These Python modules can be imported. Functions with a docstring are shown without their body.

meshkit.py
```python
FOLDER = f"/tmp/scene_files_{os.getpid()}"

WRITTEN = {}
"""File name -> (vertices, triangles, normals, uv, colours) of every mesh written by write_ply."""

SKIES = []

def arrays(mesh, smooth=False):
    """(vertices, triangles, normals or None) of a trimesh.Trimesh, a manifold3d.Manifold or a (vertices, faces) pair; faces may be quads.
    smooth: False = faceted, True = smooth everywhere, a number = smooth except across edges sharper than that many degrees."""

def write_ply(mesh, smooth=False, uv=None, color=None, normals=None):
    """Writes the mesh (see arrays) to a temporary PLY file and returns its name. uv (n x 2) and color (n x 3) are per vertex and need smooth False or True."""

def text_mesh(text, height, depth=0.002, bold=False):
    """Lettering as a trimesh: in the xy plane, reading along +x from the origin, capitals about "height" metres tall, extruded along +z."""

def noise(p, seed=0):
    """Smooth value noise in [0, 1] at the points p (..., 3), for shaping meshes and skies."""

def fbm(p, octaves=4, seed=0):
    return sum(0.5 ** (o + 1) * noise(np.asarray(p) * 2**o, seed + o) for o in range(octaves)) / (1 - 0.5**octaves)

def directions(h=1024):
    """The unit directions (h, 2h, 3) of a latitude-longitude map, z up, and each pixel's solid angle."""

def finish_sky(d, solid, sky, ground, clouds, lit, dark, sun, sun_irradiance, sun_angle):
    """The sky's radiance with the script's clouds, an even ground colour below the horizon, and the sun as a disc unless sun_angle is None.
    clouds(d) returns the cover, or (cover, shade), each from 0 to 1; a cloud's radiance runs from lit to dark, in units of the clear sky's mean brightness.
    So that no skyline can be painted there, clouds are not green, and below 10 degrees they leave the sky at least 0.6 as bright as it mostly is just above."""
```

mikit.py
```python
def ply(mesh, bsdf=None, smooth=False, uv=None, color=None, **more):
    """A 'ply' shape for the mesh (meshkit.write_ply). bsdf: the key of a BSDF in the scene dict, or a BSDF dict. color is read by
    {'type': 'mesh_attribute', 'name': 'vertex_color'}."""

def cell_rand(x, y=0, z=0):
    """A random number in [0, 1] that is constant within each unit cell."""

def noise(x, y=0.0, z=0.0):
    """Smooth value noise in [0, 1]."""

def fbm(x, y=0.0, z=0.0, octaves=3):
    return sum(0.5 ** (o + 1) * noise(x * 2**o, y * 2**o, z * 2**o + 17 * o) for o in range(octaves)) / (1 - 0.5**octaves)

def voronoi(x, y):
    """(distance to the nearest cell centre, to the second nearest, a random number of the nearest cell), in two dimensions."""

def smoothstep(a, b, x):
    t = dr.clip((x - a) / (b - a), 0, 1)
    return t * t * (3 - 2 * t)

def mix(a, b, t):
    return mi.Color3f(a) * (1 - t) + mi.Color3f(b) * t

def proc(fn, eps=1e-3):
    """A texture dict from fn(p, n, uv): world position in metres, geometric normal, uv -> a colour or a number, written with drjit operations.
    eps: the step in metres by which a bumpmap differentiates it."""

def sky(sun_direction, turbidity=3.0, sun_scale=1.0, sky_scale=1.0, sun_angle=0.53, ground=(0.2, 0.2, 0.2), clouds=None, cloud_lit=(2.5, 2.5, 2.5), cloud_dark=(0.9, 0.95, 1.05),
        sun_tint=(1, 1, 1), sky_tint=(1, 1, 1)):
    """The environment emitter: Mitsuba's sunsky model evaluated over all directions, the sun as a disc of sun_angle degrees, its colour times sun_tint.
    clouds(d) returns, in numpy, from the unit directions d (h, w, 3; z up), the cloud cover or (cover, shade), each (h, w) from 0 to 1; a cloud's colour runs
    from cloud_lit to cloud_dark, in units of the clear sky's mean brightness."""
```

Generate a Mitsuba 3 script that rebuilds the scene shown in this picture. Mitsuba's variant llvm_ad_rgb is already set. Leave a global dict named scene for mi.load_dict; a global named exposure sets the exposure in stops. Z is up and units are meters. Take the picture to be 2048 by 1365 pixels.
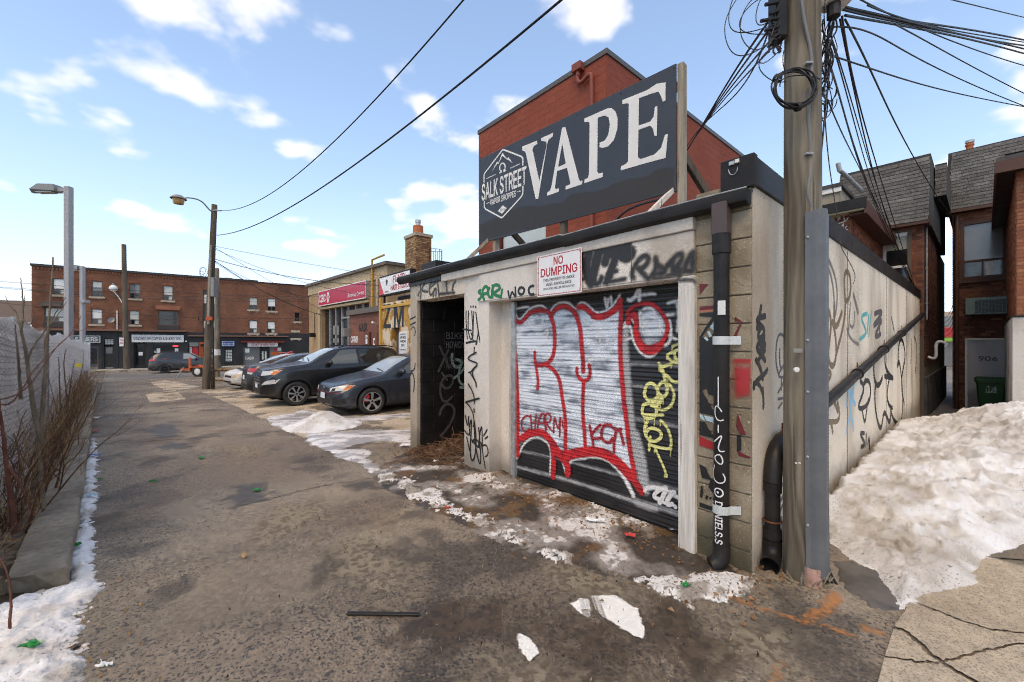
import math, random
import numpy as np, trimesh, shapely
from shapely.geometry import Polygon, LineString, Point, MultiPolygon, box as sbox
from shapely.ops import unary_union
import drjit as dr, mitsuba as mi
import mikit, meshkit
from mikit import noise, fbm, voronoi, cell_rand, smoothstep, mix
ST = mi.ScalarTransform4f
scene, labels = {}, {}

# ---------------------------------------------------------------- camera, sky, exposure
EYE = 1.6
scene['camera'] = {'type': 'perspective', 'fov': 2 * math.degrees(math.atan(1024 / 830)), 'fov_axis': 'x',
                   'principal_point_offset_y': -4.5 / 1365, 'near_clip': 0.05, 'far_clip': 3000.0,
                   'to_world': ST().look_at(origin=[0, 0, EYE], target=[0, 1, EYE], up=[0, 0, 1])}
exposure = 1.5


def cloud_cover(d):
    z = np.maximum(d[..., 2], 0.0)
    q = np.stack([d[..., 0] / (z + .22), d[..., 1] / (z + .22), np.zeros_like(z)], -1)
    warp = (meshkit.fbm(q * 2.2 + 5.2, 3, 3)[..., None] - .5) * .5
    n = meshkit.fbm(q * np.array([4.2, 5.2, 1]) + warp * .7 + np.array([6.1, 2.4, 0]), 6, 11)
    big = meshkit.fbm(q * 1.7 + 2.9, 2, 5)
    k = n + (big - .5) * .30
    c = np.clip((k - .592) / .13, 0, 1)
    c = c * c * (3 - 2 * c)
    veil = .11 + .50 * np.exp(-z / .14)
    shade = np.clip((k - .60) / .2, 0, 1) * .45 * np.clip(1.2 - z, .3, 1) + .15 * np.exp(-z / .15)
    cover = 1 - (1 - veil) * (1 - c * .85)
    return np.clip(cover, 0, 1), np.clip(shade, 0, 1)


scene['sky'] = mikit.sky([-.18, -.55, .82], turbidity=2.2, sun_scale=.5, sun_angle=36, sky_scale=2.75, clouds=cloud_cover,
                         cloud_lit=(1.75, 1.7, 1.7), cloud_dark=(1.35, 1.45, 1.68), sun_tint=(1.0, .88, .72), sky_tint=(1.18, 1.09, .98), ground=(.22, .2, .17))

# ---------------------------------------------------------------- frames and helpers
RNG = np.random.default_rng(7)
TH = math.atan(728 / 830)
O2 = np.array([1.678, 2.893])
U2 = np.array([-math.sin(TH), math.cos(TH)])      # along the garage front, away to the left
V2 = np.array([math.cos(TH), math.sin(TH)])       # back along the garage side


def W(u, v, z=0.0):
    q = O2 + u * U2 + v * V2
    return np.array([q[0], q[1], z])


def sstep(a, b, x):
    t = np.clip((np.asarray(x, float) - a) / (b - a), 0, 1)
    return t * t * (3 - 2 * t)


def gz(x, y):
    """height of the ground"""
    x, y = np.asarray(x, float), np.asarray(y, float)
    u = (x - O2[0]) * U2[0] + (y - O2[1]) * U2[1]
    v = (x - O2[0]) * V2[0] + (y - O2[1]) * V2[1]
    return -.13 * sstep(2.5, 6, u) - .022 * np.clip(u - 12, 0, 24) - .03 * np.clip(v - 4, 0, 11)


USED = {}


def numbered(name):
    if name not in USED:
        USED[name] = 0
        return name
    USED[name] += 1
    return f'{name}_{USED[name]:03d}'


def put(name, mesh, bsdf, parent=None, smooth=False, uv=None, label=None, cat=None, group=None, kind=None, tw=None):
    key = numbered(name if parent is None else parent + '__' + name)
    d = mesh if isinstance(mesh, dict) else mikit.ply(mesh, bsdf, smooth=smooth, uv=uv)
    if isinstance(mesh, dict):
        d = {**mesh, 'bsdf': {'type': 'ref', 'id': bsdf}}
    if tw is not None:
        d = {**d, 'to_world': tw}
    scene[key] = d
    say(key, label, cat, group, kind)
    return key


def say(key, label=None, cat=None, group=None, kind=None):
    e = {k: v for k, v in (('label', label), ('category', cat), ('group', group), ('kind', kind)) if v}
    if e:
        labels[key] = {**labels.get(key, {}), **e}


def thing(name, label, cat, group=None):
    key = numbered(name)
    say(key, label, cat, group)
    return key


def mat4(o, ex, ey, ez):
    m = np.eye(4)
    m[:3, 0], m[:3, 1], m[:3, 2], m[:3, 3] = ex, ey, ez, o
    return m


# garage frame: local (u, v, z)
GM = mat4(W(0, 0), [*U2, 0], [*V2, 0], [0, 0, 1])


def frame(a, b):
    """local (s, n, z): s from a to b on the ground, n to the left of that"""
    a, b = np.array(a, float), np.array(b, float)
    d = (b - a) / np.linalg.norm(b - a)
    return mat4([*a, 0], [*d, 0], [-d[1], d[0], 0], [0, 0, 1])


def place(mesh, M):
    m = mesh.copy()
    m.apply_transform(M)
    if np.linalg.det(M[:3, :3]) < 0:
        m.invert()
    return m


def cat(ms):
    return trimesh.util.concatenate([m for m in ms if m is not None])


def box(x0, x1, y0, y1, z0, z1, bev=0.0):
    if bev <= 0:
        m = trimesh.creation.box([x1 - x0, y1 - y0, z1 - z0])
        m.apply_translation([(x0 + x1) / 2, (y0 + y1) / 2, (z0 + z1) / 2])
        return m
    b = bev
    P = []
    for sx, xa in ((1, x0), (-1, x1)):
        for sy, ya in ((1, y0), (-1, y1)):
            for sz, za in ((1, z0), (-1, z1)):
                P += [[xa, ya + sy * b, za + sz * b], [xa + sx * b, ya, za + sz * b], [xa + sx * b, ya + sy * b, za]]
    return trimesh.convex.convex_hull(np.array(P))


def extr(poly, h, plane='xz', off=0.0):
    """extrude a shapely polygon (a, b): plane 'xz' -> x=a, z=b, thickness along y from off to off+h; 'xy' -> z from off"""
    out = []
    for g in getattr(poly, 'geoms', [poly]):
        if g.is_empty or g.area < 1e-9 or g.geom_type != 'Polygon':
            continue
        m = trimesh.creation.extrude_polygon(g, h, engine='earcut')
        v = m.vertices.copy()
        if plane == 'xz':
            m.vertices = np.stack([v[:, 0], v[:, 2] + off, v[:, 1]], 1)
            m.invert()
        else:
            m.vertices = v + [0, 0, off]
        out.append(m)
    return cat(out) if out else None


def tube(pts, r, sides=6, caps=True):
    p = np.asarray(pts, float)
    n = len(p)
    r = np.broadcast_to(np.asarray(r, float), (n,))
    t = np.gradient(p, axis=0)
    t /= np.linalg.norm(t, axis=1, keepdims=True) + 1e-12
    a = np.cross(t[0], [0, 0, 1.0] if abs(t[0][2]) < .9 else [1.0, 0, 0])
    A = []
    for k in range(n):
        a = a - t[k] * (a @ t[k])
        a /= np.linalg.norm(a) + 1e-12
        A.append(a)
    A = np.array(A)
    B = np.cross(t, A)
    ang = np.arange(sides) * 2 * np.pi / sides
    v = p[:, None] + r[:, None, None] * (np.cos(ang)[None, :, None] * A[:, None] + np.sin(ang)[None, :, None] * B[:, None])
    i, j = np.meshgrid(np.arange(n - 1), np.arange(sides), indexing='ij')
    q = np.stack([i * sides + j, i * sides + (j + 1) % sides, (i + 1) * sides + (j + 1) % sides, (i + 1) * sides + j], -1).reshape(-1, 4)
    f = np.vstack([q[:, [0, 1, 2]], q[:, [0, 2, 3]]])
    v = v.reshape(-1, 3)
    if caps:
        v = np.vstack([v, p[:1], p[-1:]])
        j = np.arange(sides)
        f = np.vstack([f, np.stack([(j + 1) % sides, j, j * 0 + n * sides], 1),
                       np.stack([(n - 1) * sides + j, (n - 1) * sides + (j + 1) % sides, j * 0 + n * sides + 1], 1)])
    return trimesh.Trimesh(v, f, process=False)


def spline(pts, n=24):
    """smooth curve through the points"""
    from scipy.interpolate import CubicSpline
    p = np.asarray(pts, float)
    if len(p) < 3:
        return np.linspace(p[0], p[-1], n)
    s = np.r_[0, np.cumsum(np.linalg.norm(np.diff(p, axis=0), axis=1) ** .5 + 1e-9)]
    return CubicSpline(s, p)(np.linspace(0, s[-1], n))


def cable(a, b, sag, r, n=20, sides=5):
    a, b = np.array(a, float), np.array(b, float)
    t = np.linspace(0, 1, n)[:, None]
    p = a * (1 - t) + b * t
    p[:, 2] -= (4 * sag * t * (1 - t))[:, 0]
    return tube(p, r, sides)


def lathe(profile, sides=24, M=None):
    """profile of (radius, z)"""
    p = np.asarray(profile, float)
    ang = np.arange(sides) * 2 * np.pi / sides
    v = np.stack([p[:, None, 0] * np.cos(ang), p[:, None, 0] * np.sin(ang), np.repeat(p[:, 1:2], sides, 1)], -1).reshape(-1, 3)
    n = len(p)
    i, j = np.meshgrid(np.arange(n - 1), np.arange(sides), indexing='ij')
    q = np.stack([i * sides + j, i * sides + (j + 1) % sides, (i + 1) * sides + (j + 1) % sides, (i + 1) * sides + j], -1).reshape(-1, 4)
    m = trimesh.Trimesh(v, np.vstack([q[:, [0, 1, 2]], q[:, [0, 2, 3]]]), process=False)
    return m if M is None else place(m, M)


def cyl(a, b, r, sides=16):
    return tube([a, b], r, sides)


def grid(x, y, z):
    """z is an array (len(y), len(x)); x and y are 1-D or 2-D"""
    if np.ndim(x) == 1:
        x, y = np.meshgrid(x, y)
    ny, nx = x.shape
    v = np.stack([x, y, z], -1).reshape(-1, 3)
    i, j = np.meshgrid(np.arange(ny - 1), np.arange(nx - 1), indexing='ij')
    a = i * nx + j
    f = np.stack([a, a + 1, a + nx + 1, a + nx], -1).reshape(-1, 4)
    return trimesh.Trimesh(v, np.vstack([f[:, [0, 1, 2]], f[:, [0, 2, 3]]]), process=False)


def text(s, height, width=None, depth=.002, bold=True):
    """lettering fitted to height and width, lower left corner at the origin, in the xz plane facing -y (local x to the right as read)"""
    m = meshkit.text_mesh(s, height, depth, bold)
    lo, hi = m.bounds
    m.apply_translation([-lo[0], -lo[1], 0])
    if width:
        m.vertices[:, 0] *= width / (hi[0] - lo[0])
    m.vertices[:, 1] *= height / (hi[1] - lo[1])
    v = m.vertices.copy()
    m.vertices = np.stack([v[:, 0], -v[:, 2], v[:, 1]], 1)
    return m


# ---------------------------------------------------------------- materials
def pr(color, rough=.6, **kw):
    c = color if isinstance(color, dict) else {'type': 'rgb', 'value': list(color)}
    r = rough if isinstance(rough, dict) else float(rough)
    return {'type': 'principled', 'base_color': c, 'roughness': r, **kw}


def two(b):
    return {'type': 'twosided', 'bsdf': b}


def bump(b, fn, scale=1.0, eps=2e-3):
    return {'type': 'bumpmap', 'bump': mikit.proc(fn, eps), 'scale': scale, 'bsdf': b}


def M(name, b):
    scene[name] = two(b)
    return name


def C(*c):
    return mi.Color3f(*c)


def speckled(a, b, f=6.0, f2=60.0, amt=.35):
    """colour function: a and b mixed by broad noise, with fine grain"""
    def fn(p, n, uv):
        t = smoothstep(.3, .7, fbm(p.x * f, p.y * f, p.z * f, 4))
        g = 1 + amt * (fbm(p.x * f2, p.y * f2, p.z * f2, 3) - .5)
        return mix(a, b, t) * g
    return mikit.proc(fn)
def asphalt_col(p, n, uv):
    x, y = p.x, p.y
    big = fbm(x * .55 + 3, y * .55, 0, 4)
    mid = fbm(x * 2.3, y * 2.3, 3.0, 4)
    fine = fbm(x * 45, y * 45, 1.0, 3)
    base = mix(C(.200, .155, .108), C(.285, .23, .162), smoothstep(.35, .68, big))
    base = mix(base, C(.062, .049, .037), smoothstep(.56, .72, mid) * .7)
    # worn pale patches and rusty wash
    worn = smoothstep(.60, .72, fbm(x * .9 + 11, y * .9 + 4, 2.0, 4))
    base = mix(base, C(.25, .215, .155), worn * smoothstep(.3, .6, fbm(x * 7, y * 7, 9.0, 3)) * .75)
    base = mix(base, C(.12, .078, .045), smoothstep(.60, .78, fbm(x * .8 - 4, y * .8 + 9, 5.0, 3)) * .6)
    wx, wy = x + .02 * fine, y + .02 * noise(x * 30, y * 30, 5.0)
    d1, d2, w = voronoi(wx * 62, wy * 62)
    e1, e2, w2 = voronoi(wx * 37 + 9, wy * 37)
    d1 = dr.select(w2 > .72, dr.minimum(d1, e1 * 1.05), d1)
    stone = smoothstep(.50, .34, d1 + .45 * smoothstep(.5, .2, w) + .25 * (fine - .5)) * smoothstep(.30, .46, fbm(x * 1.1 + 7, y * 1.1, 4.0, 3))
    sc = mix(C(.034, .034, .036), C(.22, .165, .12), smoothstep(.60, .95, w))
    base = mix(base * (.62 + .76 * fine), sc, stone * .85)
    damp = smoothstep(.57, .63, fbm(x * .75 + 31, y * 1.1, 6.0, 5))
    base = mix(base, base * .55, damp * .55)
    return base


def asphalt_h(p, n, uv):
    d1, d2, w = voronoi(p.x * 62, p.y * 62)
    return (1 - dr.minimum(d1 * 1.6, 1)) * .005 + .004 * fbm(p.x * 30, p.y * 30, 0, 2)


M('asphalt_bsdf', bump(pr(mikit.proc(asphalt_col), .62, specular=.45), asphalt_h, 1.0, 3e-3))


def road_col(p, n, uv):
    s = fbm(p.x * .35, p.y * .35, 0, 3)
    g = .8 + .4 * fbm(p.x * 9, p.y * 9, 0, 3)
    return mix(C(.10, .092, .085), C(.15, .135, .118), smoothstep(.3, .7, s)) * g


M('road_bsdf', pr(mikit.proc(road_col), .7))


def conc_col(p, n, uv):
    s = fbm(p.x * 1.2, p.y * 1.2, 4, 4)
    g = .78 + .44 * fbm(p.x * 26, p.y * 26, 0, 3)
    c = mix(C(.30, .235, .155), C(.44, .36, .255), smoothstep(.3, .68, s)) * g
    sp = smoothstep(.62, .72, noise(p.x * 150, p.y * 150, 0))
    c = mix(c, C(.10, .085, .065), sp * .5)
    wet = smoothstep(.56, .66, fbm(p.x * 1.9 + 7, p.y * 1.9, 1, 3))
    return mix(c, c * .42, wet)


M('concrete_bsdf', bump(pr(mikit.proc(conc_col), .75), lambda p, n, uv: .006 * fbm(p.x * 40, p.y * 40, p.z * 40, 3), 1.0))


def kerb_col(p, n, uv):
    g = .6 + .8 * fbm(p.x * 30, p.y * 30, p.z * 30, 3)
    c = mix(C(.185, .15, .108), C(.275, .23, .165), smoothstep(.35, .65, fbm(p.x * 3, p.y * 3, p.z * 3, 3)))
    return c * g


M('kerb_bsdf', bump(pr(mikit.proc(kerb_col), .85), lambda p, n, uv: .012 * fbm(p.x * 24, p.y * 24, p.z * 24, 4), 1.0))


def soil_col(p, n, uv):
    s = fbm(p.x * 6, p.y * 6, 0, 4)
    c = mix(C(.075, .05, .03), C(.20, .15, .095), smoothstep(.35, .65, s))
    return c * (.6 + .8 * fbm(p.x * 60, p.y * 60, 0, 3))


M('soil_bsdf', bump(pr(mikit.proc(soil_col), .9), lambda p, n, uv: .02 * fbm(p.x * 22, p.y * 22, 0, 4), 1.0))


def snow_col(p, n, uv):
    s = fbm(p.x * 3.1, p.y * 3.1, p.z * 2, 5)
    c = mix(C(.77, .76, .74), C(.50, .46, .40), smoothstep(.48, .76, s))
    dirt = smoothstep(.44, .64, fbm(p.x * 2.2 + 5, p.y * 2.2, p.z * 2, 4))
    c = mix(c, c * C(.60, .53, .44), dirt * .5)
    g1 = noise(p.x * 70, p.y * 70, p.z * 70)
    g2 = noise(p.x * 160, p.y * 160, p.z * 160)
    c = mix(c, C(.12, .09, .06), smoothstep(.80, .88, g1) * smoothstep(.40, .60, fbm(p.x * 5, p.y * 5, p.z * 5, 3)) * .85)
    return mix(c, C(.17, .13, .095), smoothstep(.68, .84, g2) * (.3 + .6 * dirt))


def snow_h(p, n, uv):
    return .045 * fbm(p.x * 8, p.y * 8, p.z * 8, 5) + .016 * fbm(p.x * 45, p.y * 45, p.z * 45, 3)


M('snow_bsdf', bump(pr(mikit.proc(snow_col), .55, specular=.4), snow_h, 1.0, 4e-3))


def slush_col(p, n, uv):
    s = fbm(p.x * 2.6 + 2, p.y * 2.6, 0, 5)
    c = mix(C(.055, .043, .032), C(.24, .21, .18), smoothstep(.42, .58, s))
    c = mix(c, C(.60, .57, .53), smoothstep(.60, .67, s + .16 * (fbm(p.x * 30, p.y * 30, 0, 3) - .5)))
    c = mix(c, C(.13, .075, .03), smoothstep(.57, .68, fbm(p.x * 3.1 + 9, p.y * 3.1 + 3, 2, 4)) * .85)
    return c * (.75 + .5 * fbm(p.x * 55, p.y * 55, 0, 2))


M('slush_bsdf', bump(pr(mikit.proc(slush_col), mikit.proc(lambda p, n, uv: .25 + .5 * fbm(p.x * 3, p.y * 3, 1, 3)), specular=.5),
                     lambda p, n, uv: .02 * fbm(p.x * 14, p.y * 14, 0, 4), 1.0, 4e-3))
M('ice_bsdf', bump(pr(mikit.proc(lambda p, n, uv: mix(C(.30, .275, .25), C(.66, .63, .60), smoothstep(.35, .65, fbm(p.x * 2.2, p.y * 6.2, 0, 4)))
                                 * (.85 + .3 * fbm(p.x * 40, p.y * 40, 0, 2))), .28, specular=.6),
                   lambda p, n, uv: .012 * fbm(p.x * 7, p.y * 14, 0, 3), 1.0, 4e-3))


M('thin_snow_bsdf', bump(pr(mikit.proc(lambda p, n, uv: mix(mix(C(.66, .63, .59), C(.30, .265, .22), smoothstep(.42, .62, fbm(p.x * 9, p.y * 9, 3, 4))), C(.10, .075, .05), smoothstep(.70, .80, noise(p.x * 90, p.y * 90, 1)) * .8)), .5), snow_h, 1.0, 4e-3))


def stain(base, dark, f=3.0, streak=True, amt=.8, grain=.3):
    def fn(p, n, uv):
        h = p.x * .66 - p.y * .75
        q = p.x * .75 + p.y * .66
        s = fbm(h * f, q * f, p.z * f * (.25 if streak else 1), 5)
        g = 1 + grain * (fbm(h * 70, q * 70, p.z * 70, 3) - .5)
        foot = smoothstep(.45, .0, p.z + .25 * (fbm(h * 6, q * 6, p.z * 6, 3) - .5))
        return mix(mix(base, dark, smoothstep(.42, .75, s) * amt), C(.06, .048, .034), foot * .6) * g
    return mikit.proc(fn)


M('stucco_bsdf', bump(pr(stain((.60, .525, .42), (.30, .24, .175), 2.2, amt=.7), .85), lambda p, n, uv: .004 * fbm(p.x * 60, p.y * 60, p.z * 60, 3), 1.0))
M('pale_paint_bsdf', bump(pr(stain((.66, .60, .525), (.38, .32, .25), 2.4), .6), lambda p, n, uv: .003 * fbm(p.x * 50, p.y * 50, p.z * 8, 3), 1.0))
M('pale_trim_bsdf', pr(stain((.53, .47, .40), (.33, .25, .19), 5, amt=.5), .55))


def block_col(p, n, uv):
    h = p.x * .66 - p.y * .75
    c = mix(C(.215, .172, .115), C(.33, .275, .195), smoothstep(.3, .7, fbm(h * 5, p.z * 5, 2, 3)))
    g = noise(h * 170, p.z * 170, p.x * 60)
    c = mix(c, C(.55, .49, .38), smoothstep(.80, .90, g))
    c = mix(c, C(.06, .048, .034), smoothstep(.16, .08, g))
    moss = smoothstep(.5, .05, p.z + .35 * (fbm(h * 5, p.z * 5, 1, 3) - .5))
    return mix(c, C(.035, .034, .015), moss * .8)


M('block_bsdf', bump(pr(mikit.proc(block_col), .9), lambda p, n, uv: .006 * noise(p.x * 90, p.y * 90, p.z * 90), 1.0))
M('mortar_bsdf', pr((.20, .165, .12), .9))
M('black_wall_bsdf', pr(speckled((.010, .008, .008), (.018, .015, .014), 4, 40), .45))
M('black_metal_bsdf', pr(speckled((.014, .0125, .0115), (.024, .021, .019), 5, 30), .5, specular=.25))
M('shutter_bsdf', pr(speckled((.011, .010, .010), (.022, .019, .018), 3, 40), .34, specular=.5))
M('plastic_black_bsdf', pr(speckled((.011, .0095, .009), (.021, .018, .016), 7, 60), .45, specular=.3))
M('rubber_bsdf', pr((.012, .012, .012), .75))
M('steel_bsdf', pr((.50, .50, .48), .42, metallic=.7))
M('galv_bsdf', pr(speckled((.33, .34, .34), (.48, .48, .47), 20, 60), .45, metallic=.5))
M('white_paint_bsdf', pr((.72, .70, .66), .5))
M('grey_guard_bsdf', pr(speckled((.105, .111, .118), (.125, .131, .138), 5, 30, .2), .42))
M('roof_felt_bsdf', pr(speckled((.05, .047, .045), (.09, .085, .08), 3, 40), .9))


def wood_col(a, b):
    def fn(p, n, uv):
        q = fbm(p.x * 9, p.y * 9, p.z * .8, 3)
        ring = .5 + .5 * dr.sin(95 * (p.x - p.y * .7) + 22 * q + 5 * fbm(p.x * 4, p.y * 4, p.z * 2.2, 2))
        fine = fbm(p.x * 120, p.y * 120, p.z * 5, 3)
        c = mix(a, b, .35 * ring + .65 * smoothstep(.3, .7, q))
        crack = smoothstep(.74, .80, fbm(p.x * 55, p.y * 55, p.z * 1.2, 2))
        return mix(c * (.72 + .55 * fine), C(.05, .04, .028), crack * .7)
    return mikit.proc(fn)


M('pole_wood_bsdf', bump(pr(wood_col((.088, .072, .050), (.255, .218, .160)), .85), lambda p, n, uv: .004 * fbm(p.x * 90, p.y * 90, p.z * 4, 3), 1.0))
M('old_wood_bsdf', pr(wood_col((.075, .055, .036), (.15, .115, .08)), .85))
M('pale_wood_bsdf', pr(wood_col((.24, .20, .14), (.42, .36, .27)), .8))
M('dirty_white_wood_bsdf', pr(wood_col((.50, .46, .40), (.68, .64, .58)), .7))


# paint films
def film(name, color, soft=.012, wob=.010, f=60.0, rough=.5, dens=1.0):
    """paint sprayed over a surface: uv.x is the distance in metres inside the painted shape, negative outside"""
    def op(p, n, uv):
        d = uv.x + wob * (fbm(p.x * f, p.y * f, p.z * f, 3) - .5)
        return dr.clip(smoothstep(-soft, soft, d) * dens, 0, 1)
    scene[name] = {'type': 'mask', 'opacity': mikit.proc(op), 'bsdf': two(pr(color, rough))}
    return name


film('red_spray', mikit.proc(lambda p, n, uv: mix(C(.50, .012, .016), C(.30, .008, .012), smoothstep(.4, .7, fbm(p.x * 14, p.y * 14, p.z * 14, 3)))), .010, .008)
film('red_thin_spray', (.30, .015, .022), .005, .006)
film('silver_spray', mikit.proc(lambda p, n, uv: mix(C(.64, .67, .71), C(.15, .17, .205), smoothstep(.44, .70, .6 * fbm(p.x * 3.2, p.y * 3.2, p.z * 26, 4) + .4 * fbm(p.x * 7, p.y * 7, p.z * 8, 3)))), .045, .06, 16, .4)
film('white_spray', (.78, .76, .74), .014, .012, 40, .5, .93)
film('white_haze_spray', (.70, .70, .70), .022, .02, 20, .5, .5)
film('yellow_spray', (.66, .64, .24), .004, .004)
film('black_spray', (.018, .016, .015), .022, .014, 30)
film('grey_spray', (.16, .15, .15), .012, .01, 40, .5, .8)
film('brown_spray', (.13, .085, .045), .010, .01, 40, .6, .8)
film('pink_spray', (.45, .03, .035), .03, .03, 30, .5, .9)
for nm, c in dict(ink_black=(.014, .013, .013), ink_white=(.72, .70, .68), ink_green=(.012, .16, .05), ink_mint=(.27, .36, .31), ink_mist=(.22, .21, .20), ink_grey=(.085, .080, .080),
                  ink_brown=(.17, .115, .065), ink_blue=(.22, .42, .56), ink_teal=(.10, .36, .36), ink_red=(.36, .018, .022), ink_maroon=(.14, .018, .022), ink_orange=(.42, .16, .09),
                  ink_skyblue=(.48, .62, .66), ink_dim=(.075, .07, .07), ink_yellow=(.66, .64, .24)).items():
    M(nm, pr(c, .5))
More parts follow.
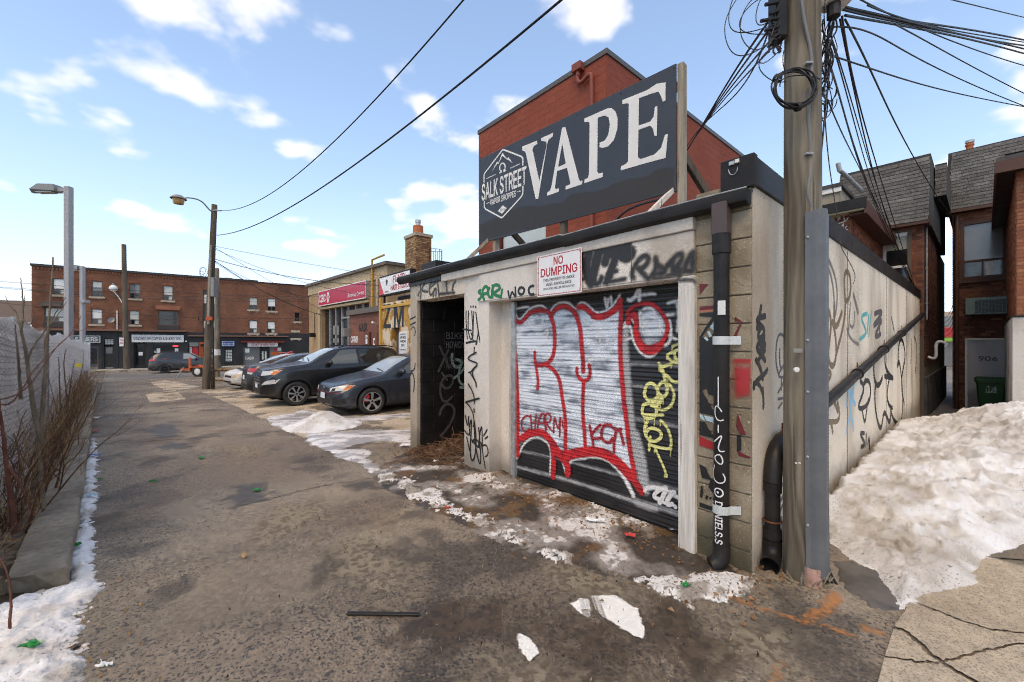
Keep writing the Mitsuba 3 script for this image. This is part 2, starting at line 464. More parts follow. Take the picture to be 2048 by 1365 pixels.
# shapes measured on the garage front (u, z), the garage side (v, z), the billboard (s, z) and the ground (x, y), in metres
GP = {'kerb_edge': [(-2.936,2.753),(-4.443,4.268),(-6.616,6.468),(-8.97,8.864),(-13.942,13.891),(-22.392,22.473)],'gutter_snow': [(-2.895,2.706),(-2.758,2.732),(-3.433,3.38),(-4.456,4.414),(-5.712,5.698),(-7.117,7.108),(-7.612,7.557),(-7.648,7.557),(-6.463,6.326),(-4.443,4.268)],'corner_snow': [(-3.016,2.829),(-2.756,2.743),(-2.451,2.428),(-2.21,2.135),(-1.959,1.839),(-2.553,1.79),(-3.32,2.328),(-3.211,2.505),(-3.052,2.628)],'ice_lobe': [(-5.67,9.444),(-5.777,9.839),(-5.481,10.092),(-5.566,10.836),(-5.136,10.737),(-4.513,9.922),(-4.186,9.839),(-3.619,9.872),(-3.106,10.092),(-2.487,10.358),(-2.331,9.709),(-2.861,9.294),(-3.435,9.01),(-4.141,8.551),(-4.257,8.194),(-4.474,8.194),(-4.982,8.614)],'ice_lobe_2': [(-3.901,7.66),(-3.904,7.918),(-3.462,8.137),(-2.822,8.369),(-1.995,8.31),(-1.626,6.771),(-1.998,7.176),(-2.44,7.236),(-2.693,7.062),(-2.739,6.814),(-2.556,6.808),(-2.317,6.753),(-2.19,6.494),(-2.147,6.102),(-1.905,5.854),(-1.801,5.637),(-1.776,5.268),(-1.957,5.47),(-2.056,5.608),(-2.084,5.776),(-2.264,5.938),(-2.549,6.077),(-2.827,6.466),(-3.179,6.856),(-3.546,7.192)],'slush': [(-1.597,7.051),(-1.835,5.364),(-1.381,4.513),(-0.786,3.976),(-0.361,3.57),(-0.055,3.263),(0.243,3.06),(0.545,2.9),(0.874,2.727),(1.187,2.619),(1.546,2.814),(1.723,3.005),(1.421,3.223),(1.507,3.669),(-0.065,5.404),(-0.72,6.354)],'edge_snow': [(-1.81,5.483),(-1.433,5.31),(-0.976,4.654),(-0.646,4.327),(-0.299,3.883),(-0.017,3.57),(0.299,3.263),(0.585,3.11),(0.594,2.971),(0.244,3.074),(-0.055,3.287),(-0.366,3.619),(-0.795,4.024),(-1.256,4.456)],'door_snow': [(0.885,2.814),(1.111,2.919),(1.337,2.951),(1.586,2.887),(1.614,2.814),(1.336,2.604),(1.097,2.487),(1.019,2.594)],'bank': [(3.086,4.124),(2.543,3.345),(2.525,3.147),(2.523,2.925),(2.416,2.688),(2.301,2.487),(2.494,2.506),(2.68,2.584),(2.951,2.645),(3.102,2.699),(3.207,2.826),(3.544,3.039),(3.91,3.169),(5.058,3.57)],'dark_ice': [(2.337,3.074),(2.475,3.039),(2.577,2.906),(2.449,2.619),(2.361,2.487),(2.27,2.459),(2.177,2.506),(2.166,2.699)],'slab_edge': [(1.493,1.743),(1.702,1.933),(1.924,2.135),(2.162,2.342),(2.348,2.473),(2.99,3.005)],'crack_a': [(2.101,2.322),(2.167,2.274),(2.135,2.095),(2.18,1.933),(2.217,1.743)],'crack_b': [(1.82,2.095),(1.952,2.088),(2.082,2.062),(2.165,2.075),(2.408,2.135),(2.713,2.199),(3.665,2.384)],'crack_c': [(2.388,2.554),(2.505,2.487),(2.608,2.338),(2.805,2.274),(3.336,2.17)],'lot': [(-11.881,15.905),(-12.638,18.934),(-10.126,21.887),(-5.892,26.576),(-1.562,7.047),(-3.603,7.402),(-4.722,8.446),(-6.475,10.256)],'patch_a': [(-14.001,15.832),(-13.745,16.977),(-10.59,13.481),(-11.02,12.634)],'patch_b': [(-19.068,21.86),(-19.94,23.848),(-14.016,18.643),(-13.667,17.399),(-14.26,17.054)],'paint_blob': [(0.494,2.614),(0.653,2.63),(0.737,2.506),(0.755,2.496),(0.729,2.274),(0.7,2.236),(0.652,2.274),(0.594,2.338),(0.528,2.423),(0.497,2.487)],'paint_blob_2': [(0.395,2.564),(0.425,2.594),(0.479,2.584),(0.471,2.459),(0.445,2.397),(0.378,2.487),(0.356,2.544)],'paint_blob_3': [(0.033,2.274),(0.076,2.259),(0.117,2.206),(0.139,2.135),(0.09,2.082),(0.061,2.115),(0.037,2.17)],'orange_a': [(1.37,2.619),(1.453,2.534),(1.537,2.473),(1.658,2.388),(1.763,2.338),(1.852,2.274)],'orange_b': [(2.053,2.645),(1.957,2.554),(1.896,2.506),(1.788,2.441),(1.692,2.388)],'orange_c': [(1.983,2.322),(2.017,2.29)],'orange_d': [(1.333,2.053),(1.267,1.991),(1.213,1.933)],'lane_crack': [(-2.789,4.179),(-2.489,4.452),(-2.207,4.771),(-1.926,4.933),(-1.624,5.106)],'lane_crack_2': [(-7.1,7.108),(-6.189,7.402),(-5.115,7.804),(-4.185,8.598)]}
SPRAY = {'red': [(0.065,[(2.711,1.898),(2.692,1.729),(2.657,1.464),(2.631,1.183),(2.62,0.903),(2.613,0.676),(2.62,0.482),(2.613,0.343),(2.61,0.265)]),(0.045,[(2.679,1.817),(2.668,1.605),(2.647,1.393)]),(0.05,[(2.7,1.969),(2.652,1.887),(2.587,1.846),(2.51,1.872),(2.422,1.936),(2.302,1.968),(2.185,1.965),(2.106,1.944),(2.073,1.891)]),(0.048,[(2.069,1.878),(2.025,1.78),(2.012,1.604),(2.034,1.476),(2.095,1.398),(2.185,1.362),(2.302,1.349)]),(0.038,[(2.323,1.501),(2.302,1.337),(2.273,1.206),(2.278,1.086)]),(0.045,[(2.185,1.362),(2.073,1.334),(1.975,1.256),(1.933,1.164),(1.902,1.01),(1.871,0.873),(1.856,0.673),(1.861,0.517),(1.848,0.442)]),(0.05,[(2.062,1.901),(2.008,1.958),(1.902,1.992),(1.82,1.974),(1.744,1.924),(1.701,1.861),(1.662,1.754),(1.643,1.604),(1.624,1.425),(1.621,1.318)]),(0.038,[(1.701,1.34),(1.691,1.272),(1.643,1.227),(1.587,1.225),(1.544,1.263),(1.533,1.325),(1.544,1.381)]),(0.042,[(1.615,1.217),(1.624,1.038),(1.624,0.889),(1.606,0.713),(1.594,0.522)]),(0.055,[(1.682,1.968),(1.606,1.963),(1.541,1.915),(1.477,1.872),(1.389,1.864),(1.287,1.895),(1.221,1.942),(1.179,2.001)]),(0.06,[(1.495,1.873),(1.389,1.858),(1.287,1.891),(1.221,1.929)]),(0.045,[(1.181,2.002),(1.173,1.878),(1.179,1.741),(1.181,1.576),(1.173,1.384),(1.157,1.221),(1.141,1.059),(1.11,0.859),(1.087,0.688),(1.056,0.532),(1.026,0.392)]),(0.05,[(1.094,1.79),(1.076,1.839),(1.033,1.863),(1.011,1.803),(1.018,1.697),(0.988,1.604),(0.937,1.541),(0.872,1.523),(0.802,1.55),(0.761,1.606)]),(0.06,[(1.003,1.683),(0.966,1.59),(0.901,1.552),(0.83,1.565),(0.795,1.578)]),(0.034,[(1.107,1.867),(1.033,1.934),(0.915,1.952),(0.83,1.927),(0.761,1.856),(0.715,1.768),(0.719,1.685),(0.759,1.61)]),(0.08,[(2.6,0.442),(2.472,0.521),(2.349,0.575),(2.208,0.598),(2.117,0.564),(2.029,0.502),(1.965,0.435),(1.898,0.378),(1.84,0.32),(1.828,0.23)]),(0.07,[(2.062,0.512),(2.029,0.358),(2.029,0.247),(2.038,0.149)]),(0.08,[(1.975,0.417),(1.902,0.369),(1.836,0.329)]),(0.1,[(1.923,0.412),(1.82,0.425),(1.701,0.471),(1.568,0.51),(1.424,0.534),(1.287,0.514),(1.173,0.46),(1.079,0.39)]),(0.07,[(1.168,0.449),(1.084,0.396),(1.013,0.333),(0.964,0.275)])],'rthin': [(0.022,[(2.403,0.748),(2.472,0.747),(2.543,0.668),(2.522,0.594),(2.467,0.576),(2.408,0.611)]),(0.022,[(2.386,0.772),(2.369,0.592)]),(0.022,[(2.297,0.787),(2.316,0.617)]),(0.02,[(2.378,0.682),(2.302,0.706)]),(0.022,[(2.273,0.607),(2.231,0.779),(2.185,0.818),(2.151,0.618)]),(0.02,[(2.25,0.694),(2.158,0.715)]),(0.022,[(2.129,0.655),(2.135,0.816),(2.073,0.808),(2.084,0.742),(2.129,0.728),(2.051,0.642)]),(0.022,[(2.025,0.631),(1.997,0.77),(1.961,0.688),(1.933,0.779),(1.939,0.605)]),(0.02,[(1.898,0.776),(1.891,0.707)]),(0.03,[(1.535,0.776),(1.486,0.579)]),(0.028,[(1.407,0.805),(1.513,0.666),(1.403,0.676)]),(0.03,[(1.307,0.814),(1.368,0.793),(1.389,0.69),(1.324,0.648),(1.267,0.697)]),(0.03,[(1.29,0.822),(1.221,0.785),(1.17,0.803)]),(0.03,[(1.218,0.786),(1.246,0.659),(1.246,0.573)]),(0.03,[(1.179,0.781),(1.141,0.664)])],'white': [(0.022,[(2.781,1.892),(2.746,1.73),(2.705,1.463),(2.684,1.18),(2.668,0.898),(2.663,0.669),(2.668,0.474),(2.668,0.333),(2.631,0.225),(2.548,0.355),(2.422,0.478),(2.302,0.528),(2.162,0.514),(2.088,0.459),(2.073,0.317),(2.077,0.155)]),(0.02,[(2.692,2.013),(2.631,1.93),(2.587,1.887),(2.522,1.912),(2.435,1.98),(2.302,2.022),(2.174,2.005),(2.084,1.951),(2.025,2.003),(1.902,2.034),(1.8,2.011),(1.711,1.96),(1.672,2.007),(1.596,2.004),(1.522,1.948),(1.459,1.908),(1.381,1.903),(1.304,1.93),(1.238,1.985),(1.186,2.05)]),(0.025,[(1.141,1.751),(1.082,1.757),(1.056,1.697),(1.033,1.617),(0.985,1.538),(0.904,1.487),(0.833,1.506),(0.783,1.565),(0.708,1.597),(0.682,1.69),(0.695,1.79)]),(0.022,[(1.944,0.373),(1.881,0.292),(1.836,0.21),(1.804,0.34),(1.701,0.408),(1.568,0.459)]),(0.026,[(1.568,0.456),(1.424,0.483),(1.301,0.464),(1.189,0.392),(1.122,0.326)]),(0.04,[(1.179,0.392),(1.115,0.325),(1.074,0.264),(1.044,0.219)]),(0.03,[(1.094,2.002),(1.033,2.017),(0.988,2.086),(0.981,1.986)]),(0.024,[(1.063,2.006),(0.915,2.033),(0.83,2.028)]),(0.022,[(1.355,2.036),(1.329,1.943),(1.317,2.026)]),(0.022,[(1.287,2.045),(1.274,1.953)]),(0.022,[(2.679,2.003),(2.548,2.021),(2.422,2.021)]),(0.02,[(2.29,1.913),(2.337,1.789),(2.243,1.77),(2.185,1.883),(2.208,1.769)]),(0.02,[(2.185,1.703),(2.117,1.742),(2.144,1.653)]),(0.02,[(1.125,1.787),(1.063,1.818),(1.036,1.788)]),(0.02,[(1.11,1.637),(1.056,1.65)]),(0.022,[(0.973,1.88),(0.959,1.748),(0.901,1.798)]),(0.02,[(0.937,1.904),(0.851,1.899),(0.83,1.808)]),(0.022,[(0.708,1.94),(0.594,1.962)]),(0.022,[(0.624,1.934),(0.617,1.817),(0.624,1.701)]),(0.02,[(0.748,1.836),(0.656,1.844)]),(0.018,[(1.495,1.844),(1.442,1.734),(1.41,1.604)]),(0.018,[(1.55,1.472),(1.535,1.399)]),(0.022,[(1.72,1.392),(1.711,1.332)]),(0.035,[(0.935,0.288),(0.915,0.31),(0.858,0.338),(0.775,0.347),(0.695,0.339),(0.592,0.302)]),(0.02,[(0.802,1.756),(0.695,1.665),(0.592,1.615)])],'haze': [(0.11,[(1.141,1.74),(1.154,1.576),(1.138,1.386),(1.122,1.17),(1.094,0.929),(1.056,0.693),(1.018,0.501)]),(0.1,[(1.033,0.772),(0.974,0.563),(0.944,0.394),(0.935,0.301)]),(0.06,[(1.013,0.165),(0.915,0.158),(0.821,0.169)]),(0.05,[(2.787,1.209),(2.626,1.183)]),(0.05,[(2.787,0.849),(2.6,0.844)]),(0.03,[(2.769,0.116),(2.262,0.138),(1.827,0.158),(1.448,0.165),(1.013,0.165),(0.775,0.174),(0.592,0.172)]),(0.03,[(2.661,0.316),(2.11,0.346),(1.569,0.36),(1.013,0.368),(0.592,0.375)]),(0.028,[(1.125,1.414),(0.915,1.415),(0.597,1.409)]),(0.028,[(1.063,0.906),(0.915,0.914),(0.597,0.903)]),(0.02,[(1.063,1.215),(0.597,1.214)])],'yellow': [(0.022,[(0.669,1.572),(0.592,1.606)]),(0.024,[(0.597,1.555),(0.688,1.516),(0.715,1.491),(0.682,1.455),(0.597,1.433)]),(0.024,[(0.649,1.517),(0.63,1.456),(0.598,1.494)]),(0.028,[(0.789,1.426),(0.755,1.364),(0.735,1.277)]),(0.028,[(0.675,1.424),(0.768,1.363),(0.708,1.317),(0.669,1.282),(0.597,1.284)]),(0.03,[(0.908,1.227),(0.886,1.099),(0.802,1.139),(0.83,1.233),(0.908,1.227)]),(0.03,[(0.872,1.1),(0.844,1.052),(0.775,1.098),(0.795,1.165)]),(0.028,[(0.789,1.236),(0.795,1.172),(0.748,1.144),(0.715,1.191),(0.728,1.259),(0.782,1.249)]),(0.024,[(0.701,1.255),(0.656,1.184),(0.669,1.096),(0.735,1.033),(0.802,1.038)]),(0.03,[(0.937,1.054),(0.789,1.109)]),(0.028,[(0.944,1.041),(0.915,0.94),(0.83,0.964),(0.844,1.065)]),(0.026,[(0.929,0.964),(0.755,0.986)]),(0.028,[(0.901,0.909),(0.922,0.795),(0.872,0.746),(0.795,0.765),(0.768,0.821),(0.83,0.855),(0.901,0.825)]),(0.024,[(0.775,0.933),(0.708,0.868),(0.679,0.773),(0.688,0.71)]),(0.024,[(0.886,0.711),(0.775,0.699),(0.682,0.711)]),(0.022,[(0.872,0.778),(0.884,0.653)]),(0.022,[(0.83,0.695),(0.775,0.592),(0.735,0.513),(0.721,0.466)])]}
SHUTTER_TAG = [(0.026,[(0.925,0.286),(0.915,0.31),(0.858,0.338),(0.784,0.345)]),(0.026,[(0.73,0.371),(0.821,0.297),(0.835,0.263),(0.784,0.256)]),(0.03,[(0.726,0.368),(0.739,0.319),(0.784,0.222)]),(0.03,[(0.652,0.351),(0.695,0.298),(0.717,0.237),(0.669,0.246)]),(0.02,[(0.748,0.241),(0.745,0.234)]),(0.026,[(0.645,0.234),(0.641,0.229)])]
FILL = {'silver': [[(2.7,1.915),(2.587,1.835),(2.472,1.893),(2.302,1.962),(2.117,1.937),(2.069,1.878),(2.008,1.946),(1.902,1.979),(1.8,1.957),(1.711,1.884),(1.672,1.957),(1.587,1.944),(1.477,1.865),(1.355,1.866),(1.254,1.91),(1.179,1.995),(1.17,1.741),(1.176,1.384),(1.141,1.059),(1.094,0.794),(1.051,0.533),(1.011,0.37),(1.094,0.403),(1.221,0.491),(1.407,0.533),(1.643,0.483),(1.84,0.416),(1.944,0.439),(2.117,0.559),(2.278,0.587),(2.472,0.524),(2.605,0.388),(2.626,0.727),(2.652,1.252),(2.684,1.605)],[(0.973,1.874),(0.865,1.906),(0.755,1.827),(0.735,1.704),(0.8,1.603),(0.922,1.59),(0.985,1.696)]]}
FLAT = {'header_spray': ('black_spray',[(0.032,[(4.672,2.55),(4.64,2.379),(4.652,2.293)]),(0.03,[(4.69,2.383),(4.728,2.337)]),(0.03,[(4.445,2.542),(4.602,2.425),(4.433,2.372)]),(0.03,[(4.247,2.496),(4.385,2.404),(4.339,2.315),(4.224,2.388),(4.202,2.292)]),(0.03,[(4.157,2.521),(4.113,2.284)]),(0.028,[(4.35,2.424),(4.069,2.511),(3.962,2.499)]),(0.03,[(3.92,2.494),(3.899,2.3)]),(0.03,[(4.113,2.307),(3.899,2.3),(3.717,2.294)]),(0.03,[(3.697,2.435),(3.757,2.364),(3.737,2.285)]),(0.05,[(4.529,2.528),(3.984,2.524)]),(0.028,[(4.27,2.286),(4.247,2.39)])]),'spur_tag': ('ink_green',[(0.03,[(3.081,2.261),(3.115,2.239),(3.065,2.204),(3.081,2.165),(3.123,2.148)]),(0.03,[(3.007,2.139),(3.024,2.271),(2.967,2.295),(2.927,2.251),(3.007,2.209)]),(0.03,[(2.903,2.269),(2.919,2.181),(2.872,2.158),(2.841,2.292)]),(0.03,[(2.841,2.155),(2.825,2.28),(2.749,2.292),(2.704,2.249),(2.794,2.209),(2.689,2.147)]),(0.026,[(2.66,2.226),(2.682,2.142)])]),'column_tag': ('ink_black',[(0.022,[(3.331,2.075),(3.329,2.074)]),(0.022,[(3.28,2.072),(3.278,2.071)]),(0.022,[(3.224,2.063),(3.222,2.062)]),(0.016,[(3.434,2.024),(3.438,1.918),(3.409,1.662)]),(0.016,[(3.383,2.021),(3.391,1.778)]),(0.016,[(3.376,1.989),(3.358,1.683),(3.322,1.651),(3.313,2.017)]),(0.016,[(3.266,2.003),(3.287,1.651)]),(0.016,[(3.322,1.735),(3.278,1.64)]),(0.018,[(3.22,1.991),(3.191,1.845),(3.128,1.609)]),(0.018,[(3.505,1.786),(3.322,1.766)]),(0.018,[(3.166,1.752),(3.208,1.588)]),(0.022,[(3.431,1.604),(3.2,1.614),(3.217,1.588)]),(0.016,[(3.252,1.547),(3.261,1.458)])]),'column_tag_low': ('ink_black',[(0.016,[(3.201,1.484),(3.347,1.382),(3.181,1.339),(3.242,1.287),(3.315,1.235),(3.368,1.22)]),(0.016,[(3.191,1.314),(3.284,1.212),(3.242,1.141),(3.201,1.046)]),(0.014,[(3.326,1.21),(3.201,1.095)]),(0.016,[(3.379,1.069),(3.263,0.943),(3.242,0.835)]),(0.018,[(3.432,0.827),(3.141,0.906)]),(0.014,[(3.443,0.826),(3.326,0.764),(3.263,0.673),(3.263,0.526)]),(0.02,[(3.251,0.754),(3.242,0.725)]),(0.016,[(3.443,0.65),(3.389,0.532),(3.368,0.647)]),(0.016,[(3.454,0.447),(3.357,0.412),(3.357,0.512)]),(0.016,[(3.411,0.366),(3.326,0.17)]),(0.016,[(3.357,0.512),(3.305,0.594),(3.326,0.145),(3.284,0.092),(3.242,0.602)]),(0.016,[(3.232,0.579),(3.201,0.243),(3.131,0.088),(3.151,0.531)]),(0.016,[(3.151,0.301),(3.091,0.552),(3.072,0.268)]),(0.016,[(3.326,0.368),(3.121,0.307),(3.181,0.368),(3.284,0.326)]),(0.014,[(3.101,0.358),(3.013,0.055)]),(0.018,[(2.975,0.534),(3.042,0.452)]),(0.018,[(2.962,0.454),(3.019,0.415)]),(0.016,[(3.062,0.318),(2.985,0.332),(2.956,0.267),(3.013,0.197)])]),'pillar_tag': ('ink_black',[(0.02,[(4.977,1.985),(4.818,2.016)]),(0.02,[(4.977,1.894),(4.818,1.927)]),(0.016,[(4.963,1.817),(4.857,1.852),(4.818,1.788),(4.844,1.725)]),(0.02,[(4.969,1.15),(4.844,1.202),(4.829,1.277)]),(0.02,[(4.985,0.875),(4.954,1.121),(4.891,1.109),(4.875,0.839)])]),'beam_tag': ('ink_black',[(0.02,[(2.554,2.201),(2.513,2.132),(2.486,2.183),(2.442,2.138),(2.43,2.23)]),(0.022,[(2.356,2.217),(2.368,2.161),(2.314,2.144),(2.281,2.187),(2.322,2.22),(2.351,2.211)]),(0.022,[(2.135,2.217),(2.207,2.191),(2.199,2.145),(2.135,2.129)])]),'beam_blob': ('black_spray',[(0.09,[(1.488,2.468),(1.513,2.273)]),(0.1,[(1.389,2.442),(1.414,2.299),(1.365,2.167)]),(0.11,[(1.26,2.469),(1.318,2.325),(1.353,2.195)]),(0.09,[(1.169,2.472),(1.203,2.337)]),(0.12,[(1.05,2.406),(0.977,2.358),(0.947,2.38)]),(0.1,[(1.203,2.459),(1.125,2.409),(1.072,2.437),(0.977,2.43)]),(0.08,[(1.082,2.402),(1.136,2.263),(1.181,2.166)]),(0.05,[(1.353,2.166),(1.271,2.157),(1.248,2.202)]),(0.035,[(1.214,2.151),(0.998,2.159)]),(0.035,[(1.115,2.237),(1.082,2.242)]),(0.03,[(1.513,2.213),(1.426,2.213)])]),'beam_name': ('black_spray',[(0.042,[(0.907,2.161),(0.912,2.233),(0.848,2.311),(0.781,2.327),(0.771,2.283),(0.867,2.235)]),(0.042,[(0.867,2.235),(0.771,2.137)]),(0.04,[(0.771,2.137),(0.706,2.205),(0.702,2.298)]),(0.04,[(0.702,2.298),(0.67,2.226),(0.625,2.186),(0.725,2.165)]),(0.04,[(0.625,2.186),(0.556,2.267),(0.497,2.299),(0.48,2.288),(0.556,2.177)]),(0.042,[(0.556,2.251),(0.547,2.184),(0.489,2.176)]),(0.042,[(0.407,2.284),(0.456,2.188),(0.448,2.163),(0.391,2.156)]),(0.046,[(0.391,2.29),(0.395,2.196)]),(0.024,[(0.608,2.143),(0.522,2.148),(0.439,2.154)]),(0.022,[(0.725,2.14),(0.617,2.135),(0.497,2.129),(0.505,2.098),(0.439,2.086),(0.376,2.063)])])}
SIDE = {'wall_tag': ('ink_black',[(0.022,[(0.16,1.864),(0.105,1.747),(0.083,1.707)]),(0.024,[(0.239,1.799),(0.083,1.762),(0.194,1.717)]),(0.02,[(0.194,1.717),(0.216,1.67),(0.116,1.637),(0.149,1.708)]),(0.02,[(0.216,1.678),(0.194,1.614),(0.083,1.582),(0.105,1.543),(0.239,1.581),(0.149,1.582)]),(0.024,[(0.105,1.551),(0.239,1.476)]),(0.02,[(0.239,1.549),(0.105,1.48)]),(0.022,[(0.062,1.481),(0.149,1.415),(0.194,1.342)]),(0.022,[(0.286,1.402),(0.171,1.359),(0.041,1.319),(0.019,1.29)]),(0.018,[(0.019,1.321),(0.127,1.298),(0.194,1.23),(0.205,1.132)]),(0.018,[(0.194,1.27),(0.205,1.221)])]),'wall_scrawl': ('ink_grey',[(0.012,[(0.534,1.374),(0.482,1.529),(0.534,1.649),(0.613,1.672),(0.695,1.633),(0.681,1.456)]),(0.012,[(0.573,1.554),(0.6,1.406),(0.695,1.438)]),(0.012,[(0.668,1.421),(0.56,1.338),(0.668,1.324),(0.534,1.215)]),(0.012,[(0.613,1.309),(0.613,1.231)]),(0.012,[(0.668,1.306),(0.681,1.217)]),(0.012,[(0.534,1.163),(0.668,1.16)]),(0.012,[(0.627,1.125),(0.547,1.093)]),(0.018,[(0.534,0.631),(0.613,0.676),(0.681,0.61),(0.56,0.556)]),(0.018,[(0.668,0.56),(0.547,0.508),(0.668,0.454),(0.668,0.392),(0.56,0.358)]),(0.016,[(0.681,0.318),(0.586,0.273),(0.547,0.215)]),(0.016,[(0.613,0.213),(0.654,0.026)])]),'brown_bubble': ('grey_spray',[(0.05,[(1.976,2.426),(2.255,2.267),(2.366,2.007)]),(0.05,[(2.112,2.461),(2.481,2.198),(2.404,1.9)])]),'brown_outline': ('ink_brown',[(0.035,[(1.989,1.916),(2.112,1.939),(2.219,1.786),(2.112,1.47),(2.292,1.359),(2.442,1.463),(2.292,1.824)]),(0.035,[(2.442,1.463),(2.723,1.724),(2.894,2.039),(2.851,2.346),(2.983,2.439),(3.167,2.379),(3.167,2.217),(2.894,2.097)]),(0.03,[(1.989,1.336),(2.219,1.273),(2.043,1.213)]),(0.035,[(2.366,2.007),(2.404,1.791),(2.723,1.952)]),(0.03,[(2.03,0.956),(2.255,1.005),(2.52,0.851)]),(0.03,[(2.52,0.944),(2.6,0.787),(2.255,0.773)]),(0.03,[(2.043,0.731),(2.183,0.782),(2.292,0.662)])]),'smoke_tag': ('grey_spray',[(0.08,[(3.36,2.191),(3.616,1.997)]),(0.05,[(3.167,2.075),(3.074,1.77)]),(0.04,[(3.41,1.986),(3.36,1.818),(3.167,1.813)]),(0.04,[(2.983,1.768),(3.167,1.671),(3.669,1.589)])]),'dark_tag': ('ink_grey',[(0.04,[(4.836,2.032),(5.355,2.031),(4.766,1.858),(5.434,1.955),(4.978,1.763),(5.355,1.744)]),(0.03,[(5.201,2.101),(5.277,1.717)]),(0.03,[(6.493,2.052),(6.795,1.825)]),(0.03,[(9.486,1.693),(9.328,1.178)]),(0.03,[(9.979,1.735),(10.51,1.461),(10.152,0.919)])]),'teal_tag': ('ink_teal',[(0.03,[(4.244,2.005),(3.89,1.899),(4.122,1.794),(3.723,1.655)]),(0.03,[(4.369,1.987),(4.244,1.75)]),(0.03,[(4.563,2.043),(4.369,1.706)])]),'blue_tag': ('ink_blue',[(0.035,[(3.074,1.131),(2.983,0.88)]),(0.035,[(3.262,1.14),(3.167,0.781),(3.41,1.151)]),(0.03,[(3.074,1.051),(3.461,0.833)]),(0.03,[(2.983,0.564),(3.167,0.721),(3.36,0.532)])]),'bird_tag': ('ink_black',[(0.035,[(3.778,1.108),(3.947,0.942),(3.669,0.792),(4.369,0.792),(4.497,0.97),(4.004,1.05)]),(0.03,[(4.122,1.11),(3.947,1.031)]),(0.03,[(3.89,0.747),(4.122,0.564),(4.244,0.734),(4.432,0.809)])]),'bubble_tag': ('ink_black',[(0.045,[(5.763,1.505),(5.051,1.461),(4.766,1.269),(4.836,1.069),(5.514,1.057)]),(0.045,[(6.025,1.586),(5.849,1.23),(6.592,0.998),(5.763,1.07)]),(0.045,[(7.336,1.208),(7.451,1.584),(7.933,1.65),(8.321,1.345),(7.933,1.023),(8.189,0.405)]),(0.045,[(4.906,0.966),(4.978,0.535),(5.434,0.299),(5.679,0.482),(6.208,0.282),(6.396,0.46)]),(0.04,[(6.396,0.46),(7.224,0.124),(7.933,0.265),(7.687,1.067),(7.224,1.181)]),(0.04,[(6.301,1.042),(6.025,0.722),(6.592,0.469)])]),'low_name': ('ink_black',[(0.03,[(4.045,0.394),(3.807,0.402),(4.045,0.27),(3.834,0.249)]),(0.03,[(4.192,0.359),(4.148,0.211)]),(0.03,[(4.298,0.215),(4.391,0.273),(4.422,0.138)])])}
BLOCKART = {'ink_maroon': [[(0.362,2.05),(0.294,2.043),(0.36,1.966)],[(0.36,1.878),(0.222,1.881),(0.222,1.855),(0.36,1.85)],[(0.108,1.791),(0.057,1.749),(0.101,1.645),(0.116,1.653),(0.072,1.746),(0.112,1.763)],[(0.229,1.395),(0.286,1.334),(0.229,1.265)],[(0.101,1.008),(0.09,1.1),(0.036,0.96),(0.072,0.954)],[(0.094,0.848),(0.057,0.824),(0.0,0.808),(0.022,0.796),(0.086,0.803)]],'ink_orange': [[(0.36,1.847),(0.222,1.854),(0.222,1.837),(0.36,1.83)],[(0.229,1.451),(0.246,1.434),(0.286,1.334),(0.266,1.36),(0.234,1.402)]],'ink_black': [[(0.36,1.825),(0.224,1.831),(0.258,1.769),(0.343,1.647),(0.31,1.631),(0.229,1.695),(0.229,1.216),(0.294,1.218),(0.36,1.463),(0.36,1.648),(0.266,1.794),(0.36,1.807)],[(0.36,1.463),(0.229,1.468),(0.229,1.305),(0.343,1.247),(0.246,1.076),(0.229,1.078),(0.229,1.062),(0.36,1.074)],[(0.36,1.011),(0.319,1.009),(0.27,0.921),(0.36,0.906)],[(0.36,0.906),(0.229,0.928),(0.229,0.895)],[(0.339,0.53),(0.331,0.478),(0.343,0.433),(0.356,0.438),(0.35,0.515)],[(0.31,0.463),(0.29,0.457),(0.306,0.427),(0.319,0.436)],[(0.282,0.457),(0.268,0.454),(0.278,0.435),(0.288,0.441)],[(0.258,0.457),(0.246,0.452),(0.256,0.437),(0.263,0.443)],[(0.36,0.684),(0.31,0.666),(0.286,0.606),(0.229,0.571),(0.229,0.49),(0.266,0.496),(0.294,0.53),(0.278,0.583),(0.343,0.584)],[(0.36,0.395),(0.294,0.389),(0.229,0.392),(0.229,0.368),(0.286,0.359),(0.36,0.362)],[(0.094,0.95),(0.068,0.954),(0.064,0.846),(0.094,0.833)]],'ink_skyblue': [[(0.229,1.792),(0.282,1.721),(0.258,1.696),(0.229,1.727)],[(0.302,1.684),(0.286,1.692),(0.266,1.655),(0.282,1.643)],[(0.327,1.639),(0.314,1.651),(0.29,1.626),(0.302,1.616)],[(0.358,1.066),(0.335,1.056),(0.314,1.013),(0.352,1.033)],[(0.327,1.057),(0.229,1.05),(0.229,0.973),(0.266,1.016),(0.306,1.019)]],'ink_red': [[(0.36,0.898),(0.229,0.859),(0.229,0.806),(0.36,0.827)]]}
PINKPATCH = [[(0.114,1.605),(0.004,1.552),(0.004,1.46),(0.114,1.456)],[(0.114,1.428),(0.004,1.433),(0.018,1.244),(0.101,1.22)]]
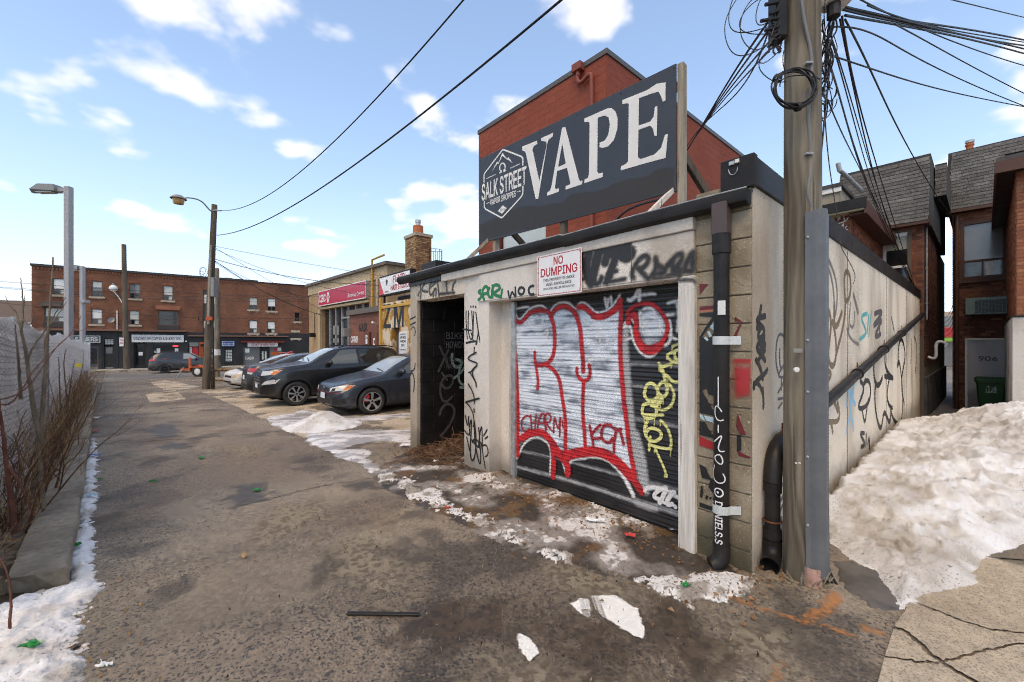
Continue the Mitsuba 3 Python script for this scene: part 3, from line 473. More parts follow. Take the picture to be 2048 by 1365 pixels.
VAPE = [([(2.191,4.352),(1.912,4.338),(1.903,4.291),(1.963,4.284),(1.993,4.249),(1.867,3.778),(1.736,4.225),(1.745,4.267),(1.832,4.308),(1.838,4.345),(1.626,4.342),(1.632,4.297),(1.705,4.279),(1.728,4.233),(1.888,3.548),(1.933,3.554),(2.118,4.24),(2.143,4.272),(2.184,4.294)],[]),([(1.479,4.354),(1.426,4.343),(1.216,3.621),(1.196,3.591),(1.164,3.59),(1.169,3.547),(1.421,3.547),(1.421,3.591),(1.348,3.596),(1.348,3.621),(1.4,3.818),(1.56,3.824),(1.596,3.631),(1.588,3.597),(1.53,3.593),(1.533,3.551),(1.731,3.548),(1.728,3.591),(1.685,3.601),(1.66,3.638)],[[(1.476,4.157),(1.421,3.875),(1.544,3.872)]]),([(1.135,4.337),(0.81,4.331),(0.755,4.313),(0.701,4.249),(0.676,4.164),(0.68,4.043),(0.723,3.936),(0.799,3.886),(0.877,3.893),(0.918,3.917),(0.916,3.969),(0.844,3.969),(0.799,4.02),(0.777,4.127),(0.795,4.22),(0.844,4.263),(0.934,4.274),(0.943,4.248),(0.95,3.644),(0.934,3.61),(0.87,3.601),(0.875,3.552),(1.135,3.55),(1.133,3.593),(1.08,3.602),(1.068,3.639),(1.058,4.248),(1.075,4.278),(1.135,4.293)],[]),([(0.617,4.346),(0.317,4.328),(0.205,4.349),(0.109,4.32),(0.111,4.132),(0.14,4.13),(0.16,4.199),(0.187,4.257),(0.233,4.265),(0.41,4.282),(0.416,3.983),(0.28,3.976),(0.242,4.014),(0.227,4.11),(0.2,4.111),(0.205,3.799),(0.233,3.804),(0.246,3.884),(0.28,3.932),(0.418,3.938),(0.424,3.642),(0.395,3.609),(0.233,3.607),(0.16,3.653),(0.115,3.775),(0.086,3.774),(0.109,3.533),(0.365,3.548),(0.635,3.558),(0.633,3.603),(0.565,3.613),(0.544,3.634),(0.534,4.266),(0.555,4.287),(0.615,4.299)],[])]
LOGO = {'hex': [[(3.003,4.083),(3.003,4.19),(2.985,4.214),(2.597,4.435),(2.564,4.433),(2.203,4.218),(2.176,4.182),(2.176,4.091)],[(2.176,3.79),(2.176,3.693),(2.203,3.657),(2.58,3.453),(2.613,3.449),(2.967,3.655),(2.998,3.697),(2.998,3.78)]],'mountain': [(2.817,4.189),(2.722,4.293),(2.697,4.302),(2.68,4.274),(2.589,4.396),(2.515,4.301),(2.483,4.28),(2.467,4.297),(2.38,4.181),(2.451,4.242),(2.491,4.266),(2.564,4.328),(2.584,4.351),(2.605,4.341),(2.672,4.26),(2.689,4.271),(2.714,4.265)],'bars': [[(2.944,4.119),(2.748,4.122)],[(2.427,4.121),(2.233,4.124)],[(2.94,3.737),(2.876,3.737)],[(2.291,3.742),(2.215,3.74)]],'omega': [(2.65,4.12),(2.617,4.117),(2.617,4.141),(2.647,4.178),(2.638,4.227),(2.589,4.242),(2.54,4.202),(2.535,4.156),(2.564,4.131),(2.561,4.113),(2.522,4.118)],'diamond': [(2.689,3.562),(2.584,3.623),(2.499,3.564),(2.6,3.503)],'salk': [(3.058,3.807),(2.107,3.793),(2.107,4.054),(3.058,4.069)],'vapor': [(2.866,3.684),(2.313,3.685),(2.313,3.772),(2.866,3.783)]}
SIGN_DIM = [(3.116,4.476),(3.116,3.167),(0.0,4.46),(0.0,3.152)]
SIGN_STAIN = [(3.108,3.434),(2.691,3.485),(2.246,3.516),(1.785,3.43),(1.452,3.404),(1.322,3.465),(0.957,3.391),(0.734,3.428),(0.524,3.426),(0.308,3.401),(0.233,3.432),(0.053,3.413),(0.018,3.385),(0.022,3.158),(3.108,3.183)]
WEAR = {'wet': [[(-7.37,8.45),(-7.56,8.97),(-7.11,8.76),(-6.36,7.98),(-6.23,7.56),(-6.62,7.64)],[(-6.01,7.11),(-5.7,7.18),(-5.37,6.97),(-5.26,6.68),(-5.66,6.77)],[(-3.1,4.52),(-3.2,4.89),(-3.02,4.97),(-2.6,4.46),(-2.6,4.23),(-2.81,4.21)],[(-1.89,4.83),(-1.59,5.0),(-1.42,4.63),(-1.66,4.54)]],
 'worn': [[(-2.37,4.07),(-1.97,4.25),(-1.67,4.02),(-1.75,3.43),(-1.9,3.26),(-2.12,3.49)],[(-1.61,3.48),(-1.05,3.3),(-0.63,2.7),(-0.82,2.59),(-1.22,2.94)],[(0.24,3.0),(0.55,2.91),(0.89,2.67),(0.8,2.5),(0.56,2.65),(0.29,2.76)],[(-0.2,2.01),(0.19,2.1),(0.43,1.93),(0.16,1.79),(-0.27,1.79)],[(-0.74,3.0),(-0.59,2.97),(-0.54,2.59),(-0.68,2.65)],[(-4.96,6.94),(-4.32,7.11),(-3.62,6.47),(-4.13,6.19)],[(0.92,2.41),(1.47,2.28),(1.41,2.04),(0.97,2.04)]],
 'mud': [[(-0.75,2.36),(-0.38,2.54),(0.05,2.59),(0.39,2.41),(0.61,2.14),(0.38,2.04),(-0.06,2.17),(-0.43,2.17)],[(.22,2.18),(.95,2.6),(1.15,2.2),(.9,1.75),(.3,1.8)]]}
# ---------------------------------------------------------------- ground, roads and snow
def sheet(poly, off, cell=.25, zf=None):
    """a thin sheet that follows the ground inside the polygon"""
    x0, y0, x1, y1 = poly.bounds
    xs, ys = np.arange(math.floor(x0 / cell), math.ceil(x1 / cell)) * cell, np.arange(math.floor(y0 / cell), math.ceil(y1 / cell)) * cell
    X, Y = (a.ravel() for a in np.meshgrid(xs, ys))
    cells = shapely.box(X, Y, X + cell, Y + cell)
    shapely.prepare(poly)
    full, hit = shapely.contains(poly, cells), shapely.intersects(poly, cells)
    vs, fs, at = [], [], 0
    idx = np.nonzero(full)[0]
    q = np.stack([np.stack([X[idx] + a * cell, Y[idx] + b * cell], 1) for a, b in ((0, 0), (1, 0), (1, 1), (0, 1))], 1)
    vs.append(q.reshape(-1, 2))
    i = np.arange(len(idx)) * 4
    fs.append(np.vstack([np.stack([i, i + 1, i + 2], 1), np.stack([i, i + 2, i + 3], 1)]))
    at = len(idx) * 4
    for k in np.nonzero(hit & ~full)[0]:
        c = shapely.intersection(poly, cells[k])
        for g in getattr(c, 'geoms', [c]):
            if g.geom_type == 'Polygon' and g.area > 1e-7:
                v, f = trimesh.creation.triangulate_polygon(g, engine='earcut')
                vs.append(np.asarray(v)); fs.append(np.asarray(f) + at); at += len(v)
    v, f = np.vstack(vs), np.vstack(fs)
    a, b, c = v[f[:, 0]], v[f[:, 1]], v[f[:, 2]]
    neg = (b[:, 0] - a[:, 0]) * (c[:, 1] - a[:, 1]) - (b[:, 1] - a[:, 1]) * (c[:, 0] - a[:, 0]) < 0
    f[neg] = f[neg][:, ::-1]
    z = (gz if zf is None else zf)(v[:, 0], v[:, 1]) + off
    return trimesh.Trimesh(np.column_stack([v, z]), f, process=True)


def mound(poly, height, cell=.03, ramp=.5, rag=.5, amp=.03, seed=1, top=None, base=0.0):
    """snow or ice lying on the ground: rises from a ragged edge; top(x, y) may shape it"""
    x0, y0, x1, y1 = poly.bounds
    m = .12
    X, Y = np.meshgrid(np.arange(x0 - m, x1 + m, cell), np.arange(y0 - m, y1 + m, cell))
    pts = shapely.points(X, Y)
    shapely.prepare(poly)
    d = shapely.distance(poly.boundary, pts) * np.where(shapely.contains(poly, pts), 1, -1)
    p3 = np.stack([X, Y, X * 0], -1)
    nz = meshkit.fbm(p3 * 5.1, 5, seed) - .5
    d = d + nz * rag * .4 + rag * .16 * (meshkit.fbm(p3 * 24, 3, seed + 2) - .5) + rag * .10 * (meshkit.fbm(p3 * 60, 2, seed + 3) - .5)
    h = height * sstep(-.02, ramp, d) if top is None else top(X, Y, d)
    h = h + amp * (meshkit.fbm(p3 * 11, 4, seed + 9) - .5) * sstep(0, .08, d) + amp * .5 * (meshkit.fbm(p3 * 40, 2, seed + 5) - .5) * sstep(0, .05, d)
    h = np.where(d < 0, -.02 + d * .2, h)
    g = grid(X, Y, gz(X, Y) + h + base)
    hf = h.ravel()[g.faces]
    g.update_faces((hf > -.021).any(1))
    g.remove_unreferenced_vertices()
    return g


GPG = {k: Polygon(v).buffer(0) for k, v in GP.items() if len(v) > 3}
# one base sheet out to the horizon
t = np.linspace(-1, 1, 161)
far = np.sign(t) * (np.abs(t) ** 3.2) * 900
X, Y = np.meshgrid(far, far + 12)
put('ground', grid(X, Y, gz(X, Y) - .035), 'road_bsdf', smooth=True, kind='structure')
lane_poly = Polygon([(-1.95, -2.5), (7.5, -2.5), (7.5, 6), W(-3, 12)[:2], W(8, 12)[:2], W(22, 6)[:2], W(33.5, 12)[:2], W(33.5, -9.8)[:2], *GP['kerb_edge'][::-1]])
put('lane', sheet(lane_poly.buffer(0), 0), 'asphalt_bsdf', kind='structure')
put('parking_area', sheet(GPG['lot'], .005), 'concrete_bsdf', kind='structure')
for k in ('patch_a', 'patch_b'):
    put('concrete_patch', sheet(GPG[k], .004), 'concrete_bsdf', parent='lane')


def flat_stroke(pts, w, off, n=40, seed=0, holes=.0):
    """spray or crack along a line on the ground, with a ragged edge; uv.x is the distance inside it"""
    ln = LineString(pts)
    g = ln.buffer(w / 2 + .03)
    x0, y0, x1, y1 = g.bounds
    X, Y = np.meshgrid(np.arange(x0, x1, .012), np.arange(y0, y1, .012))
    d = w / 2 - shapely.distance(ln, shapely.points(X, Y))
    m = grid(X, Y, gz(X, Y) + off)
    keep = (d.ravel()[m.faces] > -.03).any(1)
    u = d.ravel()
    m.update_faces(keep)
    used = np.unique(m.faces)
    re = np.zeros(len(u), int); re[used] = np.arange(len(used))
    m2 = trimesh.Trimesh(m.vertices[used], re[m.faces], process=False)
    return m2, np.column_stack([u[used], u[used] * 0])


film('orange_ground_spray', (.55, .22, .06), .022, .10, 45, .7, .6)
film('white_ground_paint', (.80, .77, .70), .006, .035, 45, .6, .97)
film('crack_dark', (.018, .015, .012), .008, .02, 40, .9, .95)
for k, w in (('orange_a', .018), ('orange_b', .055), ('orange_c', .03), ('orange_d', .02)):
    m, uv = flat_stroke(GP[k], w, .006)
    put('spray_mark', m, 'orange_ground_spray', parent='lane', uv=uv)
for k, w in (('lane_crack', .012), ('lane_crack_2', .012)):
    m, uv = flat_stroke(spline(GP[k], 30) + RNG.normal(0, .012, (30, 2)), w, .004)
    put('crack', m, 'crack_dark', parent='lane', uv=uv)


def blob(poly, name, off, pad=.08, step=.015):
    x0, y0, x1, y1 = poly.bounds
    X, Y = np.meshgrid(np.arange(x0 - pad, x1 + pad, step), np.arange(y0 - pad, y1 + pad, step))
    pts = shapely.points(X, Y)
    d = shapely.distance(poly.boundary, pts) * np.where(shapely.contains(poly, pts), 1, -1)
    m = grid(X, Y, gz(X, Y) + off)
    return m, np.column_stack([d.ravel(), d.ravel() * 0])


film('wet_film', (.060, .047, .035), .10, .42, 8, .42, .6)
film('worn_film', mikit.proc(lambda p, n, uv: mix(C(.33, .27, .185), C(.16, .125, .085), smoothstep(.45, .62, fbm(p.x * 34, p.y * 34, 2, 3)))), .13, .42, 8, .8, .62)
film('mud_film', mikit.proc(lambda p, n, uv: mix(C(.095, .062, .038), C(.05, .036, .026), smoothstep(.4, .65, fbm(p.x * 26, p.y * 26, 2, 3)))), .12, .40, 9, .55, .55)
for i, (k, nm) in enumerate((('worn', 'worn_patch'), ('mud', 'mud_stain'), ('wet', 'puddle'))):
    for pl in WEAR[k]:
        m, uv = blob(Polygon(pl).buffer(0), k, .0025 + .002 * i, .28, .03)
        put(nm, m, k + '_film', parent='lane', uv=uv)
for k in ('paint_blob', 'paint_blob_2', 'paint_blob_3'):
    m, uv = blob(GPG[k], k, .008)
    put('paint_spill', m, 'white_ground_paint', parent='lane', uv=uv, label='white paint spill on the asphalt' if k == 'paint_blob' else None)

# cracked concrete slabs, lower right
region = Polygon([*GP['slab_edge'], (3.2, 5.5), (9.5, 8), (9.5, -1), (.9, -1)]).buffer(0)
region = region.intersection(sbox(.6, .2, 9.5, 8))
cuts = unary_union([LineString(spline(GP[k], 70) + np.random.default_rng(i).normal(0, .006, (70, 2))).buffer(.006 if k != 'crack_a' else .012) for i, k in enumerate(('crack_a', 'crack_b', 'crack_c'))]
                   + [LineString([(1.5, 3.4), (9.5, 2.1)]).buffer(.012), LineString([(4.6, .2), (5.6, 8)]).buffer(.012)])
region_g = region.difference(cuts)
put('pavement', sheet(region, -.006), 'crack_ground_bsdf' if 'crack_ground_bsdf' in scene else M('crack_ground_bsdf', pr((.035, .028, .02), .95)), kind='structure')
for g in sorted(getattr(region_g, 'geoms', [region_g]), key=lambda a: -a.area):
    if g.area > .01:
        put('slab', sheet(g.buffer(.004).buffer(-.004), .014), 'concrete_bsdf', parent='pavement')

# kerb along the fence strip
ke = np.array(GP['kerb_edge'])
KD = (ke[-1] - ke[0]) / np.linalg.norm(ke[-1] - ke[0])
KN = np.array([-KD[1], KD[0]])                    # towards the fence
KA = ke[0]


def kerb_pt(s, n):
    return KA + KD * s + KN * n


n = 150
ss = np.r_[np.linspace(0, 6, 90), np.linspace(6.2, 26, 60)]
prof = [(0, -.06), (.004, .09), (.018, .118), (.15, .125), (.27, .122), (.285, .10), (.29, -.06)]
V = []
for i, s in enumerate(ss):
    row = []
    for j, (a, b) in enumerate(prof):
        q = kerb_pt(s + (.10 * a / .29 if i == 0 else 0) + (RNG.normal(0, .02) if i == 0 and b > 0 else 0), a + .006 * math.sin(s * 3.1 + j) + RNG.normal(0, .003))
        row.append([q[0], q[1], float(gz(*q)) + b + RNG.normal(0, .003)])
    V.append(row)
V = np.array(V)
km = grid(V[:, :, 0], V[:, :, 1], V[:, :, 2])
c = len(km.vertices)
endcap = trimesh.Trimesh(V[0], [[0, j, j + 1] for j in range(1, len(prof) - 1)], process=False)
put('kerb', cat([km, endcap]), 'kerb_bsdf', smooth=35, kind='structure')

# bare soil strip between kerb and fence and the rough corner in front
soil = Polygon([kerb_pt(-2.2, .02), kerb_pt(0, .02), kerb_pt(0, .2), kerb_pt(26, .2), kerb_pt(26, 2.2), kerb_pt(-2.2, 2.2)]).buffer(0)
x0, y0, x1, y1 = soil.bounds
X, Y = np.meshgrid(np.arange(x0, x1, .08), np.arange(y0, y1, .08))
p3 = np.stack([X, Y, X * 0], -1)
nn = (X - KA[0]) * KN[0] + (Y - KA[1]) * KN[1]
sl = (X - KA[0]) * KD[0] + (Y - KA[1]) * KD[1]
h = .10 * sstep(.12, .5, nn) * sstep(-.5, .5, sl) + .05 * (meshkit.fbm(p3 * 4, 4, 2) - .35)
g = grid(X, Y, gz(X, Y) + h - .01)
cen = g.vertices[g.faces].mean(1)
g.update_faces(shapely.contains(soil.buffer(.05), shapely.points(cen[:, 0], cen[:, 1])))
put('soil', g, 'soil_bsdf', smooth=True, kind='structure')

# snow
put('snow', mound(GPG['gutter_snow'].buffer(.01), .03, .014, .10, .40, .035, 3), 'snow_bsdf', smooth=True, kind='stuff', label='narrow ribbon of snow left along the foot of the kerb')
put('snow', mound(GPG['corner_snow'], .045, .014, .25, .75, .06, 4, base=.010), 'snow_bsdf', smooth=True, kind='stuff', label='patch of trampled snow in front of the broken kerb end')
put('ice', mound(GPG['ice_lobe'], .03, .05, .3, .35, .02, 5), 'ice_bsdf', smooth=True, kind='stuff', label='sheet of grey ice in front of the parked hatchback')
put('ice', mound(GPG['ice_lobe_2'], .035, .04, .3, .35, .02, 6), 'ice_bsdf', smooth=True, kind='stuff', label='second sheet of grey ice, between the hatchback and the garage corner')
pc = np.array([-3.95, 8.7])
put('snow_heap', mound(Point(pc).buffer(.75), .3, .03, .6, .3, .05, 7,
                       top=lambda X, Y, d: .30 * np.exp(-(((X - pc[0]) * .75 + (Y - pc[1]) * .4) ** 2 * 7 + ((Y - pc[1]) * .8 - (X - pc[0]) * .3) ** 2 * 9)) + .01 * sstep(0, .1, d)),
    'snow_bsdf', smooth=True, label='small white heap of snow on the ice in front of the parked cars', cat='snow heap')
put('slush', mound(GPG['slush'], .016, .025, .25, .35, .03, 8), 'slush_bsdf', smooth=True, kind='stuff', label='dirty slush, ice and dead leaves along the foot of the garage front')
put('snow', mound(GPG['edge_snow'].buffer(-.035), .022, .014, .10, .95, .03, 9, base=.010), 'thin_snow_bsdf', smooth=True, kind='stuff', label='ragged white snow edge between the slush and the asphalt')
put('snow', mound(GPG['door_snow'], .022, .012, .12, .85, .03, 10, base=.004), 'thin_snow_bsdf', smooth=True, kind='stuff', label='patch of snow by the foot of the black downpipe')
BK = np.array(GP['bank'])
front_edge = LineString(BK[1:])
bank = Polygon([W(-.03, 1.6)[:2], *BK[1:], (7.2, 3.6), (8.5, 5.0), W(-2.2, 9.2)[:2], W(-1.3, 9.6)[:2], W(-.03, 8.8)[:2]]).buffer(0)


def bank_top(X, Y, d):
    df = shapely.distance(front_edge, shapely.points(X, Y))
    u = (X - O2[0]) * U2[0] + (Y - O2[1]) * U2[1]
    v = (X - O2[0]) * V2[0] + (Y - O2[1]) * V2[1]
    p = np.stack([X, Y, X * 0], -1)
    h = .10 * sstep(0, .18, df) + .30 * sstep(.05, 1.3, df) + .36 * sstep(1.2, 4.2, df)
    h *= .42 + .58 * sstep(.0, 1.7, -u)
    h *= 1 - .75 * sstep(7.0, 9.4, v)
    h += .10 * (meshkit.fbm(p * 1.4, 3, 31) - .5) * sstep(.2, .8, d) + .10 * np.abs(meshkit.fbm(p * 3.2, 4, 37) - .5) * sstep(.1, .5, d)
    h += .13 * (meshkit.fbm(p * 6.5, 4, 41) - .5) * sstep(.05, .4, d) + .085 * (meshkit.fbm(p * 17, 3, 43) - .5) * sstep(.05, .3, d)
    h -= .07 * np.clip(meshkit.fbm(p * 4.4, 3, 47) - .58, 0, .2) / .2 * sstep(.1, .5, d)
    return np.maximum(h, .004) * sstep(-.01, .06, d)


put('snow_bank', mound(bank, .6, .026, .3, .42, .03, 12, top=bank_top), 'snow_bsdf', smooth=True, label='large dirty snow bank ploughed up against the graffiti covered side wall', cat='snow bank')
M('dark_ice_bsdf', pr(speckled((.060, .050, .040), (.125, .108, .09), 5, 40), .38, specular=.4))
put('ice', mound(GPG['dark_ice'], .012, .025, .1, .2, .006, 13), 'dark_ice_bsdf', smooth=True, kind='stuff', label='dark refrozen melt water at the foot of the snow bank')

# street, far pavement
FA = np.array([-34.25, 33.8])
FD = np.array([.811, .585]); FD /= np.linalg.norm(FD)
FN = np.array([FD[1], -FD[0]])                    # from the facade towards the camera


def fp(s, n=0.0):
    return FA + FD * s + FN * n


ZS = -.658
put('street', sheet(Polygon([fp(-70, 3.0), fp(80, 3.0), fp(80, 14.0), fp(-70, 14.0)]), .006, 2.0, zf=lambda x, y: gz(x, y) * 0 + np.maximum(gz(x, y), ZS)), 'road_bsdf', kind='structure')
M('far_walk_bsdf', pr(speckled((.20, .175, .14), (.30, .27, .22), 1, 8), .85))
put('far_pavement', sheet(Polygon([fp(-70, -3), fp(80, -3), fp(80, 3.0), fp(-70, 3.0)]), .13, 3.0, zf=lambda x, y: gz(x, y) * 0 + ZS), 'far_walk_bsdf', kind='structure')
kb = box(-70, 80, 0, .15, ZS - .2, ZS + .135)
put('far_kerb', place(kb, frame(fp(0, 3.1), fp(1, 3.1))), 'concrete_bsdf', kind='structure')
parts = []
rg = np.random.default_rng(5)
for k in range(26):
    s0 = -4 + k * .8 + rg.uniform(-.3, .3)
    q = fp(s0, 2.55)
    parts.append(Polygon([q + FD * rg.uniform(.2, .6) * math.cos(a) + FN * rg.uniform(.1, .35) * math.sin(a) for a in np.linspace(0, 6.28, 9)[:-1]]))
sn = unary_union([p.buffer(0) for p in parts])
put('snow', sheet(sn, .15, 1.0, zf=lambda x, y: gz(x, y) * 0 + ZS), 'snow_bsdf', kind='stuff', label='scraps of snow along the far kerb of the street')
# ---------------------------------------------------------------- the garage (local u, v, z)
G = thing('garage', 'low pale garage with graffiti covered black roller shutter and black gutter', 'garage')


def gput(name, mesh, bsdf, parent=None, smooth=False, uv=None, **k):
    if mesh is None:
        return None
    return put(name, place(mesh, GM), bsdf, parent=parent or G, smooth=smooth, uv=uv, **k)


ZG = 2.55
gput('side_wall', box(0.0, .22, .004, 11.2, -.7, 2.70), 'stucco_bsdf')
# joints of the stucco panels on the side wall
for v in (3.0, 5.9, 8.6):
    gput('panel_joint', box(-.004, .002, v, v + .012, -.5, 2.68), M('joint_bsdf', pr((.12, .095, .07), .9)) if 'joint_bsdf' not in scene else 'joint_bsdf')
# block pier beside the shutter
gput('block_wall', box(.004, .40, -.004, .22, -.3, 2.62), 'mortar_bsdf')
rg = np.random.default_rng(3)
for k in range(14):
    z0 = -.06 + .2 * k
    edges = [.002, .2, .394] if k % 2 else [.002, .394]
    for a, b in zip(edges[:-1], edges[1:]):
        e = rg.uniform(0, .004)
        gput('block', box(a + .003, b - .003, -.016 - e, .1, z0 + .005, z0 + .195, .004), 'block_bsdf', parent=G + '__block_wall')
# the pale concrete frame to the left
gput('left_pillar', box(4.772, 4.983, -.02, .045, -.5, 2.60, .006), 'stucco_bsdf')
gput('recess_header', box(3.46, 4.772, -.02, .26, 2.262, 2.60), 'stucco_bsdf')
gput('middle_pillar', box(3.125, 3.487, -.02, .40, -.3, 2.60, .006), 'pale_paint_bsdf')
gput('shutter_jamb', box(2.946, 3.125, -.028, .40, -.2, 2.60, .006), 'pale_paint_bsdf')
gput('shutter_jamb', box(.382, .514, -.060, .20, -.12, 2.118, .006), 'dirty_white_wood_bsdf')
gput('beam', box(.394, 3.125, -.050, .20, 2.122, 2.462, .005), 'pale_paint_bsdf')
gput('beam_joint', box(.93, .936, -.053, -.02, 2.125, 2.46), 'joint_bsdf')
gput('beam_soffit', box(.514, 2.946, -.045, .21, 2.108, 2.1195), 'pale_trim_bsdf')
gput('trim_strip', box(.392, 3.98, -.070, .02, 2.465, 2.568, .006), 'pale_trim_bsdf')
gput('fascia_board', box(3.982, 4.985, -.045, .02, 2.50, 2.60), 'black_wall_bsdf')
gput('jamb_trim', box(2.700, 2.735, .12, .17, -.12, 2.10), 'pale_trim_bsdf')
gput('shutter_track', box(2.632, 2.698, .11, .19, -.12, 2.10, .006), 'galv_bsdf')
gput('shutter_track', box(.50, .545, .11, .19, -.12, 2.10, .006), 'galv_bsdf')
gput('jamb_return', box(2.738, 2.944, .17, .21, -.2, 2.11), 'pale_paint_bsdf')
# recess with black block walls
gput('recess_wall', box(3.49, 4.772, 1.35, 1.45, -.5, 2.6), 'black_wall_bsdf')
gput('recess_ceiling', box(3.49, 4.772, .262, 1.35, 2.28, 2.36), 'black_wall_bsdf')
bl = G + '__recess_wall'
LW = lambda m: m
for k in range(13):
    z0 = -.22 + .2 * k
    sh = 0 if k % 2 else .2
    a = .06 - sh
    while a < 1.34:
        b = min(a + .394, 1.345)
        a0 = max(a, .055)
        if b - a0 > .03:
            gput('block', box(4.755, 4.90, a0 + .003, b - .003, z0 + .004, z0 + .194, .003), 'black_wall_bsdf', parent=bl)
        a += .4
gput('recess_side', box(3.42, 3.49, .41, 1.35, -.4, 2.6), 'black_wall_bsdf')
gput('left_wall', box(4.79, 4.98, .05, 5.0, -.6, 2.6), 'stucco_bsdf')
gput('recess_lining', box(4.764, 4.789, .05, 1.35, -.6, 2.28), 'black_wall_bsdf')
gput('back_wall', box(.22, 4.98, 4.9, 5.0, -.6, 2.6), 'stucco_bsdf')
gput('roof', box(.21, 4.985, -.02, 4.99, 2.602, 2.655), 'roof_felt_bsdf')
# parapets
gput('parapet', box(-.02, .195, .02, 11.2, 2.702, 2.905, .005), 'black_metal_bsdf')
gput('parapet_front', box(-.026, .20, -.045, .018, 2.685, 2.912, .004), 'black_metal_bsdf')
gput('parapet_bracket', box(.10, .135, -.06, -.046, 2.865, 2.89), 'galv_bsdf')
gput('parapet_bracket', box(.07, .095, -.06, -.046, 2.87, 2.895), 'white_paint_bsdf')
gput('parapet_loop', tube([[.11 + .03 * math.cos(t_), -.05, 2.84 + .045 * math.sin(t_)] for t_ in np.linspace(np.pi, 2 * np.pi, 14)], .003, 5), 'galv_bsdf')
gput('cap_strip', box(.195, .25, .3, 11.2, 2.64, 2.71), 'black_metal_bsdf')
gput('left_parapet', box(4.70, 4.99, .28, 4.9, 2.657, 2.93, .005), 'black_metal_bsdf')
gput('left_parapet_front', box(4.55, 4.99, .18, .278, 2.657, 2.88, .004), 'black_metal_bsdf')
gput('drain_spout', cat([cyl([-.03, 8.9, 1.86], [.04, 8.9, 1.86], .05, 14)]), 'white_paint_bsdf')

# gutter: a bent black profile with a slight kink where two lengths meet
gp = np.array([[-.02, 2.645], [-.03, 2.56], [-.075, 2.553], [-.115, 2.575], [-.125, 2.615], [-.12, 2.655], [-.105, 2.662], [-.095, 2.652]])
us = np.array([.0, .3, .8, 1.4, 1.66, 1.70, 2.2, 3.0, 4.0, 4.7, 5.24])
V = np.array([[[u, a - (.012 if u > 1.68 else 0) * (b > 2.6), b + (.010 if u > 1.68 else 0) + .006 * math.sin(u * 2.3)] for a, b in gp] for u in us])
gm = grid(V[:, :, 0], V[:, :, 1], V[:, :, 2])
caps = [trimesh.Trimesh(V[i], [[0, j, j + 1] for j in range(1, len(gp) - 1)], process=False) for i in (0, -1)]
gut = gput('gutter', cat([gm] + caps), 'black_metal_bsdf', smooth=30)
gput('lip', tube([[u, -.112 - (.012 if u > 1.68 else 0), 2.662 + (.010 if u > 1.68 else 0) + .006 * math.sin(u * 2.3)] for u in us], .006, 6), 'galv_bsdf', parent=gut)
gput('roof_edge', box(.0, 5.0, -.02, .25, 2.657, 2.672), 'roof_felt_bsdf')

# downpipe on the block pier: square outlet, round pipe, clips, shoe
dpu = .175
dp = gput('downpipe', cat([cyl([dpu, -.085, 2.30], [dpu, -.085, .10], .052, 20)]), 'plastic_black_bsdf', smooth=40)
gput('outlet', box(dpu - .053, dpu + .053, -.138, -.04, 2.37, 2.60, .008), M('brown_plastic_bsdf', pr((.075, .05, .045), .5)), parent=dp)
gput('sleeve', cat([cyl([dpu, -.085, 2.24], [dpu, -.085, 2.38], .062, 20)]), 'plastic_black_bsdf', parent=dp, smooth=40)
gput('shoe', tube(spline([[dpu, -.085, .17], [dpu, -.088, .10], [dpu + .01, -.11, .045], [dpu + .05, -.155, .015]], 10), .058, 18), 'plastic_black_bsdf', parent=dp, smooth=40)
M('clip_white_bsdf', pr((.60, .62, .60), .45, metallic=.2))
for z in (1.62, .42):
    a = np.linspace(-1.65, 1.65, 14)
    ring = np.array([[dpu + .058 * math.sin(t), -.085 - .058 * math.cos(t)] for t in a])
    ring = np.vstack([[dpu - .11, -.028], ring, [dpu + .085, -.028]])
    g2 = grid(np.repeat(ring[:, :1], 2, 1), np.repeat(ring[:, 1:2], 2, 1), np.repeat([[z - .03, z + .03]], len(ring), 0))
    gput('clip', g2, 'clip_white_bsdf', parent=dp)
gput('sticker', box(dpu - .048, dpu + .004, -.139, -.1375, 1.80, 1.90), 'white_paint_bsdf', parent=dp)

# roller shutter
SV = .16
pitch = .0775
sh = thing(G + '__roller_shutter', None, None)
sp = np.array([[.004, 0], [.0, .006], [-.004, .012], [-.004, .018], [.001, .024], [.001, .040], [-.003, .046], [-.003, .052], [.001, .058], [.001, .070], [.004, .0775]])


def slat_v(z):
    """how far the shutter's surface stands from its mean plane at height z"""
    return np.interp(np.mod(z - .02, pitch), sp[:, 1], sp[:, 0])


NS = 27
for k in range(NS):
    z0 = .02 + k * pitch
    z1 = min(z0 + pitch, 2.105)
    rows = [(SV + a, z0 + b) for a, b in sp if z0 + b <= z1 + 1e-9]
    Vv = np.array([[[u, a, b] for a, b in rows] for u in (.53, 1.2, 1.9, 2.66)])
    gput('slat', grid(Vv[:, :, 0], Vv[:, :, 1], Vv[:, :, 2]), 'shutter_bsdf', parent=sh, smooth=40)
gput('bottom_rail', box(.53, 2.66, SV - .012, SV + .03, -.08, .019, .004), 'black_metal_bsdf', parent=sh)
gput('backing', box(.5, 2.7, SV + .04, SV + .06, -.1, 2.12), 'black_wall_bsdf', parent=sh)


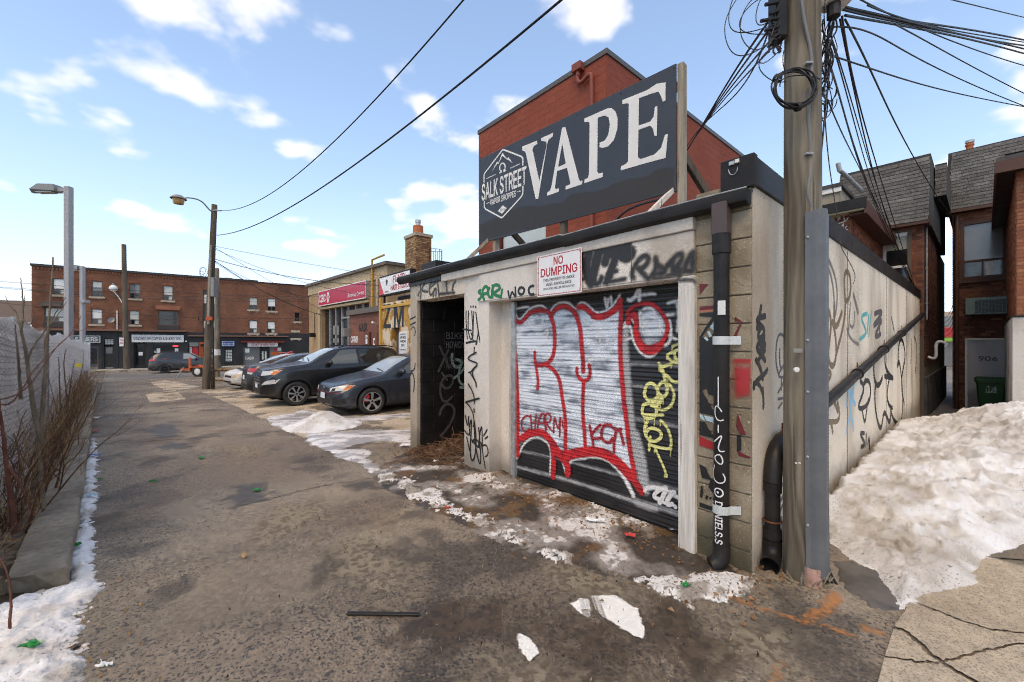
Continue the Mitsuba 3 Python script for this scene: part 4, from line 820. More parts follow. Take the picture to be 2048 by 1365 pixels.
def spray(name, dist_fn, bounds, bsdf, parent, step=.014, off=.002, surf=None, cut=-.09):
    """a film of paint following the surface v = surf(z); dist_fn(points) is the distance inside the painted shape"""
    u0, u1, z0, z1 = bounds
    us, zs = np.arange(u0, u1, step), np.arange(z0, z1, step / 2 if surf is not None else step)
    X, Z = np.meshgrid(us, zs)
    d = dist_fn(shapely.points(X, Z))
    vv = (surf(Z) if surf is not None else 0 * Z) - off
    m = grid(X, vv, Z)
    keep = (d.ravel()[m.faces] > cut).any(1)
    f = m.faces[keep]
    used = np.unique(f)
    re = np.zeros(len(m.vertices), int); re[used] = np.arange(len(used))
    m2 = trimesh.Trimesh(m.vertices[used], re[f], process=False)
    return put(name, place(m2, GM), bsdf, parent=parent, uv=np.column_stack([d.ravel()[used], 0 * used]))


def line_dist(strokes):
    lines = [(w, LineString(spline(p, max(8, 6 * len(p))) if len(p) > 2 else p)) for w, p in strokes]

    def fn(pts):
        d = np.full(pts.shape, -9.0)
        for w, ln in lines:
            d = np.maximum(d, w / 2 - shapely.distance(ln, pts))
        return d
    return fn


def poly_dist(polys):
    ps = [Polygon(p).buffer(0) for p in polys]

    def fn(pts):
        d = np.full(pts.shape, -9.0)
        for p in ps:
            shapely.prepare(p)
            d = np.maximum(d, shapely.distance(p.boundary, pts) * np.where(shapely.contains(p, pts), 1, -1))
        return d
    return fn


ssurf = lambda z: SV + slat_v(z)
SB = (.53, 2.66, .02, 2.10)
spray('graffiti', line_dist([(w if len(p) < 5 and w > .045 or len(p) > 6 else w * .45, p) for w, p in SPRAY['haze']]), SB, 'white_haze_spray', sh, off=.003, surf=ssurf, cut=-.13)
spray('graffiti', poly_dist(FILL['silver']), SB, 'silver_spray', sh, off=.006, surf=ssurf)
spray('graffiti', line_dist(SPRAY['white']), SB, 'white_spray', sh, off=.009, surf=ssurf, cut=-.03, step=.010)
spray('graffiti', line_dist(SPRAY['red']), SB, 'red_spray', sh, off=.012, surf=ssurf, cut=-.03, step=.010)
spray('graffiti_lettering', line_dist(SPRAY['rthin']), SB, 'red_thin_spray', sh, off=.015, surf=ssurf, cut=-.02, step=.008)
spray('graffiti', line_dist(SPRAY['yellow']), SB, 'yellow_spray', sh, off=.009, surf=ssurf, cut=-.02, step=.008)
drips = [(.008, [(u, z), (u + .002, z - l)]) for u, z, l in [(p[0], p[1], RNG.uniform(.03, .08)) for w, st in SPRAY['yellow'] for p in st[::2]]]
spray('graffiti', line_dist(drips), SB, 'yellow_spray', sh, off=.011, surf=ssurf, cut=-.012, step=.006)


def ink(name, strokes, bsdf, parent, off, axis='front', z_lo=None):
    """marker or paint lettering: flat strokes with round ends, lying just proud of the wall"""
    g = unary_union([(LineString(spline(p, max(10, 7 * len(p)))) if len(p) > 2 else LineString(p)).buffer(w * .66, 4) for w, p in strokes]).simplify(.001)
    m = extr(g, .0012, 'xz', -off - .0012)
    if axis == 'side':
        m.vertices = m.vertices[:, [1, 0, 2]]
        m.invert()
    return put(name, place(m, GM), bsdf, parent=parent)


ink('graffiti_lettering', [(w, p) for w, p in SHUTTER_TAG], 'ink_white', sh, -SV + .010)
off = {'header_spray': .022, 'spur_tag': .052, 'column_tag': .0215, 'column_tag_low': .0300, 'pillar_tag': .0215, 'beam_tag': .052, 'beam_blob': .053, 'beam_name': .0615}
for k, (f, stx) in FLAT.items():
    if f.endswith('_spray'):
        xs = [q for w, p in stx for q in p]
        b = (min(q[0] for q in xs) - .1, max(q[0] for q in xs) + .1, min(q[1] for q in xs) - .1, max(q[1] for q in xs) + .1)
        spray('graffiti', line_dist(stx), b, f, G, step=.008, off=off[k], cut=-.04)
    else:
        ink('graffiti_lettering', stx, f, G, off[k])
for i, (c, polys) in enumerate(BLOCKART.items()):
    g = unary_union([Polygon(p).buffer(0) for p in polys]).intersection(sbox(.004, 0, .378, 2.5))
    m = extr(g, .001, 'xz', -.0225 - .0012 * (i + 1))
    gput('mural', m, c, parent=G + '__block_wall')
spray('mural', poly_dist(PINKPATCH), (.004, .2, .4, 1.5), 'pink_spray', G + '__block_wall', step=.01, off=.0215)
for k, (f, stx) in SIDE.items():
    stx = [(w, [(max(q[0], .02), q[1]) for q in p]) for w, p in stx]
    if f.endswith('_spray'):
        xs = [q for w, p in stx for q in p]
        b = (min(q[0] for q in xs) - .12, max(q[0] for q in xs) + .12, min(q[1] for q in xs) - .12, max(q[1] for q in xs) + .12)
        us, zs = np.arange(b[0], b[1], .012), np.arange(b[2], b[3], .012)
        X, Z = np.meshgrid(us, zs)
        d = line_dist(stx)(shapely.points(X, Z))
        m = grid(X * 0 - .003, X, Z)
        put('graffiti', place(m, GM), f, parent=G, uv=np.column_stack([d.ravel(), d.ravel() * 0]))
    else:
        ink('graffiti_lettering', [(w * 1.45, p) for w, p in stx], f, G, .001, 'side')
# writing in the dark recess: on the block wall at its left, seen from the right
RW = [('ink_mist', 'BIKE', .50, 1.12, .11, .34), ('ink_mist', 'HOWDY..', .50, .97, .11, .42), ('ink_grey', 'KTER', .50, .74, .08, .2), ('ink_grey', 'HASR', .50, .62, .08, .22), ('ink_grey', 'MEEZ', .80, .70, .12, .3), ('ink_dim', 'HUGH.W.', .8, 1.55, .09, .36)]
for b, s, v, z, hgt, wd in RW:
    m = text(s, hgt, wd, .001, False)
    q = m.vertices.copy()
    m.vertices = np.stack([4.752 + q[:, 1], v + q[:, 0], z + .55 + q[:, 2]], 1)
    gput('graffiti_lettering', m, b, parent=bl)
LR = {'ink_mint': [(.05, [(.62, 1.42), (.72, 1.20), (.80, 1.25), (.70, 1.33)]), (.04, [(.66, 1.02), (.80, 1.12), (.98, 1.32)]), (.04, [(.82, 1.28), (.80, .92), (.92, .92), (.95, 1.2)]), (.04, [(.95, .9), (1.0, 1.15), (1.1, 1.18), (1.0, 1.05), (1.12, .95)]), (.04, [(1.2, 1.1), (1.15, .95), (1.22, .88), (1.28, 1.05), (1.2, 1.1)]), (.045, [(.78, .86), (1.15, .80)]), (.035, [(.95, .80), (.88, .62)]), (.04, [(1.02, 1.55), (1.08, 1.25), (1.2, 1.6)])],
      'ink_dim': [(.04, [(.38, 1.55), (.56, 1.2)]), (.04, [(.55, 1.5), (.36, 1.15)]), (.035, [(.42, 1.12), (.52, 1.0)]), (.04, [(.4, .95), (.6, .9), (.62, 1.05), (.45, 1.02), (.42, .7), (.62, .72)]), (.045, [(.38, .45), (.55, .6), (.66, .5), (.6, .3), (.4, .1)])]}
for b, stx in LR.items():
    g = unary_union([(LineString(spline(p, 30)) if len(p) > 2 else LineString(p)).buffer(w / 2, 4) for w, p in stx])
    m = extr(g, .001, 'xz', 0)
    q = m.vertices.copy()
    m.vertices = np.stack([4.752 - q[:, 1] + .001, q[:, 0], q[:, 2]], 1)
    m.invert()
    gput('graffiti_lettering', m, b, parent=bl)
# lettering painted down the downpipe
pt = unary_union([LineString(spline(p, 16) if len(p) > 2 else p).buffer(.006) for p in
                  [[(.0, 1.36), (.0, 1.16)], [(-.02, 1.12), (.02, 1.15), (.02, 1.08), (-.03, 1.06)], [(0, 1.02), (0, .97)], [(.03, .90), (-.02, .94), (.0, .86), (-.035, .84)], [(.02, .80), (-.02, .80), (-.02, .75), (.02, .77), (.02, .80)], [(.03, .73), (.02, .62), (-.03, .62), (-.03, .68)]]]).buffer(-.0018)
for k, ch in enumerate('DANIELS.S'):
    pass
ringc = unary_union([Point(0, .545).buffer(.034).difference(Point(0, .545).buffer(.024)), Point(.004, .545).buffer(.008)])
m = extr(unary_union([pt, ringc]), .001, 'xz', 0)
tx = text('DANIELS.S', .055, .30, .001, True)
q = tx.vertices.copy()
tx.vertices = np.stack([.028 - q[:, 2], q[:, 1], .48 - q[:, 0]], 1)


def on_pipe(m):
    q = m.vertices.copy()
    a = q[:, 0] / .052
    m.vertices = np.stack([dpu + .0535 * np.sin(a), -.085 - .0535 * np.cos(a), q[:, 2]], 1)
    return m


for mm in (m, tx):
    mm = trimesh.Trimesh(*trimesh.remesh.subdivide_to_size(mm.vertices, mm.faces, .03), process=False)
    gput('lettering', on_pipe(mm), 'ink_white', parent=dp)

# black drain pipe running down the side wall to the corner
pp = [[-.062, 11.0, 2.30], [-.062, 6, 1.615], [-.062, 2.0, 1.07], [-.062, .52, .875], [-.062, .33, .84], [-.062, .235, .74], [-.062, .20, .60], [-.062, .20, .16]]
P1 = [np.array(p) for p in pp]
dr_ = gput('drain_pipe', tube([P1[0], P1[1], P1[2], P1[3]], .05, 18), "plastic_black_bsdf", smooth=40)
gput('elbow', tube(spline([P1[3] + [0, .02, .003], P1[3], P1[4], P1[5], P1[6]], 22), .058, 18), 'plastic_black_bsdf', parent=dr_, smooth=40)
gput('lower_pipe', tube([P1[6] + [0, 0, .01], P1[7]], .05, 18), 'plastic_black_bsdf', parent=dr_, smooth=40)
for z in (.57, .24):
    gput('collar', cyl([-.062, .20, z - .035], [-.062, .20, z + .035], .058, 18), 'plastic_black_bsdf', parent=dr_, smooth=40)
gput('shoe', tube(spline([[-.062, .20, .20], [-.062, .195, .13], [-.07, .16, .08], [-.08, .08, .05]], 12), [.06] * 12, 18, caps=False), 'plastic_black_bsdf', parent=dr_, smooth=40)
M('rust_bsdf', pr(speckled((.09, .028, .012), (.16, .06, .02), 30, 90), .8))
for c3, ax in (([-.062, .20, .33], 0), ([-.062, .42, .86], 1), ([-.062, 3.2, 1.233], 2), ([-.062, 5.2, 1.506], 2), ([-.062, 7.2, 1.78], 2)):
    a = np.linspace(0, 2 * np.pi, 20)
    if ax == 0:
        ring = np.array([[c3[0] + .057 * math.cos(t), c3[1] + .057 * math.sin(t), c3[2]] for t in a])
    else:
        ring = np.array([[c3[0] + .057 * math.cos(t), c3[1], c3[2] + .058 * math.sin(t)] for t in a])
    gput('strap', tube(ring, .007, 5, caps=False), 'rust_bsdf' if ax < 2 else 'black_metal_bsdf', parent=dr_)
    gput('strap_bolt', cyl([c3[0], c3[1], c3[2] + (0 if ax == 0 else .06)], [c3[0] + (.10 if ax == 0 else 0), c3[1], c3[2] + (0 if ax == 0 else .14)], .006, 6), 'rust_bsdf', parent=dr_)

# ---------------------------------------------------------------- NO DUMPING sign on the beam
# left, right edge on the beam and the heights
nd = thing('warning_sign', 'white no dumping warning sign with red capitals fixed to the beam over the shutter', 'sign')
na, nb, nz0, nz1 = 2.048, 1.452, 2.085, 2.512
FN_ = frame(W(na, -.078)[:2], W(nb, -.078)[:2])
wid = na - nb
put('panel', place(box(0, wid, -.003, .002, nz0, nz1, .001), FN_), M('sign_white_bsdf', pr((.74, .73, .71), .35)), parent=nd)
M('sign_red_bsdf', pr((.40, .012, .022), .4))
M('sign_ink_bsdf', pr((.02, .02, .022), .4))
rim = sbox(.012, nz0 + .012, wid - .012, nz1 - .012)
put('border', place(extr(rim.difference(rim.buffer(-.007)), .0012, 'xz', -.0045), FN_), 'sign_red_bsdf', parent=nd)
for s, z, hgt, w_, b in (('NO', .305, .085, .125, 'sign_red_bsdf'), ('DUMPING', .200, .090, .49, 'sign_red_bsdf'), ('THIS PROPERTY IS UNDER', .148, .030, .42, 'sign_ink_bsdf'), ('VIDEO SURVEILLANCE', .102, .030, .34, 'sign_ink_bsdf'), ('VIOLATORS WILL BE PROSECUTED', .063, .022, .42, 'sign_ink_bsdf')):
    t_ = text(s, hgt, w_, .0012, True)
    t_.apply_translation([(wid - w_) / 2, -.0033, nz0 + z])
    put('lettering', place(t_, FN_), b, parent=nd)
for a, b in ((.02, nz0 + .03), (wid - .02, nz0 + .03), (.02, nz1 - .03), (wid - .02, nz1 - .03)):
    put('screw', place(lathe([(0, .003), (.006, .002), (.006, 0)], 8, mat4([a, -.004, b], [1, 0, 0], [0, 0, 1], [0, -1, 0])), FN_), 'sign_ink_bsdf', parent=nd)

# ---------------------------------------------------------------- billboard on the roof
BB = thing('billboard', 'long dark grey billboard with big white VAPE letters on the garage roof', 'billboard')
SA, SBp = np.array([1.68, 4.25]), np.array([-.507, 6.47])
FS = frame(SBp, SA)                # reads from the far left end to the right
LS = float(np.linalg.norm(SA - SBp))
flip = lambda pts: [(LS - a, z) for a, z in pts]
put('panel', place(box(0, LS, 0, .02, 3.155, 4.468, .003), FS), M('board_bsdf', pr(speckled((.030, .034, .042), (.036, .040, .049), 1.5, 9, .1), .42)), parent=BB)
M('board_white_bsdf', pr((.74, .71, .66), .5))
polys = [Polygon(flip(o), [flip(h) for h in hs]).buffer(0) for o, hs in VAPE]
for p_, ch in zip(polys, 'VAPE'):
    put('letter', place(extr(p_, .0012, 'xz', -.0035), FS), 'board_white_bsdf', parent=BB)
lg = [LineString(flip(p_)).buffer(.011, 4) for p_ in LOGO['hex']] + [LineString(flip(p_)).buffer(.005) for p_ in LOGO['bars']] + [Polygon(flip(LOGO['mountain'])).buffer(0)]
om = LineString(spline(flip(LOGO['omega'])[2:-2], 30)).buffer(.010).union(LineString(flip(LOGO['omega'])[:3]).buffer(.011)).union(LineString(flip(LOGO['omega'])[-3:]).buffer(.011))
put('emblem', place(extr(unary_union(lg + [om]), .0012, 'xz', -.0035), FS), 'board_white_bsdf', parent=BB)
put('emblem', place(extr(Polygon(flip(LOGO['diamond'])), .0012, 'xz', -.0035), FS), 'board_white_bsdf', parent=BB)
for s, q in (('SALK STREET', LOGO['salk']), ('VAPOR SHOPPES', LOGO['vapor'])):
    q = flip(q)
    x0, x1, z0, z1 = q[0][0], q[1][0], (q[0][1] + q[1][1]) / 2, (q[2][1] + q[3][1]) / 2
    t_ = text(s, z1 - z0, x1 - x0, .0012, True)
    t_.apply_translation([x0, -.0033, z0])
    put('lettering', place(t_, FS), 'board_white_bsdf', parent=BB)
dm = np.mean(flip(LOGO['diamond']), 0)
t_ = text('2016', .03, .095, .0008, False)
t_.apply_translation([dm[0] - .047, -.0049, dm[1] - .015])
put('lettering', place(t_, FS), 'sign_ink_bsdf', parent=BB)
film('board_stain_film', (.045, .041, .039), .02, .05, 9, .6, .75)
stp = Polygon(flip(SIGN_STAIN)).buffer(0)
X, Z = np.meshgrid(np.arange(0.01, LS - .01, .02), np.arange(3.16, 3.6, .015))
pts = shapely.points(X, Z)
d = shapely.distance(LineString(flip(SIGN_STAIN)[:-2]), pts) * np.where(shapely.contains(stp, pts), 1, -1)
put('damp_stain', place(grid(X, X * 0 - .002, Z), FS), 'board_stain_film', parent=BB, uv=np.column_stack([d.ravel(), d.ravel() * 0]))
for a in np.linspace(.02, LS - .02, 6):
    for z in (3.2, 4.43):
        put('screw', place(lathe([(0, .004), (.009, .003), (.009, 0)], 8, mat4([a, -.001, z], [1, 0, 0], [0, 0, 1], [0, -1, 0])), FS), 'sign_ink_bsdf', parent=BB)


def beam(a, b, w, h):
    """squared timber from a to b"""
    a, b = np.array(a, float), np.array(b, float)
    t_ = (b - a) / np.linalg.norm(b - a)
    s_ = np.cross(t_, [0, 0, 1.0]); s_ = s_ / np.linalg.norm(s_) if np.linalg.norm(s_) > .05 else np.array([1.0, 0, 0])
    m_ = box(-w / 2, w / 2, -h / 2, h / 2, 0, float(np.linalg.norm(b - a)), .004)
    return place(m_, mat4(a, s_, np.cross(t_, s_), t_))


def sp(s, n, z):
    q = FS @ np.array([s, n, 0, 1])
    return np.array([q[0], q[1], z])


for s_, wd_ in ((LS + .022, 'pale_wood_bsdf'), (.30, 'pale_wood_bsdf'), (1.6, 'old_wood_bsdf')):
    put('post', place(box(s_ - .02, s_ + .045, .022, .11, 2.64, 4.47 if s_ > 1 else 4.45, .004), FS), wd_, parent=BB)
for s_, dx in ((LS - .05, -.02), (.18, -.02)):
    put('front_brace', beam(sp(s_ - .30, -.42, 2.66), sp(s_, .05, 3.20), .10, .05), 'dirty_white_wood_bsdf' if s_ > 1 else 'pale_wood_bsdf', parent=BB)
    put('back_brace', beam(sp(s_ + .32, 1.25, 2.66), sp(s_ + .05, .12, 3.6), .05, .09), 'old_wood_bsdf', parent=BB)
put('sole_plate', beam(sp(-.45, -.35, 2.70), sp(.1, -.35, 2.70), .09, .06), 'old_wood_bsdf', parent=BB)
put('rail', place(box(0, LS, .022, .06, 3.25, 3.34), FS), 'old_wood_bsdf', parent=BB)
put('rail', place(box(0, LS, .022, .06, 4.2, 4.29), FS), 'old_wood_bsdf', parent=BB)
# ---------------------------------------------------------------- the near timber pole and what hangs on it
def see(x, y, d):
    """the point at depth d seen at pixel (x, y) of the 2048 pixel wide photograph"""
    return np.array([(x - 1024) / 830 * d, d, EYE + (678 - y) / 830 * d])


M('cable_bsdf', pr((.014, .013, .013), .5))
M('wire_grey_bsdf', pr((.07, .065, .06), .6))
PC = np.array([2.0055, 2.86])
up = thing('utility_pole', 'thick weathered timber pole with a grey cable guard by the garage corner', 'utility pole')
zz = np.r_[np.linspace(-.15, 4.6, 60), np.linspace(4.7, 8.6, 12)]
a = np.arange(40) * 2 * np.pi / 40
rr_ = .116 - .0028 * zz
Vp = np.array([[[PC[0] + (r + .0035 * math.sin(3 * t + 1) + .004 * (meshkit.noise(np.array([math.cos(t) * 3, math.sin(t) * 3, z * .7]), 4) - .5)) * math.cos(t),
                 PC[1] + (r + .0035 * math.sin(3 * t + 1) + .004 * (meshkit.noise(np.array([math.cos(t) * 3, math.sin(t) * 3, z * .7]), 4) - .5)) * math.sin(t), z] for t in np.r_[a, a[:1]]] for z, r in zip(zz, rr_)])
put('shaft', grid(Vp[:, :, 0], Vp[:, :, 1], Vp[:, :, 2]), 'pole_wood_bsdf', parent=up, smooth=True)
# U-shaped guard
gd = np.array([.15, -.9887])
gt = np.array([.9887, .15])
sec = [(-.088, .108), (-.060, .112), (-.054, .118), (-.046, .136), (-.032, .152), (-.012, .162), (.014, .163), (.036, .154), (.054, .138), (.064, .118), (.070, .113), (.092, .108)]
zs = np.linspace(.085, 2.46, 14)
Vg = np.array([[[*(PC + gt * t + gd * r * (1 + .0) + gt * .008 * sstep(.6, .1, z)), z - (.05 * (t + .088) / .18 if k == 0 else 0) + (.02 * math.sin((t + .09) * 17) if k == 13 else 0)] for t, r in sec] for k, z in enumerate(zs)])
gdm = grid(Vg[:, :, 0], Vg[:, :, 1], Vg[:, :, 2])
put('cable_guard', gdm, 'grey_guard_bsdf', parent=up, smooth=40)
for z in (2.30, 1.62, .85, .40, 1.28):
    q = PC + gt * -.074 + gd * .113
    put('bolt', lathe([(0, .008), (.008, .006), (.010, 0)], 8, mat4([*q, z], [0, 0, 1], [*gt, 0], [*gd, 0])), 'steel_bsdf', parent=up)
# conduit and clips on the face towards the camera
cd = [see(1600, -60, 2.74), see(1604, 0, 2.742), see(1612, 50, 2.748), see(1622, 100, 2.752), see(1621, 170, 2.755), see(1617, 220, 2.752), see(1621, 280, 2.757), see(1622, 330, 2.757), see(1616, 375, 2.753), see(1622, 405, 2.757), see(1630, 445, 2.76)]
put('conduit', tube(spline(cd, 50), .0105, 8), M('conduit_bsdf', pr((.17, .165, .16), .5)), parent=up, smooth=True)
for y, x in ((116, 1621), (298, 1621)):
    q = see(x, y, 2.738)
    put('clip', box(q[0] - .028, q[0] + .018, q[1] - .004, q[1] + .02, q[2] - .007, q[2] + .007, .002), 'galv_bsdf', parent=up)
q = see(1596, 693, 2.744); put('tag', box(q[0] - .03, q[0] + .03, q[1] - .003, q[1] + .02, q[2] - .014, q[2] + .014, .002), M('tag_bsdf', pr((.30, .28, .24), .4, metallic=.4)), parent=up)
q = see(1594, 731, 2.742); put('reflector', lathe([(0, .004), (.013, .003), (.017, .001), (.017, -.012)], 20, mat4(q, [1, 0, 0], [0, 0, 1], [0, -1, 0])), 'white_paint_bsdf', parent=up)
for x in (1593, 1600):
    q = see(x, 918, 2.744); put('nail', lathe([(0, .003), (.005, .002), (.005, -.01)], 8, mat4(q, [1, 0, 0], [0, 0, 1], [0, -1, 0])), 'white_paint_bsdf', parent=up)
# splice case and boxes at the top
sc = thing(up + '__splice_case', None, None)
cs = see(1558, 0, 2.86)
put('case', box(cs[0] - .045, cs[0] + .035, cs[1] - .05, cs[1] + .06, 3.68, 4.35, .012), 'plastic_black_bsdf', parent=sc)
for k in range(9):
    z = 3.70 + k * .055
    put('port', cyl([cs[0] - .02, cs[1] - .04, z], [cs[0] - .10 - .03 * (k % 3), cs[1] - .06, z - .035 - .01 * (k % 2)], .012, 7), 'plastic_black_bsdf', parent=sc, smooth=40)
put('cabinet', box(2.11, 2.27, 2.74, 2.88, 3.885, 4.3, .006), 'white_paint_bsdf', parent=up)
put('cabinet_gland', cyl([2.17, 2.8, 3.80], [2.17, 2.8, 3.89], .04, 10), 'plastic_black_bsdf', parent=up)
# tangle of drop wires down the right of the pole
rgw = np.random.default_rng(21)
for k in range(16):
    y0, y1 = rgw.uniform(-20, 60), rgw.uniform(120, 235)
    x0, x1 = rgw.uniform(1640, 1672), rgw.uniform(1636, 1660)
    pts = [see(x0, y0, 2.86 + rgw.uniform(-.06, .08))]
    for t in (.25, .5, .75):
        pts.append(see(x0 + (x1 - x0) * t + rgw.normal(0, 8), y0 + (y1 - y0) * t, 2.86 + rgw.uniform(-.08, .1)))
    pts.append(see(x1, y1, 2.84))
    put('drop_wire', tube(spline(pts, 24), rgw.uniform(.003, .006), 5), 'cable_bsdf', parent=up, smooth=True)
for k in range(7):
    c0 = (1648 + rgw.uniform(-4, 6), 165 + rgw.uniform(-25, 30))
    rx, ry = rgw.uniform(8, 26), rgw.uniform(14, 48)
    t = np.linspace(0, 2 * np.pi * rgw.uniform(.7, 1.0), 26)
    put('drop_wire', tube([see(c0[0] + rx * math.cos(s), c0[1] + ry * math.sin(s), 2.85 + .05 * math.sin(2 * s)) for s in t], .0033, 5), 'cable_bsdf', parent=up, smooth=True)
# loops on the left
for pts in ([(1550, 40), (1500, 55), (1466, 52), (1458, 20), (1470, -20)], [(1555, 60), (1510, 95), (1470, 100), (1450, 60), (1456, 20), (1480, -20)], [(1548, 55), (1515, 60), (1482, 50), (1486, 20), (1530, -15)], [(1545, 65), (1505, 90), (1482, 60), (1490, 10), (1520, -20)],
            [(1548, 85), (1520, 112), (1520, 130), (1540, 150), (1560, 156), (1578, 152)], [(1562, 90), (1540, 110), (1525, 118), (1518, 100)], [(1568, 92), (1566, 115), (1570, 132), (1578, 138)], [(1542, 30), (1516, 40), (1514, 10), (1530, -20)]):
    put('drop_wire', tube(spline([see(x, y, 2.80 + .02 * i) for i, (x, y) in enumerate(pts)], 40), .0033, 5), 'cable_bsdf', parent=up, smooth=True)
for k in range(14):
    p0 = see(rgw.uniform(1540, 1565), rgw.uniform(20, 95), 2.83)
    p1 = see(rgw.uniform(1525, 1560), rgw.uniform(60, 110), 2.8)
    put('lead', tube(spline([p0, (p0 + p1) / 2 + rgw.normal(0, .02, 3), p1], 10), .006, 5), 'cable_bsdf', parent=up, smooth=True)
# splinters at the foot
spl = []
for k in range(26):
    t = rgw.uniform(-2.9, -.6)
    b = np.array([PC[0] + .12 * math.cos(t), PC[1] + .12 * math.sin(t), -.02])
    d = np.array([math.cos(t) * rgw.uniform(.1, .9), math.sin(t) * rgw.uniform(.1, .9), rgw.uniform(.3, 1.2)])
    spl.append(tube([b, b + d * rgw.uniform(.06, .16)], [.011, .002], 4))
put('splinters', cat(spl), 'pale_wood_bsdf', parent=up, kind='stuff')

# coil of spare cable
t = np.linspace(0, 2 * np.pi * 6, 220)
cq = see(1589, 168, 2.70)
coil = thing('cable_coil', 'coil of black spare cable hung on the thick timber pole', 'cable')
rads = .128 + .010 * np.sin(t * .37) + .006 * np.sin(t * 2.1)
put('turns', tube([[cq[0] + r * math.cos(s), cq[1] + .008 * math.sin(3.3 * s) - .012 * math.sin(s * .2), cq[2] + r * .95 * math.sin(s)] for s, r in zip(t, rads)], .0055, 6), 'cable_bsdf', parent=coil, smooth=True)
for ang in (-1.4, 2.6):
    c = cq + np.array([.13 * math.cos(ang), 0, .124 * math.sin(ang)])
    put('tie', lathe([(.026, -.014), (.028, 0), (.026, .014)], 12, mat4(c, [math.cos(ang), 0, math.sin(ang)], [0, 1, 0], [-math.sin(ang), 0, math.cos(ang)])), 'plastic_black_bsdf', parent=coil)
put('tail', tube(spline([see(1560, 165, 2.7), see(1566, 150, 2.69), see(1600, 142, 2.69), see(1640, 150, 2.74)], 20), .004, 5), 'cable_bsdf', parent=coil, smooth=True)

# pink stub of a duct and cable ends below the guard
q = see(1625, 1145, 2.755)
st_ = thing('duct_stub', 'short pink duct stub standing under the grey cable guard', 'pipe')
pr_ = [(.050, -.05), (.053, .10), (.053, .118), (.044, .118), (.044, .02), (0, .02)]
put('pipe', lathe(pr_, 24, mat4([q[0], q[1], 0], [1, 0, 0], [0, 1, 0], [.03, 0, 1])), M('pink_bsdf', pr(speckled((.36, .20, .16), (.48, .30, .24), 20, 80), .7)), parent=st_, smooth=30)
for k in range(4):
    put('cable_end', tube(spline([[q[0] + .07 + .018 * k, q[1] + .02 + .01 * k, .14], [q[0] + .075 + .02 * k, q[1] + .015, .06], [q[0] + .085 + .025 * k, q[1] + .0, .0]], 8), .008, 6), 'cable_bsdf', parent=st_, smooth=True)


# ---------------------------------------------------------------- overhead cables
def line(label, pts, r, group, n=40, mat='cable_bsdf'):
    put('overhead_cable', tube(spline([see(*p) for p in pts], n), r, 5), mat, smooth=True, label=label, cat='cable', group=group)


# down to the red building, behind the billboard
for k, (x, y, r) in enumerate(((1548, 20, .009), (1546, 40, .008), (1552, 60, .007), (1556, 75, .006), (1550, 8, .006))):
    line('one of the black cables running together from the thick pole behind the billboard', [(x, y, 2.84), (1480 + k * 3, 118 + 9 * k, 3.6), (1420 + k, 216 + k * 2, 4.9), (1358 - k, 318 + k, 6.9)], r, 'cables from the pole to the red building')
# fan to the upper right
for k, pts in enumerate(([(1680, 2, 2.9), (1800, 30, 3.5), (1900, 45, 4.2), (2060, 74, 5.4)], [(1685, 10, 2.9), (1790, 34, 3.4), (1910, 58, 4.3), (2060, 92, 5.4)], [(1690, 22, 2.9), (1800, 42, 3.5), (1920, 66, 4.3), (2060, 102, 5.5)],
                         [(1690, 6, 2.9), (1830, 38, 3.6), (1930, 62, 4.4), (2060, 84, 5.6)], [(1720, -10, 2.95), (1780, 20, 3.3), (1900, 72, 4.2), (2060, 126, 5.6)], [(1735, 2, 2.95), (1850, 40, 3.8), (1950, 60, 4.6), (2060, 78, 5.6)])):
    line('one of the bunched black cables leaving the thick pole for the upper right', pts, .009 if k < 4 else .006, 'bunched cables to the upper right')
line('highest of the three single black wires below the bunched cables at upper right', [(1790, 40, 3.2), (1860, 78, 3.9), (1940, 122, 4.7), (2060, 184, 5.8)], .006, None)
line('middle one of the three single black wires at the upper right', [(1660, 46, 2.88), (1720, 50, 3.0), (1800, 88, 3.6), (1900, 140, 4.5), (2060, 208, 5.8)], .006, None)
line('lowest of the three single black wires at the upper right', [(1655, 100, 2.88), (1740, 128, 3.2), (1850, 162, 4.0), (2060, 207, 5.8)], .006, None)
line('thin cable crossing the top right corner of the picture on its own', [(1900, -10, 4.5), (1990, 12, 5.2), (2060, 29, 6)], .006, None)
# fan down to the brick house
gl = 'one of the black service cables fanning from the thick pole down to the brick house'
for k, pts in enumerate(([(1684, 24, 2.9), (1700, 120, 3.5), (1735, 260, 4.9), (1790, 440, 7.6), (1836, 586, 10.4)], [(1680, 30, 2.9), (1712, 190, 4.1), (1756, 370, 6.3), (1800, 500, 8.6), (1842, 590, 10.5)], [(1650, 95, 2.9), (1672, 160, 3.3), (1704, 270, 4.6), (1760, 420, 7.2), (1834, 580, 10.4)],
                         [(1652, 105, 2.9), (1680, 190, 3.5), (1722, 330, 5.4), (1788, 490, 8.4), (1838, 588, 10.4)], [(1660, 60, 2.9), (1690, 150, 3.4), (1740, 320, 5.4), (1790, 470, 8.0), (1832, 578, 10.4)], [(1662, 70, 2.9), (1700, 205, 3.7), (1748, 370, 6.0), (1806, 520, 9.0), (1840, 592, 10.5)],
                         [(1655, 190, 2.9), (1690, 270, 3.8), (1735, 360, 5.6), (1800, 500, 8.6), (1836, 584, 10.4)])):
    line(gl, pts, .007 if k < 3 else .005, 'service cables to the brick house')
line('black cable passing in front of the dark shingles to the far house at right', [(1690, 30, 2.9), (1740, 130, 3.5), (1790, 236, 4.7), (1850, 345, 7.2), (1880, 392, 9), (1908, 428, 11.8)], .007, None)
line('black cable hanging straight down the right of the thick pole to its guard', [(1662, 100, 2.86), (1652, 200, 2.83), (1642, 300, 2.80), (1632, 400, 2.78), (1628, 440, 2.77)], .006, None)
